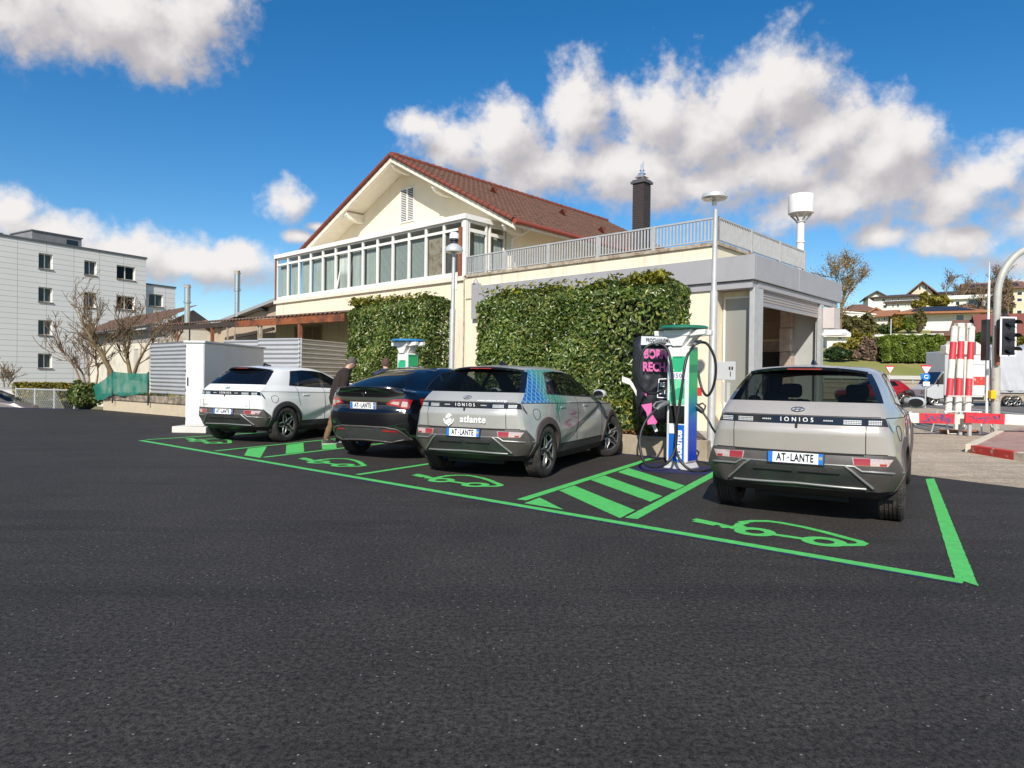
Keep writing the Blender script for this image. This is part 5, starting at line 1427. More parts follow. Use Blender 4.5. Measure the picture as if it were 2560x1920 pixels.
def panel_mat():
    m = pm('pale_panels', (.76, .735, .69), .75, 0, var=.03, scale=.4, stain=(.66, .62, .55), sscale=.5, sstretch=(1, 1, .3), slo=.6, shi=.85).copy(); m.name = 'pale_panels_jointed'
    N, L = m.node_tree.nodes, m.node_tree.links; b_ = N['Principled BSDF']; src = b_.inputs['Base Color'].links[0].from_socket
    tc = N.new('ShaderNodeTexCoord'); br = N.new('ShaderNodeTexBrick'); mp = N.new('ShaderNodeMapping'); mp.inputs['Rotation'].default_value = (radians(-90), 0, 0)
    sp = N.new('ShaderNodeSeparateXYZ'); cb = N.new('ShaderNodeCombineXYZ'); L.new(tc.outputs['Object'], sp.inputs[0]); L.new(sp.outputs[0], cb.inputs[0]); L.new(sp.outputs[2], cb.inputs[1]); L.new(cb.outputs[0], br.inputs['Vector'])
    br.offset = 0.0; br.inputs['Scale'].default_value = 1; br.inputs['Brick Width'].default_value = 2.1; br.inputs['Row Height'].default_value = .43; br.inputs['Mortar Size'].default_value = .016
    br.inputs['Mortar Smooth'].default_value = .3
    mx = N.new('ShaderNodeMix'); mx.data_type = 'RGBA'; L.new(br.outputs['Fac'], mx.inputs[0]); L.new(src, mx.inputs[6]); mx.inputs[7].default_value = (.33, .31, .29, 1); L.new(mx.outputs[2], b_.inputs['Base Color'])
    return m


M_PANEL = panel_mat()
holes = [(-.6, .45, z0, z1) for z0, z1 in ((9.8, 11.05), (7.1, 8.3), (4.4, 5.63), (1.7, 2.9))] + [(2.93, 3.95, 9.78, 11.0), (2.9, 3.92, 7.0, 8.3), (5.68, 7.35, 9.78, 11.0), (5.68, 7.32, 7.1, 8.3), (5.7, 7.3, 4.4, 5.6), (2.9, 3.9, 4.35, 5.6), (-5.8, -4.8, 9.8, 11.0), (-5.8, -4.8, 7.1, 8.3)]


def wall_with_holes(b, x0, x1, z0, z1, holes, y0, y1):
    xs = sorted({x0, x1, *[h[0] for h in holes], *[h[1] for h in holes]}); zs = sorted({z0, z1, *[h[2] for h in holes], *[h[3] for h in holes]})
    for i in range(len(xs) - 1):
        for j in range(len(zs) - 1):
            cx_, cz_ = (xs[i] + xs[i + 1]) / 2, (zs[j] + zs[j + 1]) / 2
            if any(h[0] < cx_ < h[1] and h[2] < cz_ < h[3] for h in holes): continue
            b.box(xs[i], xs[i + 1], y0, y1, zs[j], zs[j + 1])


b = MB(); wall_with_holes(b, -14, 8.37, -1, 11.9, holes, 0, .3); b.box(8.07, 8.37, .3, 12, -1, 11.9); b.box(-14, 8.07, 6, 6.2, -1, 11.9)
wall_with_holes(b, 8.37, 11.5, -1, 9.6, [(8.87, 10.26, 7.67, 8.84)], .35, .6); b.box(11.2, 11.5, .6, 12, -1, 9.6)
b.obj('wall', M_PANEL, apt)
b = MB(); b.box(-14.1, 8.45, -.06, 12, 11.902, 12.08); b.box(8.46, 11.58, .3, 12, 9.602, 9.76); b.obj('parapet', pm('dark_parapet', (.12, .125, .13), .6, .2), apt)
for h in holes + [(8.87, 10.26, 7.67, 8.84)]:
    y = .20 if h[0] < 8.5 else .5
    part_window(apt, h[0] + .012, h[1] - .012, h[2] + .012, h[3] - .012, y, .06, .06, 1, M_PVC, G_DARKWIN, False, M_CURTAIN if (h[3] * 10 + h[0] * 7) % 3 < 2.2 else None)
    w = list(apt.children)[-1]
    bb = MB(); bb.box(h[0] - .05, h[1] + .05, y - .27, y - .02, h[2] - .06, h[2] + .01); bb.obj('sill', pm('brown_sill', (.22, .15, .11), .7), w)
b = MB(); b.box(-14, 8, .9, 1.0, -1, 11.8); b.box(8.4, 11.2, 1.2, 1.3, -1, 9.5); b.obj('room_wall', M_DARK, apt)
b = MB(); b.box(-.45, 3.42, 1.4, 5, 12.08, 13.0); b.box(-4.2, -2.2, 2.5, 4, 12.08, 12.5)
rb_ = b.obj('roof_box', pm('grey_sheet', (.20, .20, .205), .7, var=.15, scale=2, stain=(.14, .14, .14), sscale=1, slo=.5, shi=.7), apt)
b = MB(); b.box(-.52, 3.5, 1.33, 5.1, 13.0, 13.1); b.box(-4.3, -2.1, 2.4, 4.1, 12.5, 12.58); b.obj('roof_box_lid', pm('dark_parapet', (.12, .125, .13), .6, .2), rb_)
b = MB(); b.box(2.2, 3.1, 1.38, 1.395, 12.3, 12.75); b.obj('roof_box_window', M_GLOSSBLACK, rb_)

# ---------------------------------------------------------------- workshop wing with low sloping roof, left of the house
shed = thing('workshop', 'low beige workshop with grey sloping roof behind the rusty canopy', 'building', WALL, BROT)
b = MB()
SX0, SX1, SY = -34.5, XL - .05, .8
def sz(x): return 3.85 + (x - SX0) / (SX1 - SX0) * 1.45
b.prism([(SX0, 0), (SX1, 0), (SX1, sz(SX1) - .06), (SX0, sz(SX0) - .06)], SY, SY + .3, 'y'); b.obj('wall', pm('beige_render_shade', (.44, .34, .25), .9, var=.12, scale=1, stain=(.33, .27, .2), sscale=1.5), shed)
b = MB(); b.add([(x, y, z + k) for y in (SY - .45, SY + 9) for k in (0, .16) for x, z in ((SX0 - .4, sz(SX0 - .4) - .03), (SX1, sz(SX1) - .03))], [(0, 1, 3, 2), (4, 6, 7, 5), (0, 4, 5, 1), (2, 3, 7, 6), (0, 2, 6, 4), (1, 5, 7, 3)])
b.obj('roof', pm('grey_roof_sheet', (.33, .33, .33), .6, .1, var=.1, scale=2), shed)
for x in (-31, -28.4, -25.6):
    b = MB(); b.box(x - .18, x + .18, SY - .40, SY - .01, sz(x) - .20, sz(x) - .06); b.obj('rafter_end', M_DARK, shed)
part_window(shed, -30.6, -29.5, 2.0, 3.0, SY - .03, .03, .06, 1, M_PVC, G_DARKWIN, True)
def flue(x, y, z0, z1, r, label):
    t = thing('steel_flue', label, 'chimney', bl(x, y, z0))
    b = MB(); h = z1 - z0
    b.lathe([(r * .86, 0), (r * .86, h * .55), (r * 1.2, h * .56), (r * 1.2, h * .60), (r, h * .61), (r, h * .93)], 20); b.obj('pipe', pm('bright_steel', (.62, .62, .6), .25, .9, var=.06), t, 40)
    b = MB(); b.lathe([(r * 1.08, h * .93), (r * 1.08, h * .955), (r * .9, h * .96), (r * .9, h)], 20); b.lathe([(.001, h * .99), (r * .95, h * .99)], 20); b.obj('rim', M_STAINED, t, 40)
f1 = at(468, 800, 33); f2 = at(593, 765, 38)
def to_bl(p): d = p - WALL; return d.dot(EX), d.dot(EY)
x, y = to_bl(f1); flue(x, y, f1.z - .3, at(468, 712, 33).z, .145, 'short wide stainless steel flue left of the workshop roof')
x, y = to_bl(f2); flue(x, y, f2.z - .6, at(593, 677, 38).z, .155, 'tall slim stainless steel flue above the workshop roof')

# ---------------------------------------------------------------- rusty lean-to canopy on posts in front of it
can = thing('canopy', 'rusty corrugated lean-to canopy on thin steel posts', 'canopy', WALL, BROT)
CY = -4.0; CX0, CX1 = -28.6, -11.2
def cz(x): return 3.80 - (x - CX0) / (CX1 - CX0) * .25
b = MB(); n = 240; V = []
for i in range(n + 1):
    x = CX0 + (CX1 - CX0) * i / n; w = .03 * sin(i * pi / 2)
    V += [(x, CY - .12, cz(x) + w), (x, -.02, cz(x) + .62 + w)]
b.add(V, [(2 * i, 2 * i + 1, 2 * i + 3, 2 * i + 2) for i in range(n)])
b.obj('corrugated_roof', pm('rusty_sheet', (.16, .11, .085), .75, .1, var=.25, scale=2, stain=(.24, .075, .03), sscale=1.5, slo=.5, shi=.7), can)
M_TIMBER = pm('dark_timber', (.05, .035, .028), .85, var=.35, scale=5)
b = MB(); b.beam((CX0, CY, cz(CX0) - .16), (-19.0, CY, cz(-19.0) - .16), .12, .2); b.obj('fascia_board', M_TIMBER, can)
b = MB(); b.beam((-18.98, CY - .02, cz(-18.98) - .17), (CX1, CY - .02, cz(CX1) - .17), .10, .26); b.obj('fascia_board', pm('rusty_fascia', (.30, .09, .03), .7, .1, var=.3, scale=2.5, stain=(.11, .04, .025), sscale=1.4, slo=.48, shi=.6), can)
for u, m, w in ((381.8, M_DARK, .07), (444, M_RUSTY, .06), (474, M_DARK, .05), (531, M_RUSTY, .12), (569, M_STAINED, .06), (587, M_STAINED, .05), (646, M_STAINED, .05), (652, M_STAINED, .09), (750, M_RUSTY, .12)):
    x = bpl(u, 830, CY)[0]
    b = MB(); b.beam((x, CY, 0), (x, CY, cz(x) - .24), w, w); b.obj('post', m, can)
b = MB(); b.beam((*bpl(565, 847, CY + .1)[:1], CY + .1, bpl(565, 847, CY + .1)[1]), (bpl(684, 822, CY + .1)[0], CY + .1, bpl(684, 822, CY + .1)[1]), .10, .12); b.obj('brace', M_TIMBER, can)

# ---------------------------------------------------------------- old white house with tiled roof farther left
O0 = at(400, 803, 38.5)
old = thing('old_house', 'low white house with dark brown tiled roof and grey shutters behind bare trees', 'house', (O0.x, O0.y, -.15), BROT); old.scale = (1.115,) * 3
x0, x1 = -12.2, -.25
b = MB(); b.box(x0, x1, .35, 3.0, -1, 3.75); b.obj('wall', pm('old_white_render', (.62, .57, .47), .9, var=.1, scale=1, stain=(.36, .3, .24), sscale=1.1, slo=.52, shi=.75), old)
b = MB(); b.box(x0, x1, .33, .346, 3.05, 3.74); b.obj('eaves_band', pm('old_grey_band', (.30, .27, .25), .9, var=.15), old)  # darker grey band across the top of the wall, below the eaves
b = tiled_plane((x0 - .3, 1.75, 4.78), (x1 + .45, 1.75, 4.95), (x0 - .3, -.25, 3.72), .28, .36, .04); b.obj('roof', tile_mat('old_brown_tiles', (.10, .055, .04), (.16, .09, .065), (.07, .05, .045)), old, 35, 0, False)
b = MB(); b.beam((x0 - .3, -.2, 3.66), (x1 + .4, -.2, 3.84), .1, .12); b.obj('eaves_board', M_DARK, old)
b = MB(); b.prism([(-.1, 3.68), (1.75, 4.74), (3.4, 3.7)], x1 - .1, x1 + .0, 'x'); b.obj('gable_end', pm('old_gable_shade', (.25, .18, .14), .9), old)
for x, w_, z0, z1, m in ((-4.1, .8, 1.05, 2.75, pm('grey_shutter', (.42, .39, .35), .8)), (-1.9, .9, 1.0, 2.75, pm('grey_shutter', (.42, .39, .35), .8)), (-8.6, .6, .6, 2.2, pm('brown_door', (.13, .07, .05), .8))):
    part_window(old, x - w_ / 2, x + w_ / 2, z0, z1, .29, .05, .05, 0, pm('old_frame', (.6, .55, .48), .8), m, False, None, 1, 'shuttered_window')

# ================================================================ chargers, signs, lamps, fences, street furniture
M_WHITEPAINT = pm('white_enamel', (.72, .70, .68), .4, var=.04, scale=2, stain=(.62, .58, .54), sscale=1.5, slo=.55, shi=.8)
M_CABLE = pm('cable_rubber', (.012, .012, .013), .45, var=.1)
M_GREEN2 = pm('charger_green', (.03, .40, .19), .4, var=0)


def charger_mat():
    m = bpy.data.materials.new('charger_print'); m.use_nodes = True
    N, L = m.node_tree.nodes, m.node_tree.links; b = N['Principled BSDF']; b.inputs['Roughness'].default_value = .35; b.inputs['Coat Weight'].default_value = .3
    tc = N.new('ShaderNodeTexCoord'); sp = N.new('ShaderNodeSeparateXYZ'); L.new(tc.outputs['Object'], sp.inputs[0])
    cr = N.new('ShaderNodeValToRGB'); mr = N.new('ShaderNodeMapRange'); L.new(sp.outputs[2], mr.inputs[0]); mr.inputs[1].default_value = .1; mr.inputs[2].default_value = 1.9; L.new(mr.outputs[0], cr.inputs[0])
    e = cr.color_ramp.elements; e[0].position = .12; e[0].color = (.003, .045, .50, 1); e[1].position = .95; e[1].color = (.035, .36, .13, 1)
    for p, c in ((.34, (.003, .11, .56, 1)), (.52, (.012, .25, .32, 1)), (.64, (.03, .42, .17, 1))):
        x = e.new(p); x.color = c
    wv = N.new('ShaderNodeTexWave'); wv.wave_type = 'RINGS'; wv.inputs['Scale'].default_value = .9; wv.inputs['Distortion'].default_value = 1.5; L.new(tc.outputs['Object'], wv.inputs[0])
    gt = N.new('ShaderNodeMath'); gt.operation = 'GREATER_THAN'; L.new(wv.outputs['Fac'], gt.inputs[0]); gt.inputs[1].default_value = .72
    hi = N.new('ShaderNodeMath'); hi.operation = 'MULTIPLY'; L.new(gt.outputs[0], hi.inputs[0])
    zz = N.new('ShaderNodeMapRange'); L.new(sp.outputs[2], zz.inputs[0]); zz.inputs[1].default_value = 1.25; zz.inputs[2].default_value = 1.5; zz.inputs[4].default_value = .75; L.new(zz.outputs[0], hi.inputs[1])
    mx = N.new('ShaderNodeMix'); mx.data_type = 'RGBA'; L.new(hi.outputs[0], mx.inputs[0]); L.new(cr.outputs[0], mx.inputs[6]); mx.inputs[7].default_value = (.01, .16, .10, 1); L.new(mx.outputs[2], b.inputs['Base Color'])
    return m


M_CHARGER = charger_mat()
M_SCREEN = pm('charger_screen', (.16, .62, .33), .25, var=.25, scale=3, coat=.4)
M_PANELBLUE = pm('charger_blue', (.006, .12, .55), .35, var=.1)


def smooth_path(pts, n=7):
    P = [Vector(p) for p in pts]; out = []
    for k in range(len(P) - 1):
        p0 = P[max(k - 1, 0)]; p1, p2 = P[k], P[k + 1]; p3 = P[min(k + 2, len(P) - 1)]
        for i in range(n):
            t = i / n; out.append(.5 * ((2 * p1) + (p2 - p0) * t + (2 * p0 - 5 * p1 + 4 * p2 - p3) * t * t + (3 * p1 - p0 - 3 * p2 + p3) * t ** 3))
    return out + [P[-1]]


def charger(label, loc, rz, disc):
    t = thing('charging_station', label, 'charger', loc, rz, 'fast chargers standing in the hatched areas')
    W, D, H = .37, .34, 2.0
    b = MB(); b.box(-W / 2, W / 2, -D / 2, D / 2, .10, H - .06); body = b.obj('cabinet', M_WHITEPAINT, t, None, .03)
    b = MB(); b.box(-W / 2 - .02, W / 2 + .02, -D / 2 - .02, D / 2 + .02, 0, .02)
    b.prism([(-W / 2 - .03, .02), (W / 2 + .03, .02), (W / 2 - .02, .098), (-W / 2 + .02, .098)], -D / 2, D / 2, 'y'); b.obj('base', pm('base_grey', (.5, .5, .5), .5), t)
    for s in (1, -1):
        b = MB(); y0, y1 = -D / 2 + .035, D / 2 - .035
        b.prism([(y0, .14), (y1, .14), (y1, H - .14), (y1 - .05, H - .09), (y0, H - .09)], min(s * (W / 2 + .001), s * (W / 2 + .006)), max(s * (W / 2 + .001), s * (W / 2 + .006)), 'x'); b.obj('side_panel', M_CHARGER, t)
    b = MB(); y = -D / 2 - .004
    b.box(-W / 2 + .05, W / 2 - .05, y, -D / 2 - .001, 1.02, 1.78); scr = b.obj('screen', M_SCREEN, t)
    for poly, m in (([(-.13, 1.30), (.13, 1.62), (.13, 1.78), (-.05, 1.78), (-.13, 1.70)], M_GREEN2), ([(-.13, 1.06), (.13, 1.12), (.13, 1.3), (.02, 1.28), (-.13, 1.2)], M_GREEN2)):
        b = MB(); b.prism(poly, y - .002, y - .0005, 'y'); b.obj('screen_graphic', m, scr)
    b = MB(); b.box(-.15, .15, y - .004, y - .0022, 1.42, 1.53); b.obj('power_label', M_WHITETXT, scr)
    text_obj('lettering', '350', .10, pm('label_blue', (.12, .16, .3), .5, var=0), scr, frame_matrix((0, y - .0045, 1.472), (1, 0, 0), (0, 0, 1)), .001, .002, 1.2)
    text_obj('lettering', 'EV-MOVES', .035, M_PLATETXT, scr, frame_matrix((0, y - .0045, 1.765), (1, 0, 0), (0, 0, 1)), .001)
    text_obj('lettering', 'MAX', .04, M_WHITETXT, scr, frame_matrix((-.09, y - .0045, 1.56), (1, 0, 0), (0, 0, 1)), .001)
    text_obj('lettering', 'kW', .03, M_PLATETXT, scr, frame_matrix((.11, y - .0045, 1.405), (1, 0, 0), (0, 0, 1)), .001)
    b = MB(); b.box(-W / 2 + .05, W / 2 - .05, y - .001, -D / 2 - .001, .72, 1.0); b.obj('display', M_GLOSSBLACK, t)
    b = MB(); b.box(-W / 2 + .05, W / 2 - .05, y, -D / 2 - .001, .12, .70); pb = b.obj('front_panel', M_PANELBLUE, t)
    b = MB(); b.box(-W / 2 + .06, .02, y - .002, y - .0005, .56, .70); b.obj('sticker', M_WHITETXT, pb)
    text_obj('lettering', 'atlante', .17, M_WHITETXT, pb, frame_matrix((.045, y - .003, .385), (0, 0, 1), (-1, 0, 0)), .002, .006)
    # cable manager: canted arms under a flat round lamp
    b = MB(); b.prism([(-.10, H - .06), (.10, H - .06), (.25, H + .10), (-.25, H + .10)], -.10, .10, 'y'); b.prism([(-.08, H - .06), (.08, H - .06), (.18, H + .10), (-.18, H + .10)], -.20, -.101, 'y'); b.obj('neck', M_WHITEPAINT, t, None, .008)
    b = MB()
    for s in (-1, 1):
        for yy in (-.10, .10): b.prism([(s * .12, H + .09), (s * .44, H + .115), (s * .45, H + .195), (s * .12, H + .19)], yy - .045, yy + .045, 'y')
    b.prism([(-.2, H + .10), (.2, H + .10), (.24, H + .2), (-.24, H + .2)], -.21, -.146, 'y'); b.obj('cable_arm', M_WHITEPAINT, t, None, .01)
    b = MB(); b.lathe([(.001, H + .205), (.34, H + .205), (.385, H + .225), (.385, H + .245), (.36, H + .262), (.001, H + .268)], 40); b.obj('top_disc', disc, t, 40)
    return t


CH0 = gnd(1703, 1170)
charger('green and blue charging station with cables beside the covered sign', CH0, BROT, pm('disc_green', (.015, .20, .12), .35, .2, var=.05))
charger('charging station with blue top disc half hidden behind the black car', (-2.42, 15.85, 0), BROT, pm('disc_blue', (.03, .22, .5), .35, .1, var=.05))


def cq(x, y, d=0.0): return at(1560 + .2412 * x, 800 + .2412 * y, CH0.y + d)


def cable(name, label, spans, r=.021):
    """one charging cable with its handle, measured along its run"""
    t = thing('charging_cable', label, 'cable', (0, 0, 0), 0, 'charging cables of the near charger')
    b = MB()
    for s in spans: b.tube(smooth_path([cq(*p) for p in s], 8), r, 8)
    b.obj('cable', M_CABLE, t, 50)
    return t


c1 = cable('c', 'black cable looping left of the near charger down to its grey handle', [
    [(470, 560, .15), (440, 690, .02), (350, 755, -.08), (250, 755, -.12), (170, 680, -.15), (145, 540, -.16), (160, 400, -.17), (220, 290, -.18), (310, 245, -.18), (400, 258, -.2), (455, 320, -.24), (485, 440, -.28), (505, 640, -.30), (525, 860, -.32), (545, 1080, -.34), (542, 1250, -.36), (515, 1380, -.38), (450, 1480, -.42), (350, 1522, -.48), (250, 1510, -.5), (190, 1430, -.48), (165, 1290, -.42), (175, 1170, -.34), (230, 1040, -.26), (310, 950, -.2), (340, 925, -.18)]])
b = MB(); b.tube([cq(338, 928, -.18), cq(370, 895, -.16), cq(420, 868, -.13), cq(462, 858, -.1)], [.028, .04, .042, .045], 10); b.tube([cq(300, 895, -.18), cq(330, 855, -.17), cq(390, 842, -.14), cq(450, 848, -.1)], .016, 8)
b.tube([cq(300, 895, -.18), cq(338, 928, -.18)], .016, 8); b.obj('handle', pm('grey_handle', (.12, .125, .13), .4), c1, 50)
b = MB(); b.tube([cq(310, 243, -.18), cq(370, 225, -.16), cq(430, 235, -.1)], [.03, .034, .03], 8); b.obj('cable_grip', pm('grey_grip', (.16, .165, .175), .5), c1, 50)
c2 = cable('c', 'black cable crossing the front of the near charger and lying on the asphalt', [
    [(770, 240, -.10), (720, 270, -.16), (660, 360, -.24), (625, 500, -.30), (600, 700, -.33), (570, 900, -.35), (545, 1060, -.36), (532, 1220, -.36), (540, 1350, -.38), (580, 1450, -.42), (650, 1530, -.48), (740, 1568, -.5), (830, 1562, -.46), (900, 1540, -.3), (960, 1525, .0)]])
b = MB(); b.tube([cq(800, 225, -.08), cq(755, 232, -.12), cq(715, 260, -.16)], [.03, .036, .028], 8); b.obj('cable_grip', pm('grey_grip', (.16, .165, .175), .5), c2, 50)
c3 = cable('c', 'black cable looping right of the near charger beside the lamp post', [
    [(780, 232, -.08), (850, 240, -.10), (905, 310, -.12), (945, 420, -.12), (950, 560, -.1), (925, 690, -.06), (885, 770, -.02), (850, 780, .02), (815, 730, .1), (785, 630, .16), (765, 520, .2)]])
c4 = cable('c', 'black charging handle in the side of the near charger, cable to the grey car', [
    [(810, 950, -.1), (850, 1005, -.14), (885, 1060, -.18), (910, 1110, -.25), (950, 1170, -.4)]], .018)
b = MB(); b.tube([cq(690, 868, .02), cq(740, 890, -.02), cq(800, 935, -.08), cq(822, 962, -.1)], [.06, .052, .045, .028], 12); b.tube([cq(770, 880, -.06), cq(815, 862, -.08), cq(845, 890, -.1), cq(835, 925, -.1), cq(805, 945, -.1)], .014, 8); b.obj('handle', M_BLACK, c4, 50)

# ---------------------------------------------------------------- covered sign
sg = thing('covered_sign', 'black fabric cover with pink lettering stretched over a sign, left of charger', 'banner', (0, 0, 0), 0)
CV = [(118, 230), (165, 165), (260, 152), (650, 180), (695, 250), (693, 900), (650, 985), (420, 1062), (260, 1050), (160, 985), (140, 820), (105, 560)]


def cv(u, v, d=0.0): return at(1560 + .2412 * u, 800 + .2412 * v, 11.75 + d)


b = MB(); cxx, cyy = 350, 600; rings = 9; n = 72; V = []
per = []
for k in range(len(CV)):
    a, c_ = CV[k], CV[(k + 1) % len(CV)]
    for i in range(6): per.append((a[0] + (c_[0] - a[0]) * i / 6, a[1] + (c_[1] - a[1]) * i / 6))
for r in range(rings + 1):
    f = r / rings
    for (x, y) in per:
        xx, yy = cxx + (x - cxx) * f, cyy + (y - cyy) * f
        wr = .018 * sin(xx * .045 + yy * .02) * f + .012 * sin(yy * .06 - xx * .03) * f + .016 * sin(xx * .11 + 2) * max(0, f - .5)
        V.append(cv(xx, yy, .16 * f ** 4 + wr * (1 if yy > 560 else .25)))
m_ = len(per)
F = [(r * m_ + i, r * m_ + (i + 1) % m_, (r + 1) * m_ + (i + 1) % m_, (r + 1) * m_ + i) for r in range(rings) for i in range(m_)]
V += [Vector((p.x, p.y + .22, p.z)) for p in V[rings * m_:]]
F += [(rings * m_ + i, rings * m_ + (i + 1) % m_, (rings + 1) * m_ + (i + 1) % m_, (rings + 1) * m_ + i) for i in range(m_)]
b.add(V, F); b.obj('fabric_cover', pm('black_fabric', (.022, .022, .028), .38, var=.2, scale=5, bump=.25, bscale=9), sg, 60)
b = MB(); b.add([cv(x, y, -.045) for x, y in ((180, 168), (630, 180), (650, 262), (175, 258))], [(0, 1, 2, 3)]); hd = b.obj('header_strip', pm('pale_strip', (.58, .6, .63), .5, var=.05), sg)
M_PINK = pm('pink_print', (.62, .12, .34), .6, var=.06, scale=4)


def cv_text(txt, x, y, h, w, m, bold=.0, name='lettering', tilt=.03):
    me = text_mesh(txt, 1.0, .002, bold)
    xs = [v.co.x for v in me.vertices]; wd = max(xs) - min(xs)
    for v in me.vertices:
        q = cv(x + v.co.x / wd * w, y - v.co.y / .72 * h + tilt * v.co.x / wd * w, -.062); v.co = q + Vector((0, -v.co.z, 0))
    return mobj(name, me, m, sg)


cv_text('PROCHAINEMENT', 378, 212, 40, 300, M_PLATETXT, .01)
cv_text('BORNE', 352, 358, 95, 290, M_PINK, .035)
cv_text('RECHARGE', 430, 494, 92, 470, M_PINK, .035)
b = MB(); b.add([cv(x, y, -.064) for x, y in ((268, 318), (250, 362), (266, 358), (258, 395), (282, 345), (266, 350))], [(0, 1, 2, 3, 4, 5)]); b.obj('flash_mark', M_PLATETXT, sg)
b = MB()
for p, q in (((362, 612), (450, 608)), ((450, 608), (444, 806)), ((444, 806), (346, 802)), ((346, 802), (362, 612))): b.beam(cv(*p, -.06), cv(*q, -.06), .006, .014)
b.obj('box_print', M_WHITETXT, sg)
cv_text('BE', 396, 672, 46, 44, M_WHITETXT, .02, tilt=-.05); cv_text('SET', 400, 748, 46, 70, M_WHITETXT, .02, tilt=-.05)
for poly in ([(178, 880), (290, 860), (285, 960), (345, 1058), (255, 1082), (232, 960)], [(195, 755), (230, 745), (236, 790), (205, 770)], [(240, 1040), (345, 1050), (335, 1075), (245, 1085)]):
    b = MB(); b.add([cv(x, y, -.052 - .004 * (poly[0][0] > 200)) for x, y in poly], [tuple(range(len(poly)))]); b.obj('pink_print', M_PINK, sg)
b = MB(); b.beam(cv(285, 1040, .12), cv(335, 1155, .12), .05, .05); b.beam(cv(480, 1020, .12), cv(500, 1130, .12), .05, .05); b.obj('foot', M_WHITEPAINT, sg)
b = MB(); P_ = [cv(x, y, .02 * (i % 2)) for i, (x, y) in enumerate(((-20, 612), (60, 640), (95, 690), (130, 760)))]
b.add([p + Vector((0, 0, dz)) for p in P_ for dz in (.05, -.05)], [(2 * i, 2 * i + 1, 2 * i + 3, 2 * i + 2) for i in range(3)]); b.obj('strap', M_WHITEPAINT, sg)
# ---------------------------------------------------------------- lamp posts
def lamp_post(label, x, y, h, r, lean, style):
    t = thing('street_lamp', label, 'lamp', (x, y, 0)); t.rotation_euler = (0, radians(lean), 0)
    b = MB(); b.lathe([(.001, 0), (r * 1.7, 0), (r * 1.7, .02), (r * 1.15, .03), (r * 1.05, .1), (r, .12), (r, h * .62), (r * .72, h * .63), (r * .58, h * .95)], 20); b.obj('pole', M_GALV, t, 40)
    b = MB()
    if style == 'disc':
        M = Matrix.Translation((-.03, 0, 0))
        b.lathe([(.001, h - .18), (r * .6, h - .18), (r * .6, h - .1), (.12, h - .07), (.235, h - .055), (.262, h - .03), (.262, h - .005), (.235, h + .055), (.15, h + .085), (.001, h + .10)], 40, 0, M)
        b.obj('lamp_head', pm('lamp_silver', (.62, .62, .6), .35, .35, var=.06), t, 40)
        g = MB(); g.lathe([(.001, h - .072), (.2, h - .062)], 32, 0, M); g.obj('diffuser', M_CLEARLAMP, t)
    else:
        b.lathe([(r * .55, h * .8), (.03, h * .83), (.03, h * .89), (.07, h * .90), (.205, h * .905), (.215, h * .915), (.19, h * .93), (.09, h * .945)], 32)
        b.obj('lamp_head', pm('lamp_silver', (.62, .62, .6), .35, .35, var=.06), t, 40)
        g = MB(); g.lathe([(.085, h * .946), (.085, h * .96), (.11, h * .961), (.11, h * .966), (.08, h * .967)], 24); g.obj('louvre_ring', M_BLACK, t, 40)
        g = MB(); g.lathe([(.08, h * .968), (.115, h * .97), (.115, h * .99), (.09, h), (.001, h)], 24); g.obj('cap', M_WHITEPAINT, t, 40)
        g = MB(); g.box(.05, .09, -.05, .05, h * .72, h * .79); g.obj('bracket', M_WHITEPAINT, t)
    return t


lamp_post('grey lamp post with small lantern head standing between the two hedges', at(1127, 900, 16.3).x, 16.3, at(1127, 582, 16.3).z, .066, .6, 'lantern')
lamp_post('tall grey lamp post with flat disc head beside the near charger', at(1779, 950, 14.2).x, 14.2, at(1783, 492, 14.2).z, .078, .35, 'disc')
# ---------------------------------------------------------------- electric box near the garage wall
e = thing('electric_box', 'grey electric meter box on a thin post in front of the garage wall', 'electric box', at(1815, 1000, 16.6).xy.to_3d(), radians(-22))
b = MB(); b.box(-.22, .22, -.10, .12, at(1800, 950, 16.6).z, at(1800, 904, 16.6).z); bx = b.obj('box', pm('box_grey', (.42, .43, .43), .5, var=.06), e, None, .012)
z1 = at(1800, 904, 16.6).z
b = MB(); b.box(.06, .10, -.104, -.101, z1 - .2, z1 - .12); b.box(.12, .16, -.104, -.101, z1 - .2, z1 - .12); b.box(.09, .11, -.104, -.101, z1 - .36, z1 - .24); b.obj('marks', M_PLATETXT, bx)
b = MB(); b.box(.02, .09, -.02, .04, 0, z1 - .5); b.box(-.1, -.06, -.02, .04, 0, z1 - .5); b.obj('post', M_GALV, e)
# ---------------------------------------------------------------- siren mast behind the terrace
sm = at(2001, 600, 24.0)
t = thing('siren_mast', 'white siren drum on a white post rising behind the terrace railing', 'siren', (sm.x, sm.y, 5.0))
zz = lambda v: at(2001, v, 24.0).z - 5.0
b = MB(); b.cyl((0, 0, -5.0), (0, 0, zz(552)), .125, None, 24); b.lathe([(.125, zz(608)), (.15, zz(607)), (.15, zz(603)), (.125, zz(602))], 24); b.obj('post', M_WHITEPAINT, t, 40)
b = MB(); b.lathe([(.001, zz(536)), (.38, zz(536)), (.42, zz(534)), (.42, zz(490)), (.40, zz(488)), (.001, zz(487))], 40); b.obj('drum', M_WHITEPAINT, t, 40)
b = MB()
for k in range(8):
    a = k * pi / 4; b.tube([(.13 * cos(a), .13 * sin(a), zz(554)), (.36 * cos(a), .36 * sin(a), zz(536.5))], .022, 6)
b.lathe([(.14, zz(557)), (.16, zz(556)), (.16, zz(552)), (.14, zz(551))], 20); b.obj('strut', M_GALV, t, 40)
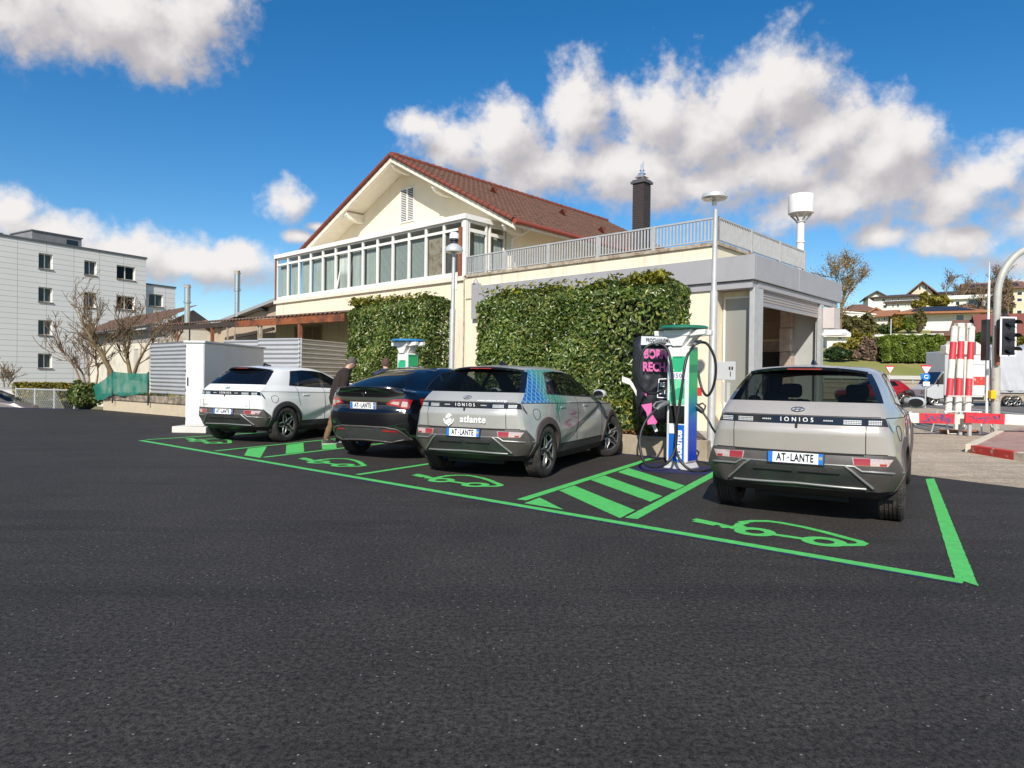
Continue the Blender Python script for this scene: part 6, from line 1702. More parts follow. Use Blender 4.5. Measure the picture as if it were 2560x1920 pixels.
# ---------------------------------------------------------------- white cabinet, corrugated fences, low wall
K0 = gnd(509, 1082); K0.z = 0
kr = radians(-4)
t = thing('technical_cabinet', 'tall white technical cabinet standing beside the white hatchback', 'cabinet', K0, kr)
H_ = at(509, 853, K0.y).z
b = MB(); b.box(-.46, 0, 0, 3.3, .16, H_ - .04); b.obj('body', M_WHITEPAINT, t, None, .015)
b = MB(); b.box(-.50, .04, -.04, 3.34, H_ - .04, H_ + .01); b.obj('lid', pm('pale_lid', (.62, .62, .61), .45, var=.04), t, None, .008)
b = MB(); b.box(-.44, -.02, -.018, -.002, .2, H_ - .08); d_ = b.obj('door', M_WHITEPAINT, t, None, .006)
b = MB(); b.box(-.40, -.375, -.04, -.018, 1.12, 1.32); b.obj('handle', M_BLACK, d_)
for z in (.3, 1.0, 1.45, H_ - .15):
    b = MB(); b.cyl((-.448, -.015, z), (-.448, -.015, z + .05), .012, None, 8); b.obj('hinge', M_BLACK, d_)
b = MB(); b.box(-.72, .12, -.12, 3.4, 0, .15); b.obj('plinth', pm('cabinet_plinth', (.58, .55, .5), .8, var=.06), t, None, .01)


def corrugated(name, label, p, q, z0, z1, m, group='corrugated fence panels', pitch=.14, vertical=False):
    p, q = Vector(p), Vector(q); d = q - p; L_ = d.length; d.normalize(); nn = Vector((-d.y, d.x, 0))
    t = thing('corrugated_fence', label, 'fence', p, 0, group); b = MB(); n = int((z1 - z0) / pitch * 8)
    V = []
    for k in range(n + 1):
        z = z0 + (z1 - z0) * k / n; w = .032 * sin(2 * pi * k / 8)
        V += [nn * w + Vector((0, 0, z)), d * L_ + nn * w + Vector((0, 0, z))]
    b.add(V, [(2 * k, 2 * k + 1, 2 * k + 3, 2 * k + 2) for k in range(n)]); b.obj('sheet', m, t, 60)
    for k in (0, .5, 1):
        b = MB(); o = d * (L_ * k) + nn * .06; b.beam(o + Vector((0, 0, 0)), o + Vector((0, 0, z1)), .05, .05); b.obj('post', M_GALV, t)
    return t


M_CORR = pm('corrugated_steel', (.47, .475, .485), .42, .35, var=.06, scale=2)
M_CORRWARM = pm('corrugated_steel_warm', (.45, .43, .38), .45, .3, var=.1, scale=2)  # slightly darker, browner tone than the plain corrugated steel
g0, g1 = at(376, 998, 25.4), at(480, 1004, 23.2)
corrugated('corrugated_fence', 'grey corrugated sheet fence between the green netting and the white cabinet', (g0.x, g0.y, 0), (g1.x, g1.y, 0), .45, at(376, 858, 25.4).z, M_CORR)
h0, h1, h2 = at(560, 850, 23.2), at(750, 845, 21.0), at(905, 850, 24.4)
corrugated('corrugated_fence', 'bright silver corrugated sheet fence behind the white cabinet', (at(646, 845, 21.6).x, 21.6, 0), (h1.x, h1.y, 0), .3, h1.z, M_CORR)
corrugated('corrugated_fence', 'dull brownish corrugated sheet fence running towards the hedge', (h1.x + .02, h1.y + .02, 0), (h2.x, h2.y, 0), .3, h1.z - .02, M_CORRWARM)
corrugated('corrugated_fence', 'thin strip of grey corrugated fence showing above the cabinet', (h0.x, h0.y, 0), (at(645, 850, 22.6).x, 22.6, 0), .3, at(560, 851, 23.2).z, M_CORR)
M_WALLSTONE = pm('low_wall_render', (.50, .41, .29), .9, var=.1, scale=2, bump=.2, stain=(.34, .27, .19), sscale=2, slo=.55, shi=.75)
lw = [gnd(258, 1025), gnd(480, 1044)]
t = thing('low_wall', 'low rendered retaining wall with mossy stone coping left of the cabinet', 'wall', lw[0], 0)
d = (lw[1] - lw[0]); dl = d.length; dn = d.normalized(); nn = Vector((-dn.y, dn.x, 0))
if nn.y < 0: nn = -nn
b = MB(); b.prism([((dn * a + nn * c_).x, (dn * a + nn * c_).y) for a, c_ in ((0, 0), (dl, 0), (dl, .3), (0, .3))], -.05, .40, 'z'); b.obj('wall', M_WALLSTONE, t)
b = MB()
for k in range(6):
    a0, a1 = dl * k / 6 - (.06 if k == 0 else 0), dl * (k + 1) / 6 - .012
    b.prism([((dn * a + nn * c_).x, (dn * a + nn * c_).y) for a, c_ in ((a0, -.05), (a1, -.05), (a1, .36), (a0, .36))], .401, .62, 'z')
b.obj('coping', pm('mossy_coping', (.32, .26, .19), .95, var=.25, scale=5, bump=.7, bscale=30, stain=(.09, .075, .055), sscale=4, slo=.42, shi=.62), t, None, .02)
b = MB(); b.prism([(v.x, v.y) for v in (lw[0] + nn * .3 - dn * .2, lw[1] + nn * .3, Vector((-6, 24.5, 0)), Vector((-7, 28, 0)), Vector((-17, 33, 0)))], -.04, .5, 'z')
tag(b.obj('garden_soil', pm('garden_soil', (.13, .12, .05), .95, var=.4, scale=3, bump=.6, bscale=20, stain=(.2, .17, .03), sscale=4)), kind='structure')
# green windbreak netting
t = thing('garden_netting', 'sagging green windbreak netting tied between the bush and the fence', 'netting', (0, 0, 0))
m = bpy.data.materials.new('green_net'); m.use_nodes = True; N_, L_ = m.node_tree.nodes, m.node_tree.links; pb = N_['Principled BSDF']; pb.inputs['Base Color'].default_value = (.012, .16, .115, 1); pb.inputs['Roughness'].default_value = .7
tr = N_.new('ShaderNodeBsdfTransparent'); mx = N_.new('ShaderNodeMixShader'); tc = N_.new('ShaderNodeTexCoord'); ns = N_.new('ShaderNodeTexNoise'); ns.inputs['Scale'].default_value = 2.5; L_.new(tc.outputs['Object'], ns.inputs[0])
mr = N_.new('ShaderNodeMapRange'); L_.new(ns.outputs[0], mr.inputs[0]); mr.inputs[1].default_value = .3; mr.inputs[2].default_value = .7; mr.inputs[3].default_value = .0; mr.inputs[4].default_value = .22; L_.new(mr.outputs[0], mx.inputs[0]); L_.new(pb.outputs[0], mx.inputs[1]); L_.new(tr.outputs[0], mx.inputs[2]); L_.new(mx.outputs[0], N_['Material Output'].inputs[0])
TOP = [(232, 966), (262, 948), (283, 929), (310, 932), (345, 934), (374, 933)]; BOT = [(240, 1000), (258, 1000), (282, 986), (310, 990), (348, 985), (372, 982)]


def pl(P, t_):
    k = min(int(t_ * (len(P) - 1)), len(P) - 2); f = t_ * (len(P) - 1) - k
    return P[k][0] + (P[k + 1][0] - P[k][0]) * f, P[k][1] + (P[k + 1][1] - P[k][1]) * f


def netp(u, v):
    (ua, va), (ub, vb) = pl(TOP, u), pl(BOT, u)
    D_ = 26.0 - 2.6 * u
    return at(ua + (ub - ua) * v, va + (vb - va) * v, D_) + Vector((0, .035 * sin(u * 24 + v * 4) * (.3 + v), 0))


b = MB(); b.grid(netp, 70, 18); b.obj('net', m, t, 80)
for u_ in (.385, .98):
    p_ = netp(u_, 0); b = MB(); b.cyl((p_.x, p_.y, .3), (p_.x, p_.y, p_.z + .05), .025, None, 8); b.obj('stake', M_BLACK, t)
# chain link fence on the left edge of the lot
t = thing('chain_fence', 'wire mesh fence with steel posts along the left edge of the lot', 'fence', (0, 0, 0))
fa, fb = at(40, 1012, 29.0), at(186, 1012, 27.6); fa.z = -.9; fb.z = -.9
HF = at(120, 974, 28.3).z + .9
for k in range(4):
    q = fa.lerp(fb, k / 3) ; b = MB(); b.cyl(q, q + Vector((0, 0, HF + .06)), .035, None, 10); b.obj('post', M_GALV, t)
b = MB(); b.tube([fa + Vector((0, 0, HF)), fb + Vector((0, 0, HF))], .03, 8); b.obj('rail', M_GALV, t)
mesh_m = bpy.data.materials.new('wire_mesh'); mesh_m.use_nodes = True; N_, L_ = mesh_m.node_tree.nodes, mesh_m.node_tree.links; pb = N_['Principled BSDF']; pb.inputs['Base Color'].default_value = (.27, .28, .26, 1); pb.inputs['Metallic'].default_value = .2
b = MB(); d = fb - fa; nw = 28
for k in range(nw * 2):
    for s in (1, -1):
        x0_ = (k - nw * .5) / nw; x1_ = x0_ + s * .34
        a0_, a1_ = 0.0, 1.0
        if x0_ > 1 or x0_ < 0: continue
        if x1_ > 1: a1_ = (1 - x0_) / (x1_ - x0_)
        if x1_ < 0: a1_ = (0 - x0_) / (x1_ - x0_)
        b.tube([fa + d * x0_, fa + d * (x0_ + (x1_ - x0_) * a1_) + Vector((0, 0, HF * a1_))], .012 if s > 0 else .008, 4, 0, False, False)
b.obj('wire_mesh', mesh_m, t)

# ---------------------------------------------------------------- right: barrier tubes on a stand, beams, signals, signs
M_RWRED = pm('red_reflective', (.55, .03, .045), .5, var=.1, scale=7)
M_RWWHITE = pm('white_reflective', (.68, .64, .56), .55, var=.08, scale=7, stain=(.5, .42, .32), sscale=4, slo=.58, shi=.75)
BD = 19.1
for k, (ub, ut, vt) in enumerate(((2369, 2387, 812), (2394, 2405, 810), (2418, 2430, 812))):
    lab = ('left', 'middle', 'right')[k]
    t = thing('barrier_tube', lab + ' one of three red and white striped tubes stacked upright on a stand', 'barrier', (0, 0, 0), 0, 'red and white barrier tubes')
    p, q = at(ub, 1040, BD), at(ut, vt, BD + .45); cuts = [0, .22, .42, .62, .81, .955]; cols = (1, 0, 1, 0, 1)
    p.z = .42
    for i in range(5):
        a, c_ = p.lerp(q, cuts[i]), p.lerp(q, cuts[i + 1]); b = MB(); b.cyl(a, c_, .085, None, 20); b.obj('band', M_RWRED if cols[i] == 0 else M_RWWHITE, t, 40)
    a = p.lerp(q, .956); ax = (q - p).normalized(); b = MB(); b.tube([a, a + ax * .02, a + ax * .025, a + ax * .06, a + ax * .09], [.095, .098, .08, .075, .03], 16); b.tube([a + ax * .09 + Vector((0, -.03, 0)), a + ax * .12, a + ax * .09 + Vector((0, .03, 0))], .01, 6); b.obj('cap', M_RWWHITE, t, 40)
    if k == 2:
        o_ = p.lerp(q, .33) + Vector((-.02, -.087, 0)); b = MB(); b.tube([o_ + Vector((.035 * cos(a_), 0, .035 * sin(a_))) for a_ in [i * pi / 7 for i in range(13)]], .009, 5); b.obj('round_sticker', pm('sticker_green', (.1, .25, .08), .6), t)
t = thing('barrier_block', 'cream concrete barrier head lying behind the striped tubes', 'barrier', at(2400, 1040, BD + 1.6).xy.to_3d())
zt_ = at(2400, 862, BD + 1.6).z; b = MB(); b.prism([(-.55, zt_ - .3), (.62, zt_ - .3), (.6, zt_ - .12), (.5, zt_ + .0), (.35, zt_ + .1), (-.35, zt_ + .1), (-.4, zt_), (-.55, zt_ - .02)], -.15, .15, 'y'); b.box(-.18, .02, -.12, .1, zt_ + .1, zt_ + .65); b.box(.1, .3, -.12, .1, zt_ + .1, zt_ + .65); b.obj('cap_block', M_RWWHITE, t, None, .02)
b = MB()
for x in (-.12, .12): b.box(x - .05, x + .05, -.05, .05, 0, zt_ - .3)
b.obj('leg', M_RWWHITE, t)
t = thing('steel_stand', 'low white tubular steel stand carrying the striped tubes', 'stand', at(2400, 1080, BD).xy.to_3d())
M_STAND = pm('stand_white', (.62, .6, .56), .5, .1, var=.1)
b = MB()
for x in (-.52, .42):
    b.tube([(x, -.15, .62), (x, -.3, .02), (x + .3, -.34, .02)], .022, 8); b.tube([(x, .2, .62), (x, .45, .02)], .022, 8)
b.tube([(-.55, -.14, .62), (.5, -.14, .62)], .022, 8); b.tube([(-.55, .3, .8), (.55, .3, .8)], .022, 8); b.tube([(-.1, -.34, .02), (.78, -.30, .02), (.66, -.1, .5)], .022, 8); b.obj('frame', M_STAND, t, 50)
b = MB(); b.box(-.4, .5, -.05, .3, .0, .10); b.obj('ballast', pm('rust_block', (.3, .12, .05), .8, var=.3, scale=8), t, None, .02)
b = MB(); b.tube([(-.50, -.22, 1.05), (.46, -.22, 1.05)], .02, 8); b.obj('clamp_bar', M_STAND, t)


def beam(label, segs, y, zc, h):
    t = thing('barrier_beam', label, 'barrier', (0, 0, 0), 0, 'red and white barrier beams on the roadside')
    for u0, u1, v0, v1, m, g in segs:
        p, q = at(u0, v0, y), at(u1, v1, y); b = MB(); b.beam(p, q, .07, h); o = b.obj('band', m, t, None, .006)
        if g:
            s = MB(); d = (q - p).normalized(); up = Vector((0, 0, 1))
            for i in range(g):
                a = p.lerp(q, .12 + .76 * i / g) + Vector((0, -.037, 0)) + up * random.uniform(-.06, .06); pts = [a + d * random.uniform(-.04, .12) + up * random.uniform(-.07, .07) for _ in range(4)]; s.tube(smooth_path(pts, 4), random.uniform(.006, .014), 5)
            s.obj('graffiti', pm('graffiti_blue', (.06, .10, .22), .7, var=.2), o)
    for u in (segs[0][0] + 12, segs[-1][1] - 15):
        p = at(u, 1050, y + .06); b = MB(); b.box(p.x - .04, p.x + .04, p.y - .03, p.y + .03, 0, zc + h * .3); b.obj('foot', M_GALV, t)
    return t


beam('long red and white barrier beam with blue scribbles left of the traffic light', [(2262, 2296, 1045, 1045, M_RWWHITE, 0), (2296, 2385, 1045, 1047, M_RWRED, 18), (2385, 2416, 1048, 1049, M_RWWHITE, 0)], 18.6, .55, .27)
beam('shorter red barrier beam passing in front of the traffic light pole', [(2412, 2510, 1044, 1048, M_RWRED, 8), (2510, 2600, 1048, 1053, M_RWWHITE, 0)], 18.3, .55, .28)
# curved traffic light mast
TLD = 19.2
t = thing('traffic_light', 'grey curved traffic light mast with black signal head and white border', 'traffic light', (at(2488, 1085, TLD).x, TLD, 0))
ox = at(2488, 1085, TLD).x
def tl(u, v, d=0): p = at(u, v, TLD + d); return Vector((p.x - ox, p.y - TLD, p.z))
b = MB(); b.tube([tl(2488, 1086), tl(2488.5, 1040), tl(2489, 920)], .115, 16); b.obj('pole_base', pm('rusty_pole', (.42, .40, .35), .6, .1, var=.1, stain=(.24, .12, .06), sscale=5, slo=.55, shi=.68), t, 40)
b = MB(); b.tube(smooth_path([tl(2490, 921), tl(2491, 840), tl(2493, 760), tl(2496, 720), tl(2506, 684), tl(2524, 655), tl(2552, 630), tl(2600, 612), tl(2660, 604), tl(2740, 600)], 6), .095, 16); b.obj('curved_mast', pm('mast_grey', (.40, .40, .36), .55, .1, var=.08), t, 50)
b = MB(); b.box(tl(2491, 900, -.15).x, tl(2499, 900, -.15).x, -.16, -.118, tl(2500, 914).z, tl(2500, 822).z); b.obj('cable_duct', M_RUSTY, t)
x0_, x1_ = tl(2500, 850, -.35).x, tl(2541, 850, -.35).x; z0_, z1_ = tl(2520, 892, -.35).z, tl(2520, 792, -.35).z
b = MB(); b.frame(x0_ - .0, x1_, z0_, z1_, .045, -.36, -.33); hb = b.obj('signal_border', M_WHITETXT, t, None, .01)
b = MB(); b.box(x0_ + .046, x1_ - .046, -.352, -.335, z0_ + .046, z1_ - .046); b.box(x0_ + .07, x1_ - .07, -.33, -.12, z0_ + .06, z1_ - .06); hd_ = b.obj('signal_head', M_BLACK, t)
for k in range(3):
    zc = z0_ + (z1_ - z0_) * (k + .5) / 3; xc = (x0_ + x1_) / 2
    b = MB(); b.lathe([(.001, 0), (.07, .004), (.10, .02)], 20, 0, Matrix.Translation((xc, -.354, zc)) @ Matrix.Rotation(radians(90), 4, 'X')); b.obj('lens', M_GLOSSBLACK, hd_, 40)
    b = MB(); n = 14
    V = [];
    for i in range(n + 1):
        a = pi * i / n; V += [(xc + .115 * cos(a), -.355, zc + .115 * sin(a)), (xc + .115 * cos(a) + .10, -.60, zc + .105 * sin(a) - .02)]
    b.add(V, [(2 * i, 2 * i + 1, 2 * i + 3, 2 * i + 2) for i in range(n)]); b.obj('visor', M_BLACK, hd_, 50)
b = MB(); b.cyl((xc - .03, -.25, z1_ + .0), (xc - .03, -.25, z1_ + .1), .06, None, 12); b.box(xc - .12, xc + .08, -.28, -.22, z1_ - .01, z1_ + .05); b.obj('bracket', M_BLACK, t)
b = MB(); b.box(tl(2465, 850, -.3).x, tl(2475, 850, -.3).x, -.32, -.08, tl(2470, 901, -.3).z, tl(2470, 798, -.3).z); b.obj('side_signal', M_BLACK, t, None, .02)
b = MB(); b.box(tl(2467, 990).x, tl(2480, 990).x, -.18, -.02, tl(2470, 997).z, tl(2470, 976).z); b.obj('push_button_box', pm('yellow_box', (.75, .45, .01), .4), t, None, .02)
b = MB(); b.tube([tl(2476, 900, -.1), tl(2477, 975, -.1)], .012, 6); b.tube([tl(2470, 996, -.1), tl(2472, 1003, -.1), tl(2478, 1004, -.1)], .02, 6); b.obj('cable', M_BLACK, t)
# thin aerial pole behind
p = at(2467, 1000, 24); t = thing('thin_pole', 'thin white pole rising behind the traffic light', 'pole', (p.x, 24, 0))
b = MB(); b.cyl((0, 0, 0), (0, 0, at(2467, 700, 24).z), .045, .04, 10); b.cyl((0, 0, at(2467, 700, 24).z), (0, 0, at(2467, 655, 24).z), .02, .008, 8); b.obj('shaft', M_WHITEPAINT, t)
# yield signs with the small blue sign
def yield_sign(label, u, v, y, w):
    p = at(u, v, y); t = thing('yield_sign', label, 'road sign', (p.x, y, 0), 0, 'give way signs across the road')
    zc = p.z; b = MB(); b.prism([(-w, zc + w * .9), (w, zc + w * .9), (0, zc - w * .85)], -.03, 0, 'y'); pl_ = b.obj('sign_plate', M_RWRED, t)
    b = MB(); k = .76; b.prism([(-w * k, zc + w * .62), (w * k, zc + w * .62), (0, zc - w * .64)], -.038, -.031, 'y'); b.obj('white_face', M_WHITETXT, pl_)
    b = MB(); b.cyl((0, .03, 0), (0, .03, zc), .035, None, 8); b.obj('post', M_GALV, t); return t


yield_sign('give way sign alone on the left, across the road', 2224, 925, 40, .28)
ys = yield_sign('give way sign above a round blue arrow sign, across the road', 2315, 926, 38, .33)
p = at(2315, 942, 37.8)
t = thing('round_sign', 'round blue direction sign with white ring under the give way sign', 'road sign', (p.x, 37.8, 0))
b = MB(); M = Matrix.Translation((0, 0, p.z)) @ Matrix.Rotation(radians(90), 4, 'X'); b.lathe([(.001, 0), (.22, 0), (.22, .03), (.001, .03)], 28, 0, M); o = b.obj('sign_plate', pm('sign_blue', (.01, .16, .55), .4), t)
b = MB(); b.tube([M @ Vector((.11 * cos(a), .09 * sin(a), .034)) for a in [radians(20 + i * 15) for i in range(22)]], .022, 6); b.obj('arrow_mark', M_WHITETXT, o)
b = MB(); b.box(-.18, .18, -.05, -.03, p.z - .5, p.z - .27); b.box(-.10, .10, -.056, -.052, p.z - .44, p.z - .34); b.obj('sub_plate', M_WHITETXT, t)
b = MB(); b.cyl((0, .02, 0), (0, .02, p.z), .03, None, 8); b.obj('post', M_GALV, t)
b = MB(); b.box(-.3, -.2, -.05, .0, p.z - .1, p.z + .15); b.obj('side_arrow', pm('sign_blue', (.01, .16, .55), .4), t)
# guard rail and low concrete wall across the road
t = thing('guard_rail', 'long pale steel guard rail along the far side of the road', 'guard rail', (0, 0, 0))
r0, r1 = at(2060, 941, 56.6), at(2640, 949, 56.6)
rw = thing('roadside_wall', 'long tan concrete retaining wall below the grass bank across the road', 'wall', (0, 0, 0))
M_TANWALL = pm('tan_concrete', (.36, .30, .22), .9, var=.1, scale=.8, stain=(.27, .22, .16), sscale=.6, sstretch=(.15, 1, 4), slo=.5, shi=.7)
b = MB()
for k in range(12):
    p_, q_ = r0.lerp(r1, k / 12), r0.lerp(r1, (k + .996) / 12)
    b.box(p_.x, q_.x, 56.7, 57.7, -.1, min(p_.z, q_.z) - .16)
b.obj('panels', M_TANWALL, rw)
b = MB()
for z in (.45, .9, 1.3): b.box(r0.x, r1.x, 56.69, 56.699, z, z + .05)
b.obj('joint', pm('joint_brown', (.2, .16, .12), .9), rw)
b = MB(); b.beam(r0, r1, .08, .30); b.obj('rail', pm('pale_rail', (.5, .48, .43), .6, var=.08), t)
for k in range(14):
    q = r0.lerp(r1, k / 13); b = MB(); b.box(q.x - .06, q.x + .06, q.y + .045, q.y + .09, q.z - .5, q.z + .1); b.obj('post', M_GALV, t)

# ================================================================ hedges, bushes, trees
L_HEDGE = leaf_mat('hedge_leaf', (.042, .082, .016), (.19, .25, .052), (.31, .29, .08), .33, 1.3, .6)
L_HEDGEYEL = leaf_mat('hedge_leaf_yellow', (.12, .14, .015), (.32, .28, .03), None, .45, 2)
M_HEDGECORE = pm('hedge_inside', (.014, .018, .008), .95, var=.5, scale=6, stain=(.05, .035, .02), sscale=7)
M_TWIG = pm('twig_bark', (.16, .105, .06), .9, var=.25, scale=4)
M_BARK = pm('bark', (.17, .12, .065), .9, var=.3, scale=5, stain=(.22, .19, .03), sscale=6, slo=.55, shi=.7)


def hedge(label, k0, k1, n0, n1, z1, seed, nleaf, bare=None):
    t = thing('hedge', label, 'hedge', kp(k0, n0), 0, 'clipped laurel hedges against the house')
    O = kp(k0, n0); L_ = k1 - k0; W = n1 - n0; rng = np.random.default_rng(seed)

    def W_(a, n, z): return KDIR * a + KNRM * n + Vector((0, 0, z))
    c = .22; b = MB(); P = [(c, c), (W - c, c), (W - c, z1 - c), (c, z1 - c)]
    vs = [W_(a, n, z) for a in (c, L_ - c) for n, z in ((c, .3), (W - c, .3), (W - c, z1 - c), (c, z1 - c))]
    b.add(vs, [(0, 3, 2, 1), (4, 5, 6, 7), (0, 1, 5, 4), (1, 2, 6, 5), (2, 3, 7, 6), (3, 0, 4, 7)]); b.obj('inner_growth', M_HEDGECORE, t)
    b = MB(); r = random.Random(seed)
    for _ in range(60):
        a = r.uniform(.2, L_ - .2); z = r.uniform(.4, z1 - .5); p = W_(a, .22, z); q = p + KDIR * r.uniform(-.5, .5) - KNRM * r.uniform(.05, .2) + Vector((0, 0, r.uniform(.1, .6))); b.tube([p, p.lerp(q, .5) + Vector((r.uniform(-.04, .04), 0, .03)), q], [.012, .009, .005], 4)
    for a in np.arange(.4, L_, .7): b.tube([W_(a, .5, .1), W_(a + .05, .4, .8)], [.05, .03], 6)
    b.obj('branch', M_TWIG, t)
    areas = {'f': L_ * (z1 - .3), 't': L_ * W, 'e0': W * (z1 - .3), 'e1': W * (z1 - .3)}; tot = sum(areas.values())
    pts = []; nr = []
    Kd, Kn = np.array(KDIR), np.array(KNRM); up = np.array([0, 0, 1.])
    for key, ar in areas.items():
        m = int(nleaf * ar / tot); u, v = rng.uniform(0, 1, m), rng.uniform(0, 1, m); dep = rng.exponential(.055, m)
        if key == 'f': a, n, z, nn = u * L_, dep, .3 + v * (z1 - .3), -Kn
        elif key == 't': a, n, z, nn = u * L_, v * W, z1 - dep, up
        elif key == 'e0': a, n, z, nn = dep, u * W, .3 + v * (z1 - .3), -Kd
        else: a, n, z, nn = L_ - dep, u * W, .3 + v * (z1 - .3), Kd
        # rounded top edges and an uneven face
        bump = .07 * np.sin(a * 2.3 + seed) * np.sin(z * 2.1 + seed) + .05 * np.sin(a * 5.1 + z * 3.7)
        n = n + bump * (key == 'f'); z = z + (bump * .9 if key == 't' else 0)
        ed = np.maximum(0, z - (z1 - .30)) * np.maximum(0, .30 - n); n = n + ed * 1.6; z = z - ed * 1.2
        ea = np.maximum(0, z - (z1 - .35)) * (np.maximum(0, .35 - a) + np.maximum(0, a - (L_ - .35))); z = z - ea * 1.3
        if bare is not None:                                # a thin brown patch where the leaves are missing
            keep = ~((((a - bare[0]) / bare[2]) ** 2 + ((z - bare[1]) / bare[3]) ** 2 < 1) & (rng.uniform(0, 1, len(a)) < .72) & (key == 'f'))
            a, n, z = a[keep], n[keep], z[keep]
        p = a[:, None] * Kd + n[:, None] * Kn + z[:, None] * up; pts.append(p); nr.append(np.tile(nn + up * .35, (len(p), 1)))
    n0_ = sum(len(p) for p in pts)
    m = 800; a = rng.uniform(0, L_, m); a = np.where(rng.uniform(0, 1, m) < .5, a, L_ - np.abs(rng.normal(0, .5, m)) % L_) if bare is None else np.where(rng.uniform(0, 1, m) < .5, a, np.abs(rng.normal(0, .5, m)) % L_)
    pts.append(a[:, None] * Kd + rng.uniform(-.02, .5, m)[:, None] * Kn + (z1 + rng.uniform(-.12, .10, m))[:, None] * up); nr.append(np.tile(up, (m, 1)))
    m = 520; pts.append((L_ * rng.uniform(0, 1, m))[:, None] * Kd + rng.uniform(-.16, .2, m)[:, None] * Kn + rng.uniform(.32, 1.0, m)[:, None] * up); nr.append(np.tile(-Kn, (m, 1)))
    leaves('foliage', np.concatenate(pts), np.concatenate(nr), .112, L_HEDGE, t, .75, .42, .4, 0, (n0_, L_HEDGEYEL))
    return t


hedge('long tall clipped laurel hedge left of the near charger', -.67, 4.1, .28, 1.45, 3.38, 3, 44000, (.55, 2.3, .75, .6))
hedge('shorter tall clipped laurel hedge behind the far charger', 6.1, 9.35, .45, 1.45, 3.5, 5, 28000)
# dry leaves and grass tufts on the kerb
pts = []; rg = np.random.default_rng(2)
for k in range(900):
    p = kp(rg.uniform(-1.2, 4.2), rg.uniform(.12, .5), .35 + rg.uniform(0, .08)); pts.append(tuple(p))
tag(leaves('fallen_leaves', pts, np.tile([0, 0, 1.], (len(pts), 1)), .09, leaf_mat('dry_leaf', (.10, .045, .02), (.32, .15, .06)), None, .9, .5), kind='stuff')


def bush(name, label, cat, c, rx, ry, rz, m, n, size, seed=0, group=None, core=(.02, .025, .01), lump=.22, twigs=0):
    t = thing(name, label, cat, c, 0, group); rg = np.random.default_rng(seed)
    d = rg.normal(0, 1, (n, 3)); d /= np.linalg.norm(d, axis=1)[:, None]; d[:, 2] = np.abs(d[:, 2]) * np.where(rg.uniform(0, 1, n) < .8, 1, -.5)
    f = 1 + lump * (np.sin(d[:, 0] * 5 + seed) * np.sin(d[:, 1] * 4 + seed * 2) + .6 * np.sin(d[:, 2] * 7 + d[:, 0] * 6 + seed)) - rg.exponential(.10, n)
    p = d * f[:, None] * np.array([rx, ry, rz]); p[:, 2] += rz * .35
    leaves('foliage', p, d + np.array([0, 0, .3]), size, m, t, .8, .5)
    b = MB(); nu, nv = 14, 8
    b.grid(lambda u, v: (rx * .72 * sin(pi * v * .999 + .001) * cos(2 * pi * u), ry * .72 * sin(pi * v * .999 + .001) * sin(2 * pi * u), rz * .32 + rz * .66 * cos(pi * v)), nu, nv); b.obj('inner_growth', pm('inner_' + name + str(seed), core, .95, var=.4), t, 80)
    if twigs:
        b = MB(); r = random.Random(seed)
        for _ in range(twigs):
            a = r.uniform(0, 2 * pi); e = r.uniform(.2, 1.4); q = Vector((rx * cos(a) * cos(e), ry * sin(a) * cos(e), rz * .3 + rz * 1.15 * sin(e))); b.tube([(0, 0, -rz * .3), q * .5 + Vector((0, 0, .1)), q], [.03, .02, .008], 4)
        b.obj('branch', M_TWIG, t)
    return t


L_BUSH = leaf_mat('bush_leaf', (.04, .08, .015), (.14, .18, .035), (.28, .26, .05), .4, 3)
L_DARKBUSH = leaf_mat('dark_bush_leaf', (.02, .05, .012), (.07, .12, .03), (.2, .2, .03), .4, 3)
L_YEL = leaf_mat('yellow_green_leaf', (.14, .12, .015), (.30, .25, .03), None, .5, .6)
L_GREEN = leaf_mat('green_hedge_leaf', (.06, .11, .012), (.20, .25, .03), None, .5, .8)
L_OLIVE = leaf_mat('olive_leaf', (.08, .08, .02), (.20, .17, .05), None, .6, .5)
L_BROWNTWIG = leaf_mat('brown_twig_leaf', (.14, .09, .06), (.28, .19, .13), None, .7, 1)
L_GOLD = leaf_mat('golden_leaf', (.20, .14, .05), (.40, .30, .12), None, .6, 1)
bs = gnd(220, 1022); bush('bush', 'dark green rounded bush at the end of the low wall', 'bush', (bs.x, bs.y - .2, .16), .60, .55, .66, L_BUSH, 2600, .12, 4, None, (.02, .03, .01), .15, 20)
for k in range(6):
    pass
p0, p1 = at(45, 985, 30), at(175, 982, 29.2)
t = thing('low_hedge', 'low yellow green hedge behind the wire mesh fence', 'hedge', (0, 0, 0)); rg = np.random.default_rng(8); m = 4200; u = rg.uniform(0, 1, m)
P0, P1 = np.array(p0), np.array(p1); pp = P0 + u[:, None] * (P1 - P0); zt = np.array([at(100, 962, 29.6).z]) ; pp[:, 1] += rg.uniform(-.4, .5, m); pp[:, 2] = zt + .1 * np.sin(u * 30) - rg.exponential(.22, m)
leaves('foliage', pp, np.tile([0, -.4, 1.], (m, 1)), .15, L_YEL, t, .8, .5)
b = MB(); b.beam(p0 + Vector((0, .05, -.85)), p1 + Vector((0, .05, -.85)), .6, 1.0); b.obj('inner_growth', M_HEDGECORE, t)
# bits of creeping green on the garden soil
rg = np.random.default_rng(9); m = 1500; u = rg.uniform(0, 1, m)
A_, B_ = np.array(lw[0] + nn * .5), np.array(lw[1] + nn * .5); pp = A_ + u[:, None] * (B_ - A_) + np.array(nn)[None] * rg.uniform(-.1, 1.6, m)[:, None]; pp[:, 2] = .52 + rg.uniform(0, .14, m)
tag(leaves('ground_cover', pp, np.tile([0, 0, 1.], (m, 1)), .11, L_YEL, None, .8, .5), kind='stuff')


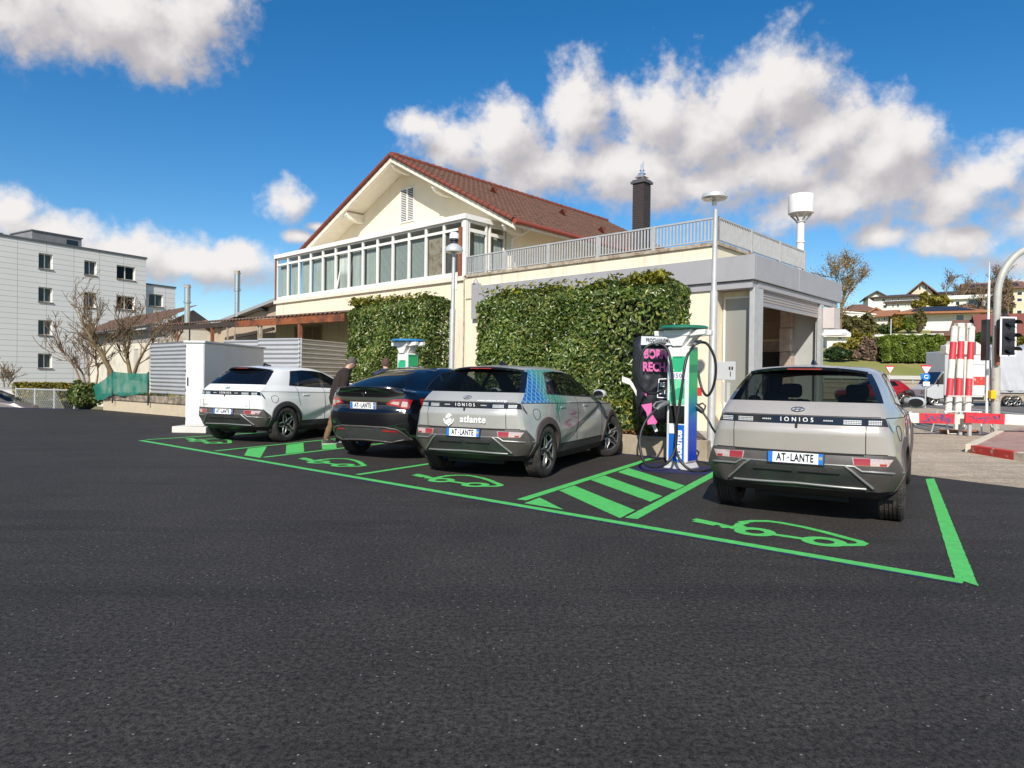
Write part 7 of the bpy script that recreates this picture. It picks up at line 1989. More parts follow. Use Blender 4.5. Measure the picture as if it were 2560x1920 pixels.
def bare_tree(name, label, base, limbs, seed, depth=4, tw=.9, mat=None, leaf=None, nleaf=0, lsize=.2, group=None, thin=.011, kids=(2, 4)):
    """trunk limbs given as polylines with radii; finer branches grown from them"""
    t = thing(name, label, 'tree', base, 0, group); r = random.Random(seed); b = MB(); tips = []; tw_b = MB()

    def grow(p, d, ln, rad, lev):
        n = 4; pts = [p]; q = p.copy(); dd = d.copy()
        for i in range(n):
            dd = (dd + Vector((r.uniform(-.28, .28), r.uniform(-.28, .28), r.uniform(-.1, .25)))).normalized(); q = q + dd * (ln / n); pts.append(q.copy())
        (b if lev < 2 else tw_b).tube(pts, [max(thin, rad * (1 - .6 * i / n)) for i in range(n + 1)], 6 if lev < 2 else 4, 0, False, False)
        if lev >= depth: tips.append(q); return
        for _ in range(r.randint(*kids)):
            k = r.randint(1, n); nd = (dd + Vector((r.uniform(-1, 1), r.uniform(-1, 1), r.uniform(-.35, .8))) * .85).normalized()
            grow(pts[k], nd, ln * r.uniform(.5, .8), rad * .5, lev + 1)
        tips.append(q)
    for L_ in limbs:
        pts = [Vector(p[:3]) for p in L_]; rad = [p[3] for p in L_]
        sp = smooth_path(pts, 5); rr = [rad[min(i // 5, len(rad) - 1)] + (rad[min(i // 5 + 1, len(rad) - 1)] - rad[min(i // 5, len(rad) - 1)]) * (i % 5) / 5 for i in range(len(sp))]
        b.tube(sp, rr, 8)
        for i in range(4, len(sp), 2):
            d = (sp[i] - sp[i - 1]).normalized()
            for _ in range(r.randint(1, 2)):
                nd = (d * .6 + Vector((r.uniform(-1, 1), r.uniform(-1, 1), r.uniform(-.3, .9)))).normalized(); grow(sp[i], nd, tw * r.uniform(.6, 1.2), rr[i] * .45, 1)
        grow(sp[-1], (sp[-1] - sp[-2]).normalized(), tw, rr[-1] * .8, 1)
    b.obj('trunk', mat or M_BARK, t, 60, 0, False)
    tw_b.obj('twig', M_TWIG, t, None, 0, False)
    if leaf and nleaf:
        T_ = np.array([tuple(q) for q in tips]); rg = np.random.default_rng(seed); i = rg.integers(0, len(T_), nleaf)
        leaves('crown', T_[i] + rg.normal(0, lsize * 1.6, (nleaf, 3)), rg.normal(0, 1, (nleaf, 3)), lsize, leaf, t, .8, .5)
    return t


def tq(u, v, y, base): return at(u, v, y) - Vector(base)


B1 = at(287, 960, 26.8); B1.z = .4
bare_tree('bare_tree', 'leafless mossy tree leaning left above the green netting', B1, [[(*tq(287, 948, 26.8, B1), .10), (*tq(262, 900, 26.6, B1), .085), (*tq(243, 868, 26.6, B1), .07), (*tq(228, 845, 26.4, B1), .055), (*tq(208, 812, 26.4, B1), .04)],
    [(*tq(250, 880, 26.6, B1), .07), (*tq(235, 850, 26.8, B1), .05), (*tq(230, 820, 27, B1), .04), (*tq(222, 795, 27, B1), .03)]], 3, 4, .95, None, None, 0, .2, None, .009, (1, 3))
B2 = at(332, 960, 27.4); B2.z = .4
bare_tree('bare_tree', 'leafless forked tree with reddish twigs between netting and corrugated fence', B2, [[(*tq(328, 950, 27.4, B2), .09), (*tq(320, 905, 27.4, B2), .07), (*tq(312, 870, 27.3, B2), .05), (*tq(316, 840, 27.3, B2), .04), (*tq(308, 815, 27.3, B2), .03)],
    [(*tq(332, 945, 27.4, B2), .08), (*tq(346, 905, 27.2, B2), .055), (*tq(362, 875, 27.0, B2), .04), (*tq(376, 850, 27.0, B2), .03)], [(*tq(318, 890, 27.4, B2), .05), (*tq(322, 855, 27.5, B2), .035), (*tq(330, 822, 27.5, B2), .025)]], 12, 4, .85, None, None, 0, .2, None, .009, (1, 3))
B3 = at(200, 990, 27.6); B3.z = -.9
bare_tree('bare_shrub', 'spreading leafless shrub with pale orange twigs behind the dark bush', B3, [[(*tq(212, 985, 27.6, B3), .05), (*tq(190, 925, 27.6, B3), .035), (*tq(165, 890, 27.6, B3), .025), (*tq(150, 855, 27.5, B3), .018)], [(*tq(218, 985, 27.6, B3), .05), (*tq(205, 930, 27.4, B3), .03), (*tq(180, 905, 27.3, B3), .02)], [(*tq(235, 985, 27.6, B3), .05), (*tq(245, 930, 27.6, B3), .03), (*tq(235, 890, 27.6, B3), .02)], [(*tq(225, 985, 27.6, B3), .04), (*tq(222, 930, 27.6, B3), .03), (*tq(215, 880, 27.8, B3), .02)]], 21, 3, .75, pm('orange_bark', (.26, .16, .09), .9, var=.2), None, 0, .2, None, .010, (2, 4))
B4 = at(12, 985, 31); B4.z = -.9
bare_tree('bare_shrub', 'small leafless shrub at the far left edge behind the parked car', B4, [[(*tq(12, 985, 31, B4), .04), (*tq(10, 958, 31, B4), .03), (*tq(6, 945, 31, B4), .02)], [(*tq(14, 985, 31, B4), .04), (*tq(22, 962, 31, B4), .02), (*tq(28, 950, 31, B4), .02)]], 4, 3, .5)
B5 = at(420, 900, 36.6); B5.z = 0
bare_tree('bare_shrub', 'tangle of pale twigs showing under the rusty canopy', B5, [[(*tq(425, 900, 36.6, B5), .05), (*tq(415, 850, 36.6, B5), .03), (*tq(405, 830, 36.6, B5), .02)], [(*tq(430, 900, 36.6, B5), .05), (*tq(445, 850, 36.6, B5), .03), (*tq(450, 832, 36.6, B5), .02)], [(*tq(428, 900, 36.6, B5), .05), (*tq(430, 850, 36.6, B5), .03), (*tq(425, 825, 36.6, B5), .02)]], 31, 3, .6, pm('orange_bark', (.26, .16, .09), .9, var=.2))

# ================================================================ people beside the cars
M_SKIN = pm('skin', (.50, .29, .21), .55, var=.08, scale=12)


def skin_mesh(name, joints, bones, mats, parent, level=2, voxel=0.0, extra=None):
    """one continuous surface grown round a skeleton with the skin modifier, baked to a plain mesh"""
    me = bpy.data.meshes.new(name); names = list(joints); me.from_pydata([joints[n][0] for n in names], [(names.index(a), names.index(b_)) for a, b_ in bones], [])
    o = bpy.data.objects.new(name, me); COL.objects.link(o); bpy.context.view_layer.objects.active = o
    md = o.modifiers.new('skin', 'SKIN'); md.use_smooth_shade = True
    for i, n in enumerate(names):
        r = joints[n][1]; sv = me.skin_vertices[0].data[i]; sv.radius = r if isinstance(r, tuple) else (r, r); sv.use_root = (i == 0)
    sb = o.modifiers.new('sub', 'SUBSURF'); sb.levels = level; sb.render_levels = level
    bpy.context.view_layer.update()
    m2 = bpy.data.meshes.new_from_object(o.evaluated_get(bpy.context.evaluated_depsgraph_get())); bpy.data.objects.remove(o)
    if extra:
        bm = bmesh.new(); bm.from_mesh(m2)
        for f in extra: f(bm)
        bm.to_mesh(m2); bm.free()
    m2.name = name
    ob = mobj(name, m2, mats, parent, 180)
    if voxel:
        rm = ob.modifiers.new('remesh', 'REMESH'); rm.mode = 'VOXEL'; rm.voxel_size = voxel; rm.use_smooth_shade = True
    return ob


def head_shape(c, fwd_tilt, size=.112):
    """adds a head with brow, nose, lips, chin and ears to a bmesh; faces +x before the tilt"""
    def f(bm):
        M = Matrix.Translation(c) @ Matrix.Rotation(fwd_tilt, 4, 'Y')
        r = bmesh.ops.create_uvsphere(bm, u_segments=28, v_segments=22, radius=1)
        for v in r['verts']:
            x, y, z = v.co
            w = 1 - .24 * max(0, -z) ** 1.2; jaw = .30 * max(0, -z) * max(0, x)
            X = (x * .94 * (1 - .25 * max(0, -z) * (x < 0)) + jaw * .35) * size * 1.0; Y = y * .74 * w * size; Z = z * 1.16 * size
            if x > .5:
                Y_ = abs(y); g = max(0, 1 - (Y_ / .22) ** 2)
                X += g * .022 * max(0, 1 - abs(z + .12) / .32)                 # nose
                X += .006 * max(0, 1 - abs(z - .22) / .12) - .008 * max(0, 1 - abs(z - .08) / .1) * (1 - g)   # brow and eye sockets
                X += g * .007 * max(0, 1 - abs(z + .5) / .1) + g * .008 * max(0, 1 - abs(z + .8) / .2)        # lips and chin
            v.co = M @ Vector((X, Y, Z))
        for s in (-1, 1):
            q = bmesh.ops.create_uvsphere(bm, u_segments=10, v_segments=8, radius=1)
            for v in q['verts']: v.co = M @ Vector((v.co.x * .022 - .012, s * (.080 + v.co.y * .012), v.co.z * .034 - .008))
    return f


def hand_bones(J, B, wrist, side, pref, d, n):
    """five bent fingers rooted in the palm: d runs along the hand, n is the palm's normal"""
    w = Vector(wrist); d = Vector(d).normalized(); n = Vector(n).normalized(); s = d.cross(n).normalized()
    J[pref + 'palm'] = (tuple(w + d * .055), (.034, .018)); B.append((pref + 'wrist', pref + 'palm'))
    for i, (o, l) in enumerate(((-.032, .062), (-.011, .075), (.011, .078), (.030, .068))):
        a = w + d * .095 + s * o; b_ = a + d * l * .5 + n * .012; c = b_ + d * l * .35 + n * .03
        for k, p, r in (('a', a, .0105), ('b', b_, .009), ('c', c, .0075)): J[f'{pref}f{i}{k}'] = (tuple(p), r)
        B += [(pref + 'palm', f'{pref}f{i}a'), (f'{pref}f{i}a', f'{pref}f{i}b'), (f'{pref}f{i}b', f'{pref}f{i}c')]
    a = w + d * .04 - s * .038; b_ = a + d * .035 - s * .02 + n * .015
    J[pref + 'ta'] = (tuple(a), .011); J[pref + 'tb'] = (tuple(b_), .0085); B += [(pref + 'palm', pref + 'ta'), (pref + 'ta', pref + 'tb')]


def person(label, loc, rz, top, trousers, hair, pose, glasses=False, h=1.0):
    """pose: joints in metres, facing +x"""
    t = thing('person', label, 'person', loc, rz); P = pose
    J = {'pelvis': (P['pelvis'], (.16, .13)), 'belly': (P['belly'], (.165, .135)), 'chest': (P['chest'], (.18, .145)), 'collar': (P['collar'], (.085, .075)), 'neck': (P['neck'], .058), 'skull': (P['head'], .07)}
    B = [('pelvis', 'belly'), ('belly', 'chest'), ('chest', 'collar'), ('collar', 'neck'), ('neck', 'skull')]
    for s, q in ((1, 'l'), (-1, 'r')):
        for k, r in (('hip', .088), ('knee', .062), ('ankle', .042)): J[q + k] = (P[q + k], r)
        J[q + 'toe'] = (P[q + 'toe'], .036)
        B += [('pelvis', q + 'hip'), (q + 'hip', q + 'knee'), (q + 'knee', q + 'ankle'), (q + 'ankle', q + 'toe')]
        for k, r in (('shoulder', .062), ('elbow', .046), ('wrist', .030)): J[q + k] = (P[q + k], r)
        B += [('chest', q + 'shoulder'), (q + 'shoulder', q + 'elbow'), (q + 'elbow', q + 'wrist')]
        w, e = Vector(P[q + 'wrist']), Vector(P[q + 'elbow']); hand_bones(J, B, w, s, q, w - e, (0, -s, 0) if abs((w - e).normalized().y) < .8 else (1, 0, 0))
    hc = P['head']; tilt = P.get('tilt', .3)
    body = skin_mesh('body', J, B, M_SKIN, t, 2, .0125, [head_shape(hc, tilt)])
    bpy.context.view_layer.update()
    bm_ = bpy.data.meshes.new_from_object(body.evaluated_get(bpy.context.evaluated_depsgraph_get())); body.modifiers.clear(); body.data = bm_
    bm_.polygons.foreach_set('use_smooth', [True] * len(bm_.polygons))
    seg = [(a, c, np.array(J[a][0]), np.array(J[c][0])) for a, c in B]
    co = np.array([tuple(v.co) for v in bm_.vertices]); best = np.full(len(co), 1e9); own = np.zeros(len(co), int)
    for k, (a, c, p, q) in enumerate(seg):
        d = q - p; tt = np.clip(((co - p) @ d) / (d @ d), 0, 1); ds = np.linalg.norm(co - p - tt[:, None] * d, axis=1) / (.5 + .5 * min(1, (np.mean(J[a][1]) + np.mean(J[c][1])) * 5)); m = ds < best; best[m] = ds[m]; own[m] = k
    zp = P['pelvis'][2]

    def cloth(name, keep, off, m, fold):
        bm = bmesh.new(); bm.from_mesh(bm_); bm.verts.ensure_lookup_table()
        bmesh.ops.delete(bm, geom=[f for f in bm.faces if not all(keep(seg[own[v.index]], v.co) for v in f.verts)], context='FACES')
        bmesh.ops.delete(bm, geom=[v for v in bm.verts if not v.link_faces], context='VERTS')
        for _ in range(6): bmesh.ops.smooth_vert(bm, verts=bm.verts, factor=.5, use_axis_x=True, use_axis_y=True, use_axis_z=True)
        bm.normal_update()
        for v in bm.verts:
            c = v.co; w = sin(c.z * 46 + c.x * 19 + 3 * sin(c.y * 17)) * .5 + sin(c.z * 27 - c.y * 31 + c.x * 12) * .5
            v.co = c + v.normal * (off + fold * w)
        me = bpy.data.meshes.new(name); bm.to_mesh(me); bm.free(); return mobj(name, me, m, t, 180)
    arm = ('shoulder', 'elbow', 'wrist')
    cloth('jumper', lambda s_, c: (s_[1][1:] in arm and s_[0] != s_[1] and not (s_[0][1:] == 'wrist')) or s_[1] in ('belly', 'chest', 'collar') or (s_[1] == 'neck' and c.z < P['neck'][2] + .005) or (s_[1][1:] in ('hip', 'knee') and c.z > zp - .13), .030, top, .006)
    cloth('trousers', lambda s_, c: (s_[1][1:] in ('hip', 'knee', 'ankle')) or (s_[1] == 'belly' and c.z < zp + .08), .018, trousers, .006)
    for q in 'lr':
        a, c = Vector(P[q + 'ankle']), Vector(P[q + 'toe']); d = Vector((c.x - a.x, c.y - a.y, 0)).normalized(); b = MB()
        M = frame_matrix((a.x, a.y, 0), d, (0, 0, 1)); b.grid(lambda u, v: M @ Vector((.09 + .155 * cos(2 * pi * u) * (1 - .25 * v), .012 + .085 * v * (1.15 - .5 * cos(2 * pi * u)), .052 * sin(2 * pi * u) * (1 - .35 * v))), 20, 5)
        b.obj('shoe', pm('dark_shoe', (.03, .027, .025), .6, var=.2), t, 80)
        b = MB(); V = [M @ Vector((.09 + .162 * cos(2 * pi * i / 20), y_, .056 * sin(2 * pi * i / 20))) for y_ in (.0, .02) for i in range(20)]; b.add(V, [tuple(range(20)), tuple(range(20, 40))] + [(i, (i + 1) % 20, 20 + (i + 1) % 20, 20 + i) for i in range(20)]); b.obj('sole', pm('pale_sole', (.5, .48, .44), .7), t)
    b = MB(); M = Matrix.Translation(hc) @ Matrix.Rotation(tilt, 4, 'Y')
    def hr(u, v):
        a = 2 * pi * u; e = pi / 2 - v * (1.5 + .62 * max(0, -cos(a))); x, y, z = cos(e) * cos(a), cos(e) * sin(a), sin(e)
        if x > .45 and z < .45: z = max(z, .45); x *= .93; y *= .98
        n_ = 1 + .02 * sin(a * 9) * cos(e) + .015 * sin(a * 23 + v * 17); return M @ Vector((x * .112 * n_ - .006, y * .091 * n_, z * .134 * n_))
    b.grid(hr, 48, 14); b.obj('hair', hair, t, 80)
    for s in (-1, 1):
        b = MB(); b.lathe([(.001, -.008), (.007, -.005), (.009, 0), (.007, .005), (.001, .008)], 10, 0, M @ Matrix.Translation((.088, s * .032, .012))); b.obj('eye', M_BLACK, t, 60)
    if glasses:
        b = MB(); b.tube([M @ Vector((.104 * cos(a), .088 * sin(a), .085)) for a in [radians(-80 + i * 10) for i in range(17)]], .012, 6); b.obj('sunglasses', M_GLOSSBLACK, t, 50)
    return t


LEAN = dict(pelvis=(.02, 0, .95), belly=(.07, 0, 1.12), chest=(.14, 0, 1.33), collar=(.21, 0, 1.50), neck=(.26, 0, 1.56), head=(.335, 0, 1.665), tilt=.55,
            lhip=(.0, .10, .90), lknee=(.16, .11, .50), lankle=(.10, .12, .09), ltoe=(.28, .13, .04), rhip=(.0, -.10, .90), rknee=(-.10, -.11, .50), rankle=(-.26, -.12, .10), rtoe=(-.08, -.13, .04),
            lshoulder=(.17, .20, 1.42), lelbow=(.24, .25, 1.14), lwrist=(.44, .16, 1.05), rshoulder=(.13, -.21, 1.41), relbow=(.06, -.26, 1.10), rwrist=(.10, -.25, .84))
STAND = dict(pelvis=(0, 0, .96), belly=(0, 0, 1.13), chest=(.0, 0, 1.35), collar=(.0, 0, 1.52), neck=(.01, 0, 1.575), head=(.045, 0, 1.69), tilt=.2,
             lhip=(0, .10, .91), lknee=(.02, .11, .50), lankle=(0, .12, .09), ltoe=(.18, .14, .04), rhip=(0, -.10, .91), rknee=(.02, -.11, .50), rankle=(0, -.12, .09), rtoe=(.18, -.14, .04),
             lshoulder=(0, .20, 1.44), lelbow=(-.02, .25, 1.15), lwrist=(.16, .18, 1.0), rshoulder=(0, -.20, 1.44), relbow=(-.02, -.25, 1.15), rwrist=(.16, -.18, 1.0))
p = gnd(838, 1108)
person('grey haired man in dark brown jumper looking down beside the black car', (p.x, p.y, 0), radians(36), pm('brown_jumper', (.022, .013, .011), .95, var=.2, scale=14), pm('brown_trousers', (.15, .085, .045), .9, var=.2, scale=8), pm('grey_hair', (.085, .07, .062), .8, var=.3, scale=30), LEAN, True)
q = at(966, 935, 15.1)
person('person with short brown hair in navy jacket behind the black car', (q.x - .02, 15.1, 0), radians(95), pm('navy_jacket', (.015, .022, .075), .8, var=.2), pm('dark_trousers', (.02, .02, .03), .9), pm('brown_hair', (.085, .045, .032), .85, var=.3, scale=40), STAND)

# ================================================================ hillside with houses, far road users
HZ = [(0, 0.), (57, .0), (57.5, 1.55), (60, 2.1), (66, 3.4), (75, 4.6), (110, 9.6), (150, 16.0), (168, 18.8), (186, 21.6), (220, 22.5), (900, 22)]


def hill_z(x, y):
    z = HZ[-1][1]
    for (a, za), (b_, zb) in zip(HZ, HZ[1:]):
        if a <= y < b_: z = za + (zb - za) * (y - a) / (b_ - a); break
    s = min(1, max(0, (x / max(y, 1) - .22) / .16)); s = s * s * (3 - 2 * s)
    r = min(1, max(0, (x / max(y, 1) - .64) / .08)) * min(1, max(0, (y - 150) / 35)) * 3.2
    return z * s + r + .25 * sin(x * .21) * sin(y * .17) * (y > 70)


b = MB(); ys = [56, 57, 57.5, 60, 62, 64, 67, 71, 76, 82, 90, 100, 112, 126, 142, 160, 180, 205, 235, 270, 320, 400, 520]
xs = [5 + 6 * i for i in range(72)]
vs = [(x, y, hill_z(x, y) - .02) for y in ys for x in xs]; W_ = len(xs)
b.add(vs, [(j * W_ + i, j * W_ + i + 1, (j + 1) * W_ + i + 1, (j + 1) * W_ + i) for j in range(len(ys) - 1) for i in range(W_ - 1)])
M_GRASS = pm('hill_grass', (.17, .20, .035), .95, var=.3, scale=.25, col2=(.30, .25, .085), stain=(.21, .21, .045), sscale=.9, bump=.3, bscale=3)
tag(b.obj('hillside', M_GRASS, None, 60, 0, False), kind='structure')

M_HWHITE = pm('house_white', (.66, .645, .60), .9, var=.06, scale=.5, stain=(.45, .40, .33), sscale=.6, slo=.58, shi=.8)
M_HCREAM = pm('house_cream', (.64, .54, .38), .9, var=.06, scale=.5)
M_RBROWN = tile_mat('roof_brown_far', (.15, .075, .05), (.22, .11, .075), (.11, .06, .045))
M_RDARK = tile_mat('roof_dark_far', (.06, .04, .035), (.10, .06, .05), (.05, .035, .03))
M_RORANGE = tile_mat('roof_orange_far', (.30, .12, .05), (.38, .17, .08), (.2, .09, .05))
M_RRED = tile_mat('roof_red_far', (.19, .055, .038), (.25, .08, .055), (.13, .05, .04))
M_SOLAR = pm('solar_panel', (.022, .026, .042), .5, 0, var=.2, scale=.6, spec=.3)


def far_house(name, label, u0, u1, vb, ve, vr, y, wall, roof, kind='gable_x', yaw=0.0, depth=9, wins=(), over=.6, solar=None, group='houses on the hillside'):
    p, q = at(u0, ve, y), at(u1, ve, y); w = (q.x - p.x) * .86; yaw = yaw - .5; cx = (p.x + q.x) / 2
    zb = min(at(u0, vb, y).z, hill_z(cx, y)) - 1.5; ze = (p.z + q.z) / 2; zr = at((u0 + u1) / 2, vr, y).z
    t = thing(name, label, 'house', (cx, y, 0), yaw, group)
    b = MB(); b.box(-w / 2, w / 2, 0, depth, zb, ze); b.obj('wall', wall, t)
    X0, X1, Y0, Y1 = -w / 2 - over, w / 2 + over, -over, depth + over; b = MB()
    if kind == 'gable_x':
        b.add([(X0, Y0, ze - .1), (X1, Y0, ze - .1), (X1, depth / 2, zr), (X0, depth / 2, zr), (X1, Y1, ze - .1), (X0, Y1, ze - .1)] + [(X0, Y0, ze - .3), (X1, Y0, ze - .3), (X1, depth / 2, zr - .25), (X0, depth / 2, zr - .25), (X1, Y1, ze - .3), (X0, Y1, ze - .3)],
              [(0, 1, 2, 3), (3, 2, 4, 5), (6, 9, 8, 7), (9, 11, 10, 8), (0, 6, 7, 1), (4, 10, 11, 5), (0, 3, 9, 6), (3, 5, 11, 9), (1, 7, 8, 2), (2, 8, 10, 4)])
    elif kind == 'gable_y':
        b.add([(X0, yy, ze - .3) for yy in (Y0, Y1)] + [(0, yy, zr) for yy in (Y0, Y1)] + [(X1, yy, ze - .3) for yy in (Y0, Y1)] + [(X0 + .1, yy, ze - .62) for yy in (Y0, Y1)] + [(0, yy, zr - .35) for yy in (Y0, Y1)] + [(X1 - .1, yy, ze - .62) for yy in (Y0, Y1)],
              [(0, 1, 3, 2), (2, 3, 5, 4), (6, 8, 9, 7), (8, 10, 11, 9), (0, 2, 8, 6), (2, 4, 10, 8), (1, 7, 9, 3), (3, 9, 11, 5), (0, 6, 7, 1), (4, 5, 11, 10)])
        g = MB(); g.prism([(-w / 2, ze), (w / 2, ze), (0, zr - .4)], 0, depth, 'y'); g.obj('gable', wall, t)
    elif kind == 'hip':
        k = w * .30; b.add([(X0, Y0, ze), (X1, Y0, ze), (X1, Y1, ze), (X0, Y1, ze), (-w / 2 + k, depth / 2, zr), (w / 2 - k, depth / 2, zr), (X0, Y0, ze - .25), (X1, Y0, ze - .25), (X1, Y1, ze - .25), (X0, Y1, ze - .25)], [(0, 1, 5, 4), (1, 2, 5), (2, 3, 4, 5), (3, 0, 4), (0, 6, 7, 1), (1, 7, 8, 2), (3, 9, 6, 0), (6, 9, 8, 7)])
    else: b.box(X0, X1, Y0, Y1, ze, zr)
    r = b.obj('roof', roof, t)
    if solar:
        b = MB(); a0, a1 = solar
        def rp(f, g): return Vector((-w / 2 + w * f, Y0 + (depth / 2 - Y0) * g, (ze - .1 if kind == 'gable_x' else ze) + (zr - ze) * g + .08))
        in0, in1 = (a0 + .18, a1 - .18) if kind == 'hip' else (a0, a1)
        b.add([rp(a0, .08), rp(a1, .08), rp(in1, .9), rp(in0, .9)], [(0, 1, 2, 3)]); b.obj('solar_array', M_SOLAR, r)
    for i, (f0, f1, g0, g1) in enumerate(wins):
        z0, z1 = at((u0 + u1) / 2, vb, y).z, ze; b = MB(); xa, xb = -w / 2 + w * f0, -w / 2 + w * f1; za, zc = z0 + (z1 - z0) * g0, z0 + (z1 - z0) * g1
        b.frame(xa, xb, za, zc, min(.12, (zc - za) * .2), -.06, -.002); wi = b.obj('window', M_PVC, t)
        b = MB(); b.box(xa + .06, xb - .06, -.03, -.004, za + .06, zc - .06); b.obj('pane', G_DARKWIN if False else M_GLOSSBLACK, wi)
    return t


W3 = [(.15, .25, .3, .75), (.45, .56, .3, .75), (.72, .84, .3, .75)]
far_house('hill_house', 'cream gabled house with two small attic windows on the ridge', 2278, 2332, 750, 732, 703, 178, M_HCREAM, M_RBROWN, 'gable_y', 0, 12, [(.33, .46, 1.35, 2.0), (.60, .75, 1.35, 2.0)], 1.2)
far_house('hill_house', 'white house with plain gable at the left end of the ridge', 2170, 2212, 756, 740, 727, 186, M_HWHITE, M_RDARK, 'gable_y', .15, 10, (), .9)
far_house('hill_house', 'long white two storey house with dark roof below the ridge', 2182, 2304, 773, 741, 731, 168, M_HWHITE, M_RDARK, 'hip', -.12, 10, [(.17, .26, .62, .9), (.38, .43, .65, .9), (.5, .55, .65, .92), (.82, .87, .65, .92), (.2, .3, .1, .4), (.40, .5, .1, .45), (.66, .72, .1, .45), (.78, .84, .1, .45)], .9)
far_house('hill_house', 'low dark roofed porch house under the long white house', 2216, 2282, 772, 755, 749, 160, M_HWHITE, M_RDARK, 'gable_x', -.1, 5, [(.2, .3, .2, .75), (.38, .5, .2, .75), (.68, .76, .2, .75), (.82, .9, .2, .75)], .7)
far_house('hill_house', 'brown hip roofed house at the left edge of the hillside', 2112, 2184, 790, 776, 754, 138, M_HWHITE, M_RBROWN, 'hip', .1, 11, (), .8)
far_house('hill_house', 'small white house with orange roof, left of the solar roofed bungalow', 2187, 2222, 816, 788, 771, 122, M_HWHITE, M_RORANGE, 'gable_x', -.2, 8, [(.2, .42, .45, .8), (.6, .82, .5, .85)], 1.0)
far_house('hill_house', 'orange roofed wing rising left of the solar roofed bungalow', 2170, 2212, 800, 782, 768, 128, M_HWHITE, M_RORANGE, 'gable_y', -.1, 10, (), .8)
far_house('hill_house', 'white bungalow with orange hip roof covered in solar panels', 2262, 2448, 816, 781, 757, 112, M_HWHITE, M_RORANGE, 'hip', .10, 12, [(.01, .10, .25, .85), (.22, .28, .15, .85), (.68, .80, .35, .85)], 1.6, (.06, .94))
far_house('hill_house', 'flat white modern house with long window band right of the ridge', 2366, 2482, 770, 747, 738, 165, M_HWHITE, M_PVC, 'flat', -.05, 9, [(.2, .3, .3, .8), (.46, .8, .15, .95)], .8)
far_house('hill_house', 'white house with dark low roof right of the cream gable', 2330, 2392, 745, 735, 724, 176, M_HWHITE, M_RDARK, 'gable_x', -.08, 9, [(.75, .9, .2, .9)], .8)
far_house('hill_house', 'brown roofed house with dark solar panels at the top right', 2420, 2556, 742, 724, 699, 190, M_HCREAM, M_RBROWN, 'gable_x', .05, 12, (), .9, (.0, .95))
far_house('hill_house', 'tall cream block with square windows at the right edge of the hill', 2536, 2600, 790, 718, 706, 150, M_HCREAM, M_RBROWN, 'hip', -.1, 10, [(.12, .34, .72, .86), (.12, .34, .5, .64), (.12, .34, .08, .22)], 1.0)
far_house('hill_house', 'house with large rust red roof behind the traffic light', 2462, 2620, 856, 838, 774, 92, pm('dark_house_wall', (.16, .11, .08), .9), M_RRED, 'gable_x', .0, 12, (), .8)
far_house('hill_house', 'brown roofed barn just left of the traffic light', 2394, 2470, 850, 830, 792, 96, pm('dark_house_wall', (.16, .11, .08), .9), M_RBROWN, 'gable_x', -.15, 10, (), 1.0)
far_house('hill_house', 'orange brick shed with brown roof left of the striped tubes', 2350, 2384, 846, 834, 823, 88, pm('orange_brick', (.36, .15, .07), .9, var=.2), M_RBROWN, 'gable_x', 0, 6, (), .8)
far_house('hill_house', 'white low house with strip windows near the garage corner', 2066, 2118, 862, 836, 818, 78, M_HWHITE, M_HWHITE, 'gable_x', .25, 7, [(.52, .80, .45, .8), (.85, .94, .45, .8)], .6)
far_house('hill_house', 'long white single storey house behind the green hedge', 2192, 2350, 858, 840, 835.5, 84, M_HWHITE, M_PVC, 'flat', -.03, 5, [(.64, .69, .4, .8), (.74, .78, .4, .8), (.84, .89, .4, .8)], .3)
t = thing('street_lamp', 'thin grey pole standing on the grass below the bungalow', 'pole', at(2227, 838, 92)); b = MB(); b.cyl((0, 0, -1.5), (0, 0, at(2227, 797, 92).z - at(2227, 838, 92).z), .09, .07, 8); b.obj('shaft', M_GALV, t)
for k, (u0, v0, u1, v1) in enumerate(((2105, 778, 2190, 786), (2105, 785, 2180, 788))):
    t = thing('pergola_rail', ('upper' if k == 0 else 'lower') + ' long pale rail of the terrace at the left end of the hillside', 'railing', at(u0, v0, 116)); b = MB(); o = at(u0, v0, 116)
    b.beam((0, 0, 0), at(u1, v1, 118) - o, .2, .2)
    for f in (.05, .5, .95): e = (at(u1, v1, 118) - o) * f; b.beam(e + Vector((0, .2, 0)), e + Vector((0, .2, -2.6)), .12, .12)
    b.obj('rail', M_PVC, t)


def hbush(label, u, vb, w, vt, y, m, n, size, seed, name='bush', cat='bush', core=(.03, .035, .01), twigs=0, lump=.2):
    p = at(u, vb, y); h = at(u, vt, y).z - p.z; ww = w * y / FPX / 2
    return bush(name, label, cat, (p.x, y, p.z), ww, ww * .8, h / 1.35, m, n, size, seed, 'bushes on the hillside', core, lump, twigs)


HB = 'on the hillside'
hbush('tall rounded yellow green bush left of the long green hedge', 2153, 890, 72, 832, 70, L_OLIVE if False else L_YEL, 2200, .42, 41)
hbush('leafless greyish brown shrub in front of the yellow green bush', 2172, 897, 46, 845, 67, L_BROWNTWIG, 1500, .30, 42, 'shrub', 'bush', (.10, .07, .05), 60)
hbush('low yellow bush beside the garage corner', 2098, 882, 44, 858, 69, L_YEL, 1100, .36, 43)
hbush('dark green low hedge bush below the low yellow bush', 2090, 895, 60, 870, 66, leaf_mat('dark_green_leaf', (.012, .035, .008), (.045, .085, .02)), 1500, .34, 44)
hbush('low brownish shrub at the foot of the yellow green bush', 2128, 895, 44, 878, 66.5, L_BROWNTWIG, 800, .3, 45)
hbush('olive bush on the slope under the orange roofed house', 2165, 838, 62, 788, 100, L_OLIVE, 1700, .5, 46)
hbush('pale olive shrub between the white house and the garage', 2125, 830, 60, 790, 104, L_OLIVE, 1400, .5, 47)
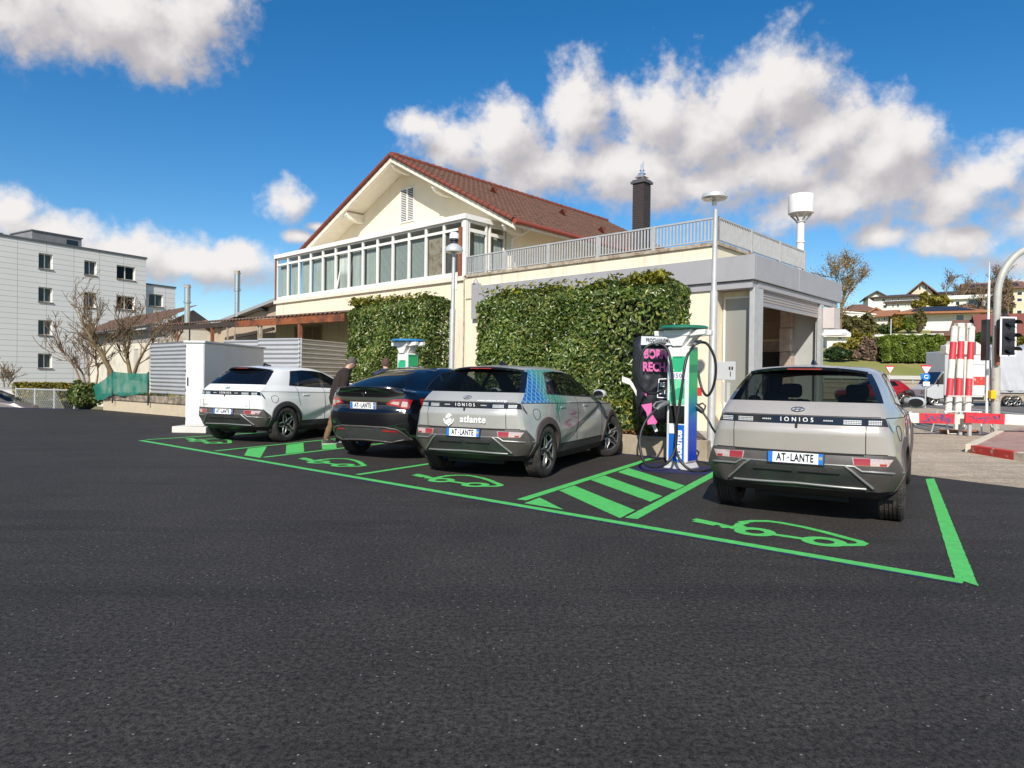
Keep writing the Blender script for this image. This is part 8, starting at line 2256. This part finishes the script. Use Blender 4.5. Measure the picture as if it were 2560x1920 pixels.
hbush('dark bush at the corner of the small white house', 2214, 832, 36, 812, 94, L_DARKBUSH, 700, .45, 48)
hbush('yellow green bush left of the bungalow', 2243, 822, 40, 794, 106, L_YEL, 900, .5, 49)
hbush('round green bush in front of the bungalow wall', 2272, 822, 30, 793, 105, L_GREEN, 900, .45, 50)
hbush('reddish brown climber shrub against the bungalow', 2298, 820, 30, 775, 106, L_OLIVE, 800, .45, 51, 'shrub', 'bush', (.08, .06, .04), 30)
hbush('round yellow conifer on the ridge below the cream gable', 2312, 756, 22, 732, 160, L_YEL, 700, .7, 52)
hbush('yellow green shrubs below the cream gable', 2345, 762, 60, 738, 156, L_YEL, 1000, .8, 53)
hbush('gold shrubs behind the bungalow roof', 2296, 770, 34, 752, 150, L_YEL, 600, .7, 54)
hbush('dark shrubs right of the flat white house', 2500, 772, 60, 735, 145, L_BROWNTWIG, 1500, .7, 55, 'shrub', 'bush', (.08, .06, .05), 40)
hbush('brown shrubs below the flat white house', 2420, 785, 90, 763, 140, L_BROWNTWIG, 1500, .7, 56, 'shrub', 'bush', (.08, .06, .05), 30)
hbush('olive shrubs beside the barn and the traffic light', 2450, 868, 60, 835, 80, L_DARKBUSH, 1300, .45, 57)
hbush('brown shrubs along the top right of the ridge', 2470, 738, 110, 716, 186, L_BROWNTWIG, 1500, .9, 58, 'shrub', 'bush', (.10, .06, .05), 30)
hbush('yellow shrubs at the right edge behind the signal head', 2552, 880, 50, 840, 78, L_YEL, 800, .4, 59)
# the long green hedge on the bank
p0, p1 = at(2196, 900, 66), at(2368, 898, 66)
t = thing('bank_hedge', 'long bright green hedge on the grass bank across the road', 'hedge', (0, 0, 0)); rg = np.random.default_rng(77); n = 9000
u = rg.uniform(0, 1, n); v = rg.uniform(0, 1, n); top = at(2280, 843, 66).z; bot = at(2280, 902, 66).z
x = p0.x + (p1.x - p0.x) * u; front = rg.uniform(0, 1, n) < .7
lump = .28 * np.sin(u * 37) + .18 * np.sin(u * 71 + 2) + .2 * np.sin(v * 9 + u * 20)
yy = np.where(front, 65.2 - lump * .5 + .55 * v ** 2 + rg.exponential(.12, n), 65.6 + rg.uniform(0, 1.8, n)); zz_ = np.where(front, bot + v * (top - bot) * (1 + .05 * lump), top + lump * .5 - .12 * np.abs(yy - 66.5))
taper = np.minimum(1, np.minimum(u, 1 - u) * 9) ** .5; zz_ = bot + (zz_ - bot) * (.55 + .45 * taper)
leaves('foliage', np.stack([x, yy, zz_], 1), np.where(front[:, None], np.array([[0, -1, .35]]), np.array([[0, -.2, 1.]])), .40, L_GREEN, t, .8, .5)
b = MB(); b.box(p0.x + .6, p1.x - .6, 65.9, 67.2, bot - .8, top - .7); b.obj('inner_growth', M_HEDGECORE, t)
B6 = at(2100, 800, 100); B6.z = hill_z(B6.x, 100)
bare_tree('tree', 'tall thinly leaved golden tree beside the garage corner', B6, [[(0, 0, 0, .30), (*tq(2102, 790, 100, B6), .22), (*tq(2108, 745, 100, B6), .15), (*tq(2116, 705, 100, B6), .10), (*tq(2120, 680, 100, B6), .06)], [(*tq(2104, 770, 100, B6), .16), (*tq(2122, 735, 101, B6), .10), (*tq(2138, 715, 101, B6), .05)], [(*tq(2106, 760, 100, B6), .14), (*tq(2095, 720, 99, B6), .08), (*tq(2090, 695, 99, B6), .05)]], 61, 3, 1.9, None, L_GOLD, 3800, .22, 'bare trees on the hillside', .035)
for k, (u, vb, vt, y, lab, sd) in enumerate(((2365, 745, 708, 172, 'thin leafless tree right of the cream gable', 62), (2490, 725, 690, 182, 'leafless tree on the ridge behind the traffic light mast', 63), (2405, 760, 722, 168, 'leafless tree above the flat white house', 64), (2520, 800, 730, 130, 'leafless tree in front of the tall cream block', 65), (2455, 770, 735, 160, 'small leafless tree right of the flat white house', 66))):
    Bq = at(u, vb, y); bare_tree('bare_tree', lab, Bq, [[(0, 0, -2, .2), (*tq(u + 1, (vb + vt) / 2, y, Bq), .13), (*tq(u + 3, vt + 4, y, Bq), .06)], [(*tq(u, (vb * .6 + vt * .4), y, Bq), .1), (*tq(u + 9, vt + 8, y, Bq), .05)]], sd, 3, 2.2, None, L_BROWNTWIG, 250, .3, 'bare trees on the hillside', .06)


# ---------------------------------------------------------------- vehicles across the road and below the lot
def plain_car(label, loc, rz, paint, see=G_CARDARK, group=None, scale=1.0):
    t = thing('parked_car', label, 'car', loc, rz, group); t.scale = (scale,) * 3
    car = CarHalf(hatch_rows(), (2, 3, 3, 3, 1, 2, 2, 6, 2, 3), None)
    win = [(.185, 1.19), (.36, 1.485), (1.1, 1.497), (1.42, 1.462), (2.28, 1.105), (1.2, 1.145)]
    car.cut_poly(lambda c, r, s: 2 <= s <= 8 and r == 7, win, 'x')
    for yb in (1.2, 1.28): car.cut(lambda c, r, s: 3 <= s <= 7 and r == 7 and abs(c.y - yb) < .3, (0, yb, 1.1), (0, 1, -.12))
    P = {}
    for f in car.bm.faces:
        c = f.calc_center_median(); r, s = f[car.lr], f[car.lc]; lean = c.y - .12 * (c.z - 1.1)
        if any((c.y - y) ** 2 + (c.z - .37) ** 2 < .4 ** 2 and c.x > .55 for y in (0, 3.0)): continue
        k = 'underbody' if r <= 1 else 'rear_window' if s <= 1 and r == 7 else 'windscreen' if s >= 9 and r == 7 else ('window' if not 1.2 < lean < 1.28 else 'body') if r == 7 and 3 <= s <= 7 and inside(win, c.y, c.z) else 'body'
        P.setdefault(k, []).append(f)
    for k in P: car.take(P[k], name='side_window' if k == 'window' else k, mats={'body': paint, 'underbody': M_CLADBLACK}.get(k, see), parent=t)
    for y in (0, 3.0):
        for s in (1, -1): wheel(t, s * .815, y, s, 0, .372, 'fork', M_RIM)
    wheel_well(t, 0, .372, .41, .5, .86); wheel_well(t, 3.0, .372, .41, .5, .86)
    mirror(t, car, 2.12, 1.1, paint)
    for s in (1, -1):
        patch(car, (.5, .93), (.74, .93), (.72, 1.03), (.5, 1.03), .006, 'tail_light', M_REDLAMP, t, 6, 3, s)
    return t


q = at(28, 985, 30.5)
plain_car('pale beige car at the left edge, half hidden below the lot', (-21.75, 30.4, -.9), radians(86), pm('paint_beige', (.50, .47, .43), .3, .2, var=.02, coat=.5))
q = at(40, 1010, 28.4)
plain_car('brownish grey car in front of the pale beige one at the left edge', (-23.4, 28.5, -.88), radians(-84), pm('paint_taupe', (.20, .165, .145), .25, .4, var=.02, coat=.6), G_CAR)
q = at(2260, 985, 46)
plain_car('bright red car across the road, partly hidden by the grey hatchback', (q.x - .75, 46, 0), radians(97), pm('paint_red', (.28, .008, .014), .2, 0, var=.02, coat=.8))
# scooter
q = at(2290, 975, 44); t = thing('motor_scooter', 'black motor scooter standing beside the red car across the road', 'scooter', (q.x, 44, 0))
for x in (-.6, .6):
    b = MB(); b.tube([(x + .25 * cos(a), 0, .30 + .25 * sin(a)) for a in [i * pi / 10 for i in range(20)]], .06, 8, 0, True); w_ = b.obj('wheel', M_TYRE, t, 50)
    b = MB(); b.cyl((x, -.03, .3), (x, .03, .3), .17, None, 14); b.obj('rim', M_RIM, w_)
b = MB(); b.tube(smooth_path([(-.7, 0, .75), (-.35, 0, .8), (-.1, 0, .5), (.2, 0, .4), (.45, 0, .75), (.55, 0, 1.05)], 4), [.1, .12, .15, .16, .17, .16, .15, .13, .11, .10, .09, .09, .09, .09, .1, .1, .1, .1, .1, .1, .1][:21], 10); b.obj('body', M_BLACK, t, 50)
b = MB(); b.box(-.75, -.2, -.14, .14, .80, .90); b.obj('seat', M_SEAT, t, None, .03)
b = MB(); b.tube([(.5, -.32, 1.1), (.55, 0, 1.08), (.5, .32, 1.1)], .02, 6); b.tube([(.58, 0, 1.05), (.62, 0, 1.45)], [.2, .16], 8); b.obj('handlebar', M_BLACK, t, 50)
# van
VY = 43.0
vx0, vx1 = at(2318, 950, VY).x, at(2462, 950, VY).x; zt, zm, zb_ = at(2400, 878, VY).z, at(2400, 958, VY).z, .35
t = thing('delivery_van', 'white and grey box van driving left behind the striped tubes', 'van', (vx0, VY, 0)); Lc = vx1 - vx0
M_VAN = pm('van_grey', (.46, .46, .465), .4, .1, var=.05, scale=1); M_VANW = pm('van_white', (.62, .61, .6), .4, var=.04, scale=1)
b = MB(); b.prism([(.0, .55), (.02, 1.0), (.55, 1.32), (1.02, 2.1), (1.06, 2.15), (1.06, .45), (.5, .4)], 0, 1.9, 'y'); cab = b.obj('cab', M_VAN, t, None, .05)
b = MB(); b.add([(.50, -.01, 1.33), (.98, -.01, 2.05), (1.03, -.01, 2.05), (1.03, -.01, 1.33)], [(0, 1, 2, 3)]); b.obj('side_window', M_GLOSSBLACK, cab)
b = MB(); b.add([(.54, .1, 1.345), (.54, 1.8, 1.345), (1.0, 1.75, 2.10), (1.0, .15, 2.10)], [(0, 1, 2, 3)]); b.v = [(x - .02, y, z + .02) for x, y, z in b.v]; b.obj('windscreen', M_GLOSSBLACK, cab)
b = MB(); b.box(-.02, .12, .15, .55, .78, .98); b.obj('headlight', M_CLEARLAMP, cab); b = MB(); b.box(.62, .70, -.22, -.02, 1.35, 1.65); b.obj('mirror', M_BLACK, cab)
b = MB(); b.box(1.08, 2.35, -.05, 2.0, .62, zt); b.obj('box_front', M_VAN, t, None, .06)
b = MB(); b.box(2.36, Lc, -.05, 2.0, .62, zt + .02); b.obj('box_body', M_VANW, t, None, .06)
b = MB(); b.box(2.36, Lc, -.058, -.052, zt - .85, zt - .80); b.obj('box_trim', M_GALV, t)
b = MB(); b.box(.6, Lc, .05, 1.9, .38, .61); b.obj('chassis', M_BLACK, t)
b = MB(); b.box(Lc - .75, Lc - .03, -.07, -.055, zm - .1, zm + .42); b.obj('red_panel', M_KRED, t); b = MB(); b.box(2.3, 2.45, -.3, -.06, 1.6, zt - .3); b.obj('blue_strip', pm('van_blue', (.15, .3, .38), .5), t)
for x in (.52, Lc - 1.0):
    for y_ in (.18, 1.75): wheel(t, x, y_, -1, radians(90), .36, 'fork', M_RIM)
# trailer under a tarpaulin
tx0, tx1 = at(2464, 950, VY).x, at(2640, 950, VY).x; t = thing('tarped_trailer', 'long trailer under a wrinkled grey tarpaulin behind the traffic light', 'trailer', (tx0, VY - .4, 0)); Lt = tx1 - tx0; zt2 = at(2540, 868, VY).z
def tarp(u, v):
    a = v * (2 * (zt2 - 1.0) + 2.3); x = .05 + u * (Lt - .1); sag = .16 * sin(u * 9) - .10 * sin(u * 4 + 1)
    if a < zt2 - 1.0: return (x, -.05 + .07 * sin(u * 40 + a * 3.5) * (1 - a / (zt2 - 1)) + .05 * sin(u * 17 + a), 1.0 + a + (sag * a / (zt2 - 1.0)))
    a -= zt2 - 1.0
    if a < 2.3: return (x, a, zt2 + sag + .12 * sin(pi * a / 2.3))
    a -= 2.3; return (x, 2.3 + .05 * sin(u * 30), zt2 - a + sag * (1 - a / 2))
b = MB(); b.grid(tarp, 90, 40); b.add([(.06, 0, 1.0), (.06, 2.25, 1.0), (.06, 2.25, zt2 - .05), (.06, 0, zt2 - .05)], [(0, 1, 2, 3)]); b.obj('tarpaulin', pm('grey_tarpaulin', (.50, .50, .52), .38, .05, var=.08, scale=2), t, 60)
b = MB(); b.box(.0, Lt, 0, 2.25, .78, .99); bed = b.obj('bed', M_BLACK, t); b = MB(); b.box(.0, Lt, -.02, -.003, .86, .99); b.obj('side_rail', M_GALV, bed)
b = MB(); b.box(Lt - .9, Lt - .6, -.03, -.021, .7, .78); b.obj('side_lamp', M_REDLAMP, t)
c0 = at(2510, 995, VY).x - tx0
for x in (c0, c0 + .52, c0 + 1.6):
    wheel(t, x, .1, -1, radians(90), .33, 'fork', M_RIM)
b = MB(); b.prism([(Lt * .0 + (at(2556, 900, VY).x - tx0), 1.9), ((at(2562, 900, VY).x - tx0), 2.75), ((at(2575, 900, VY).x - tx0), 2.9), ((at(2580, 900, VY).x - tx0), 1.9)], -.16, -.14, 'y'); b.obj('pink_print', M_PINK, t)
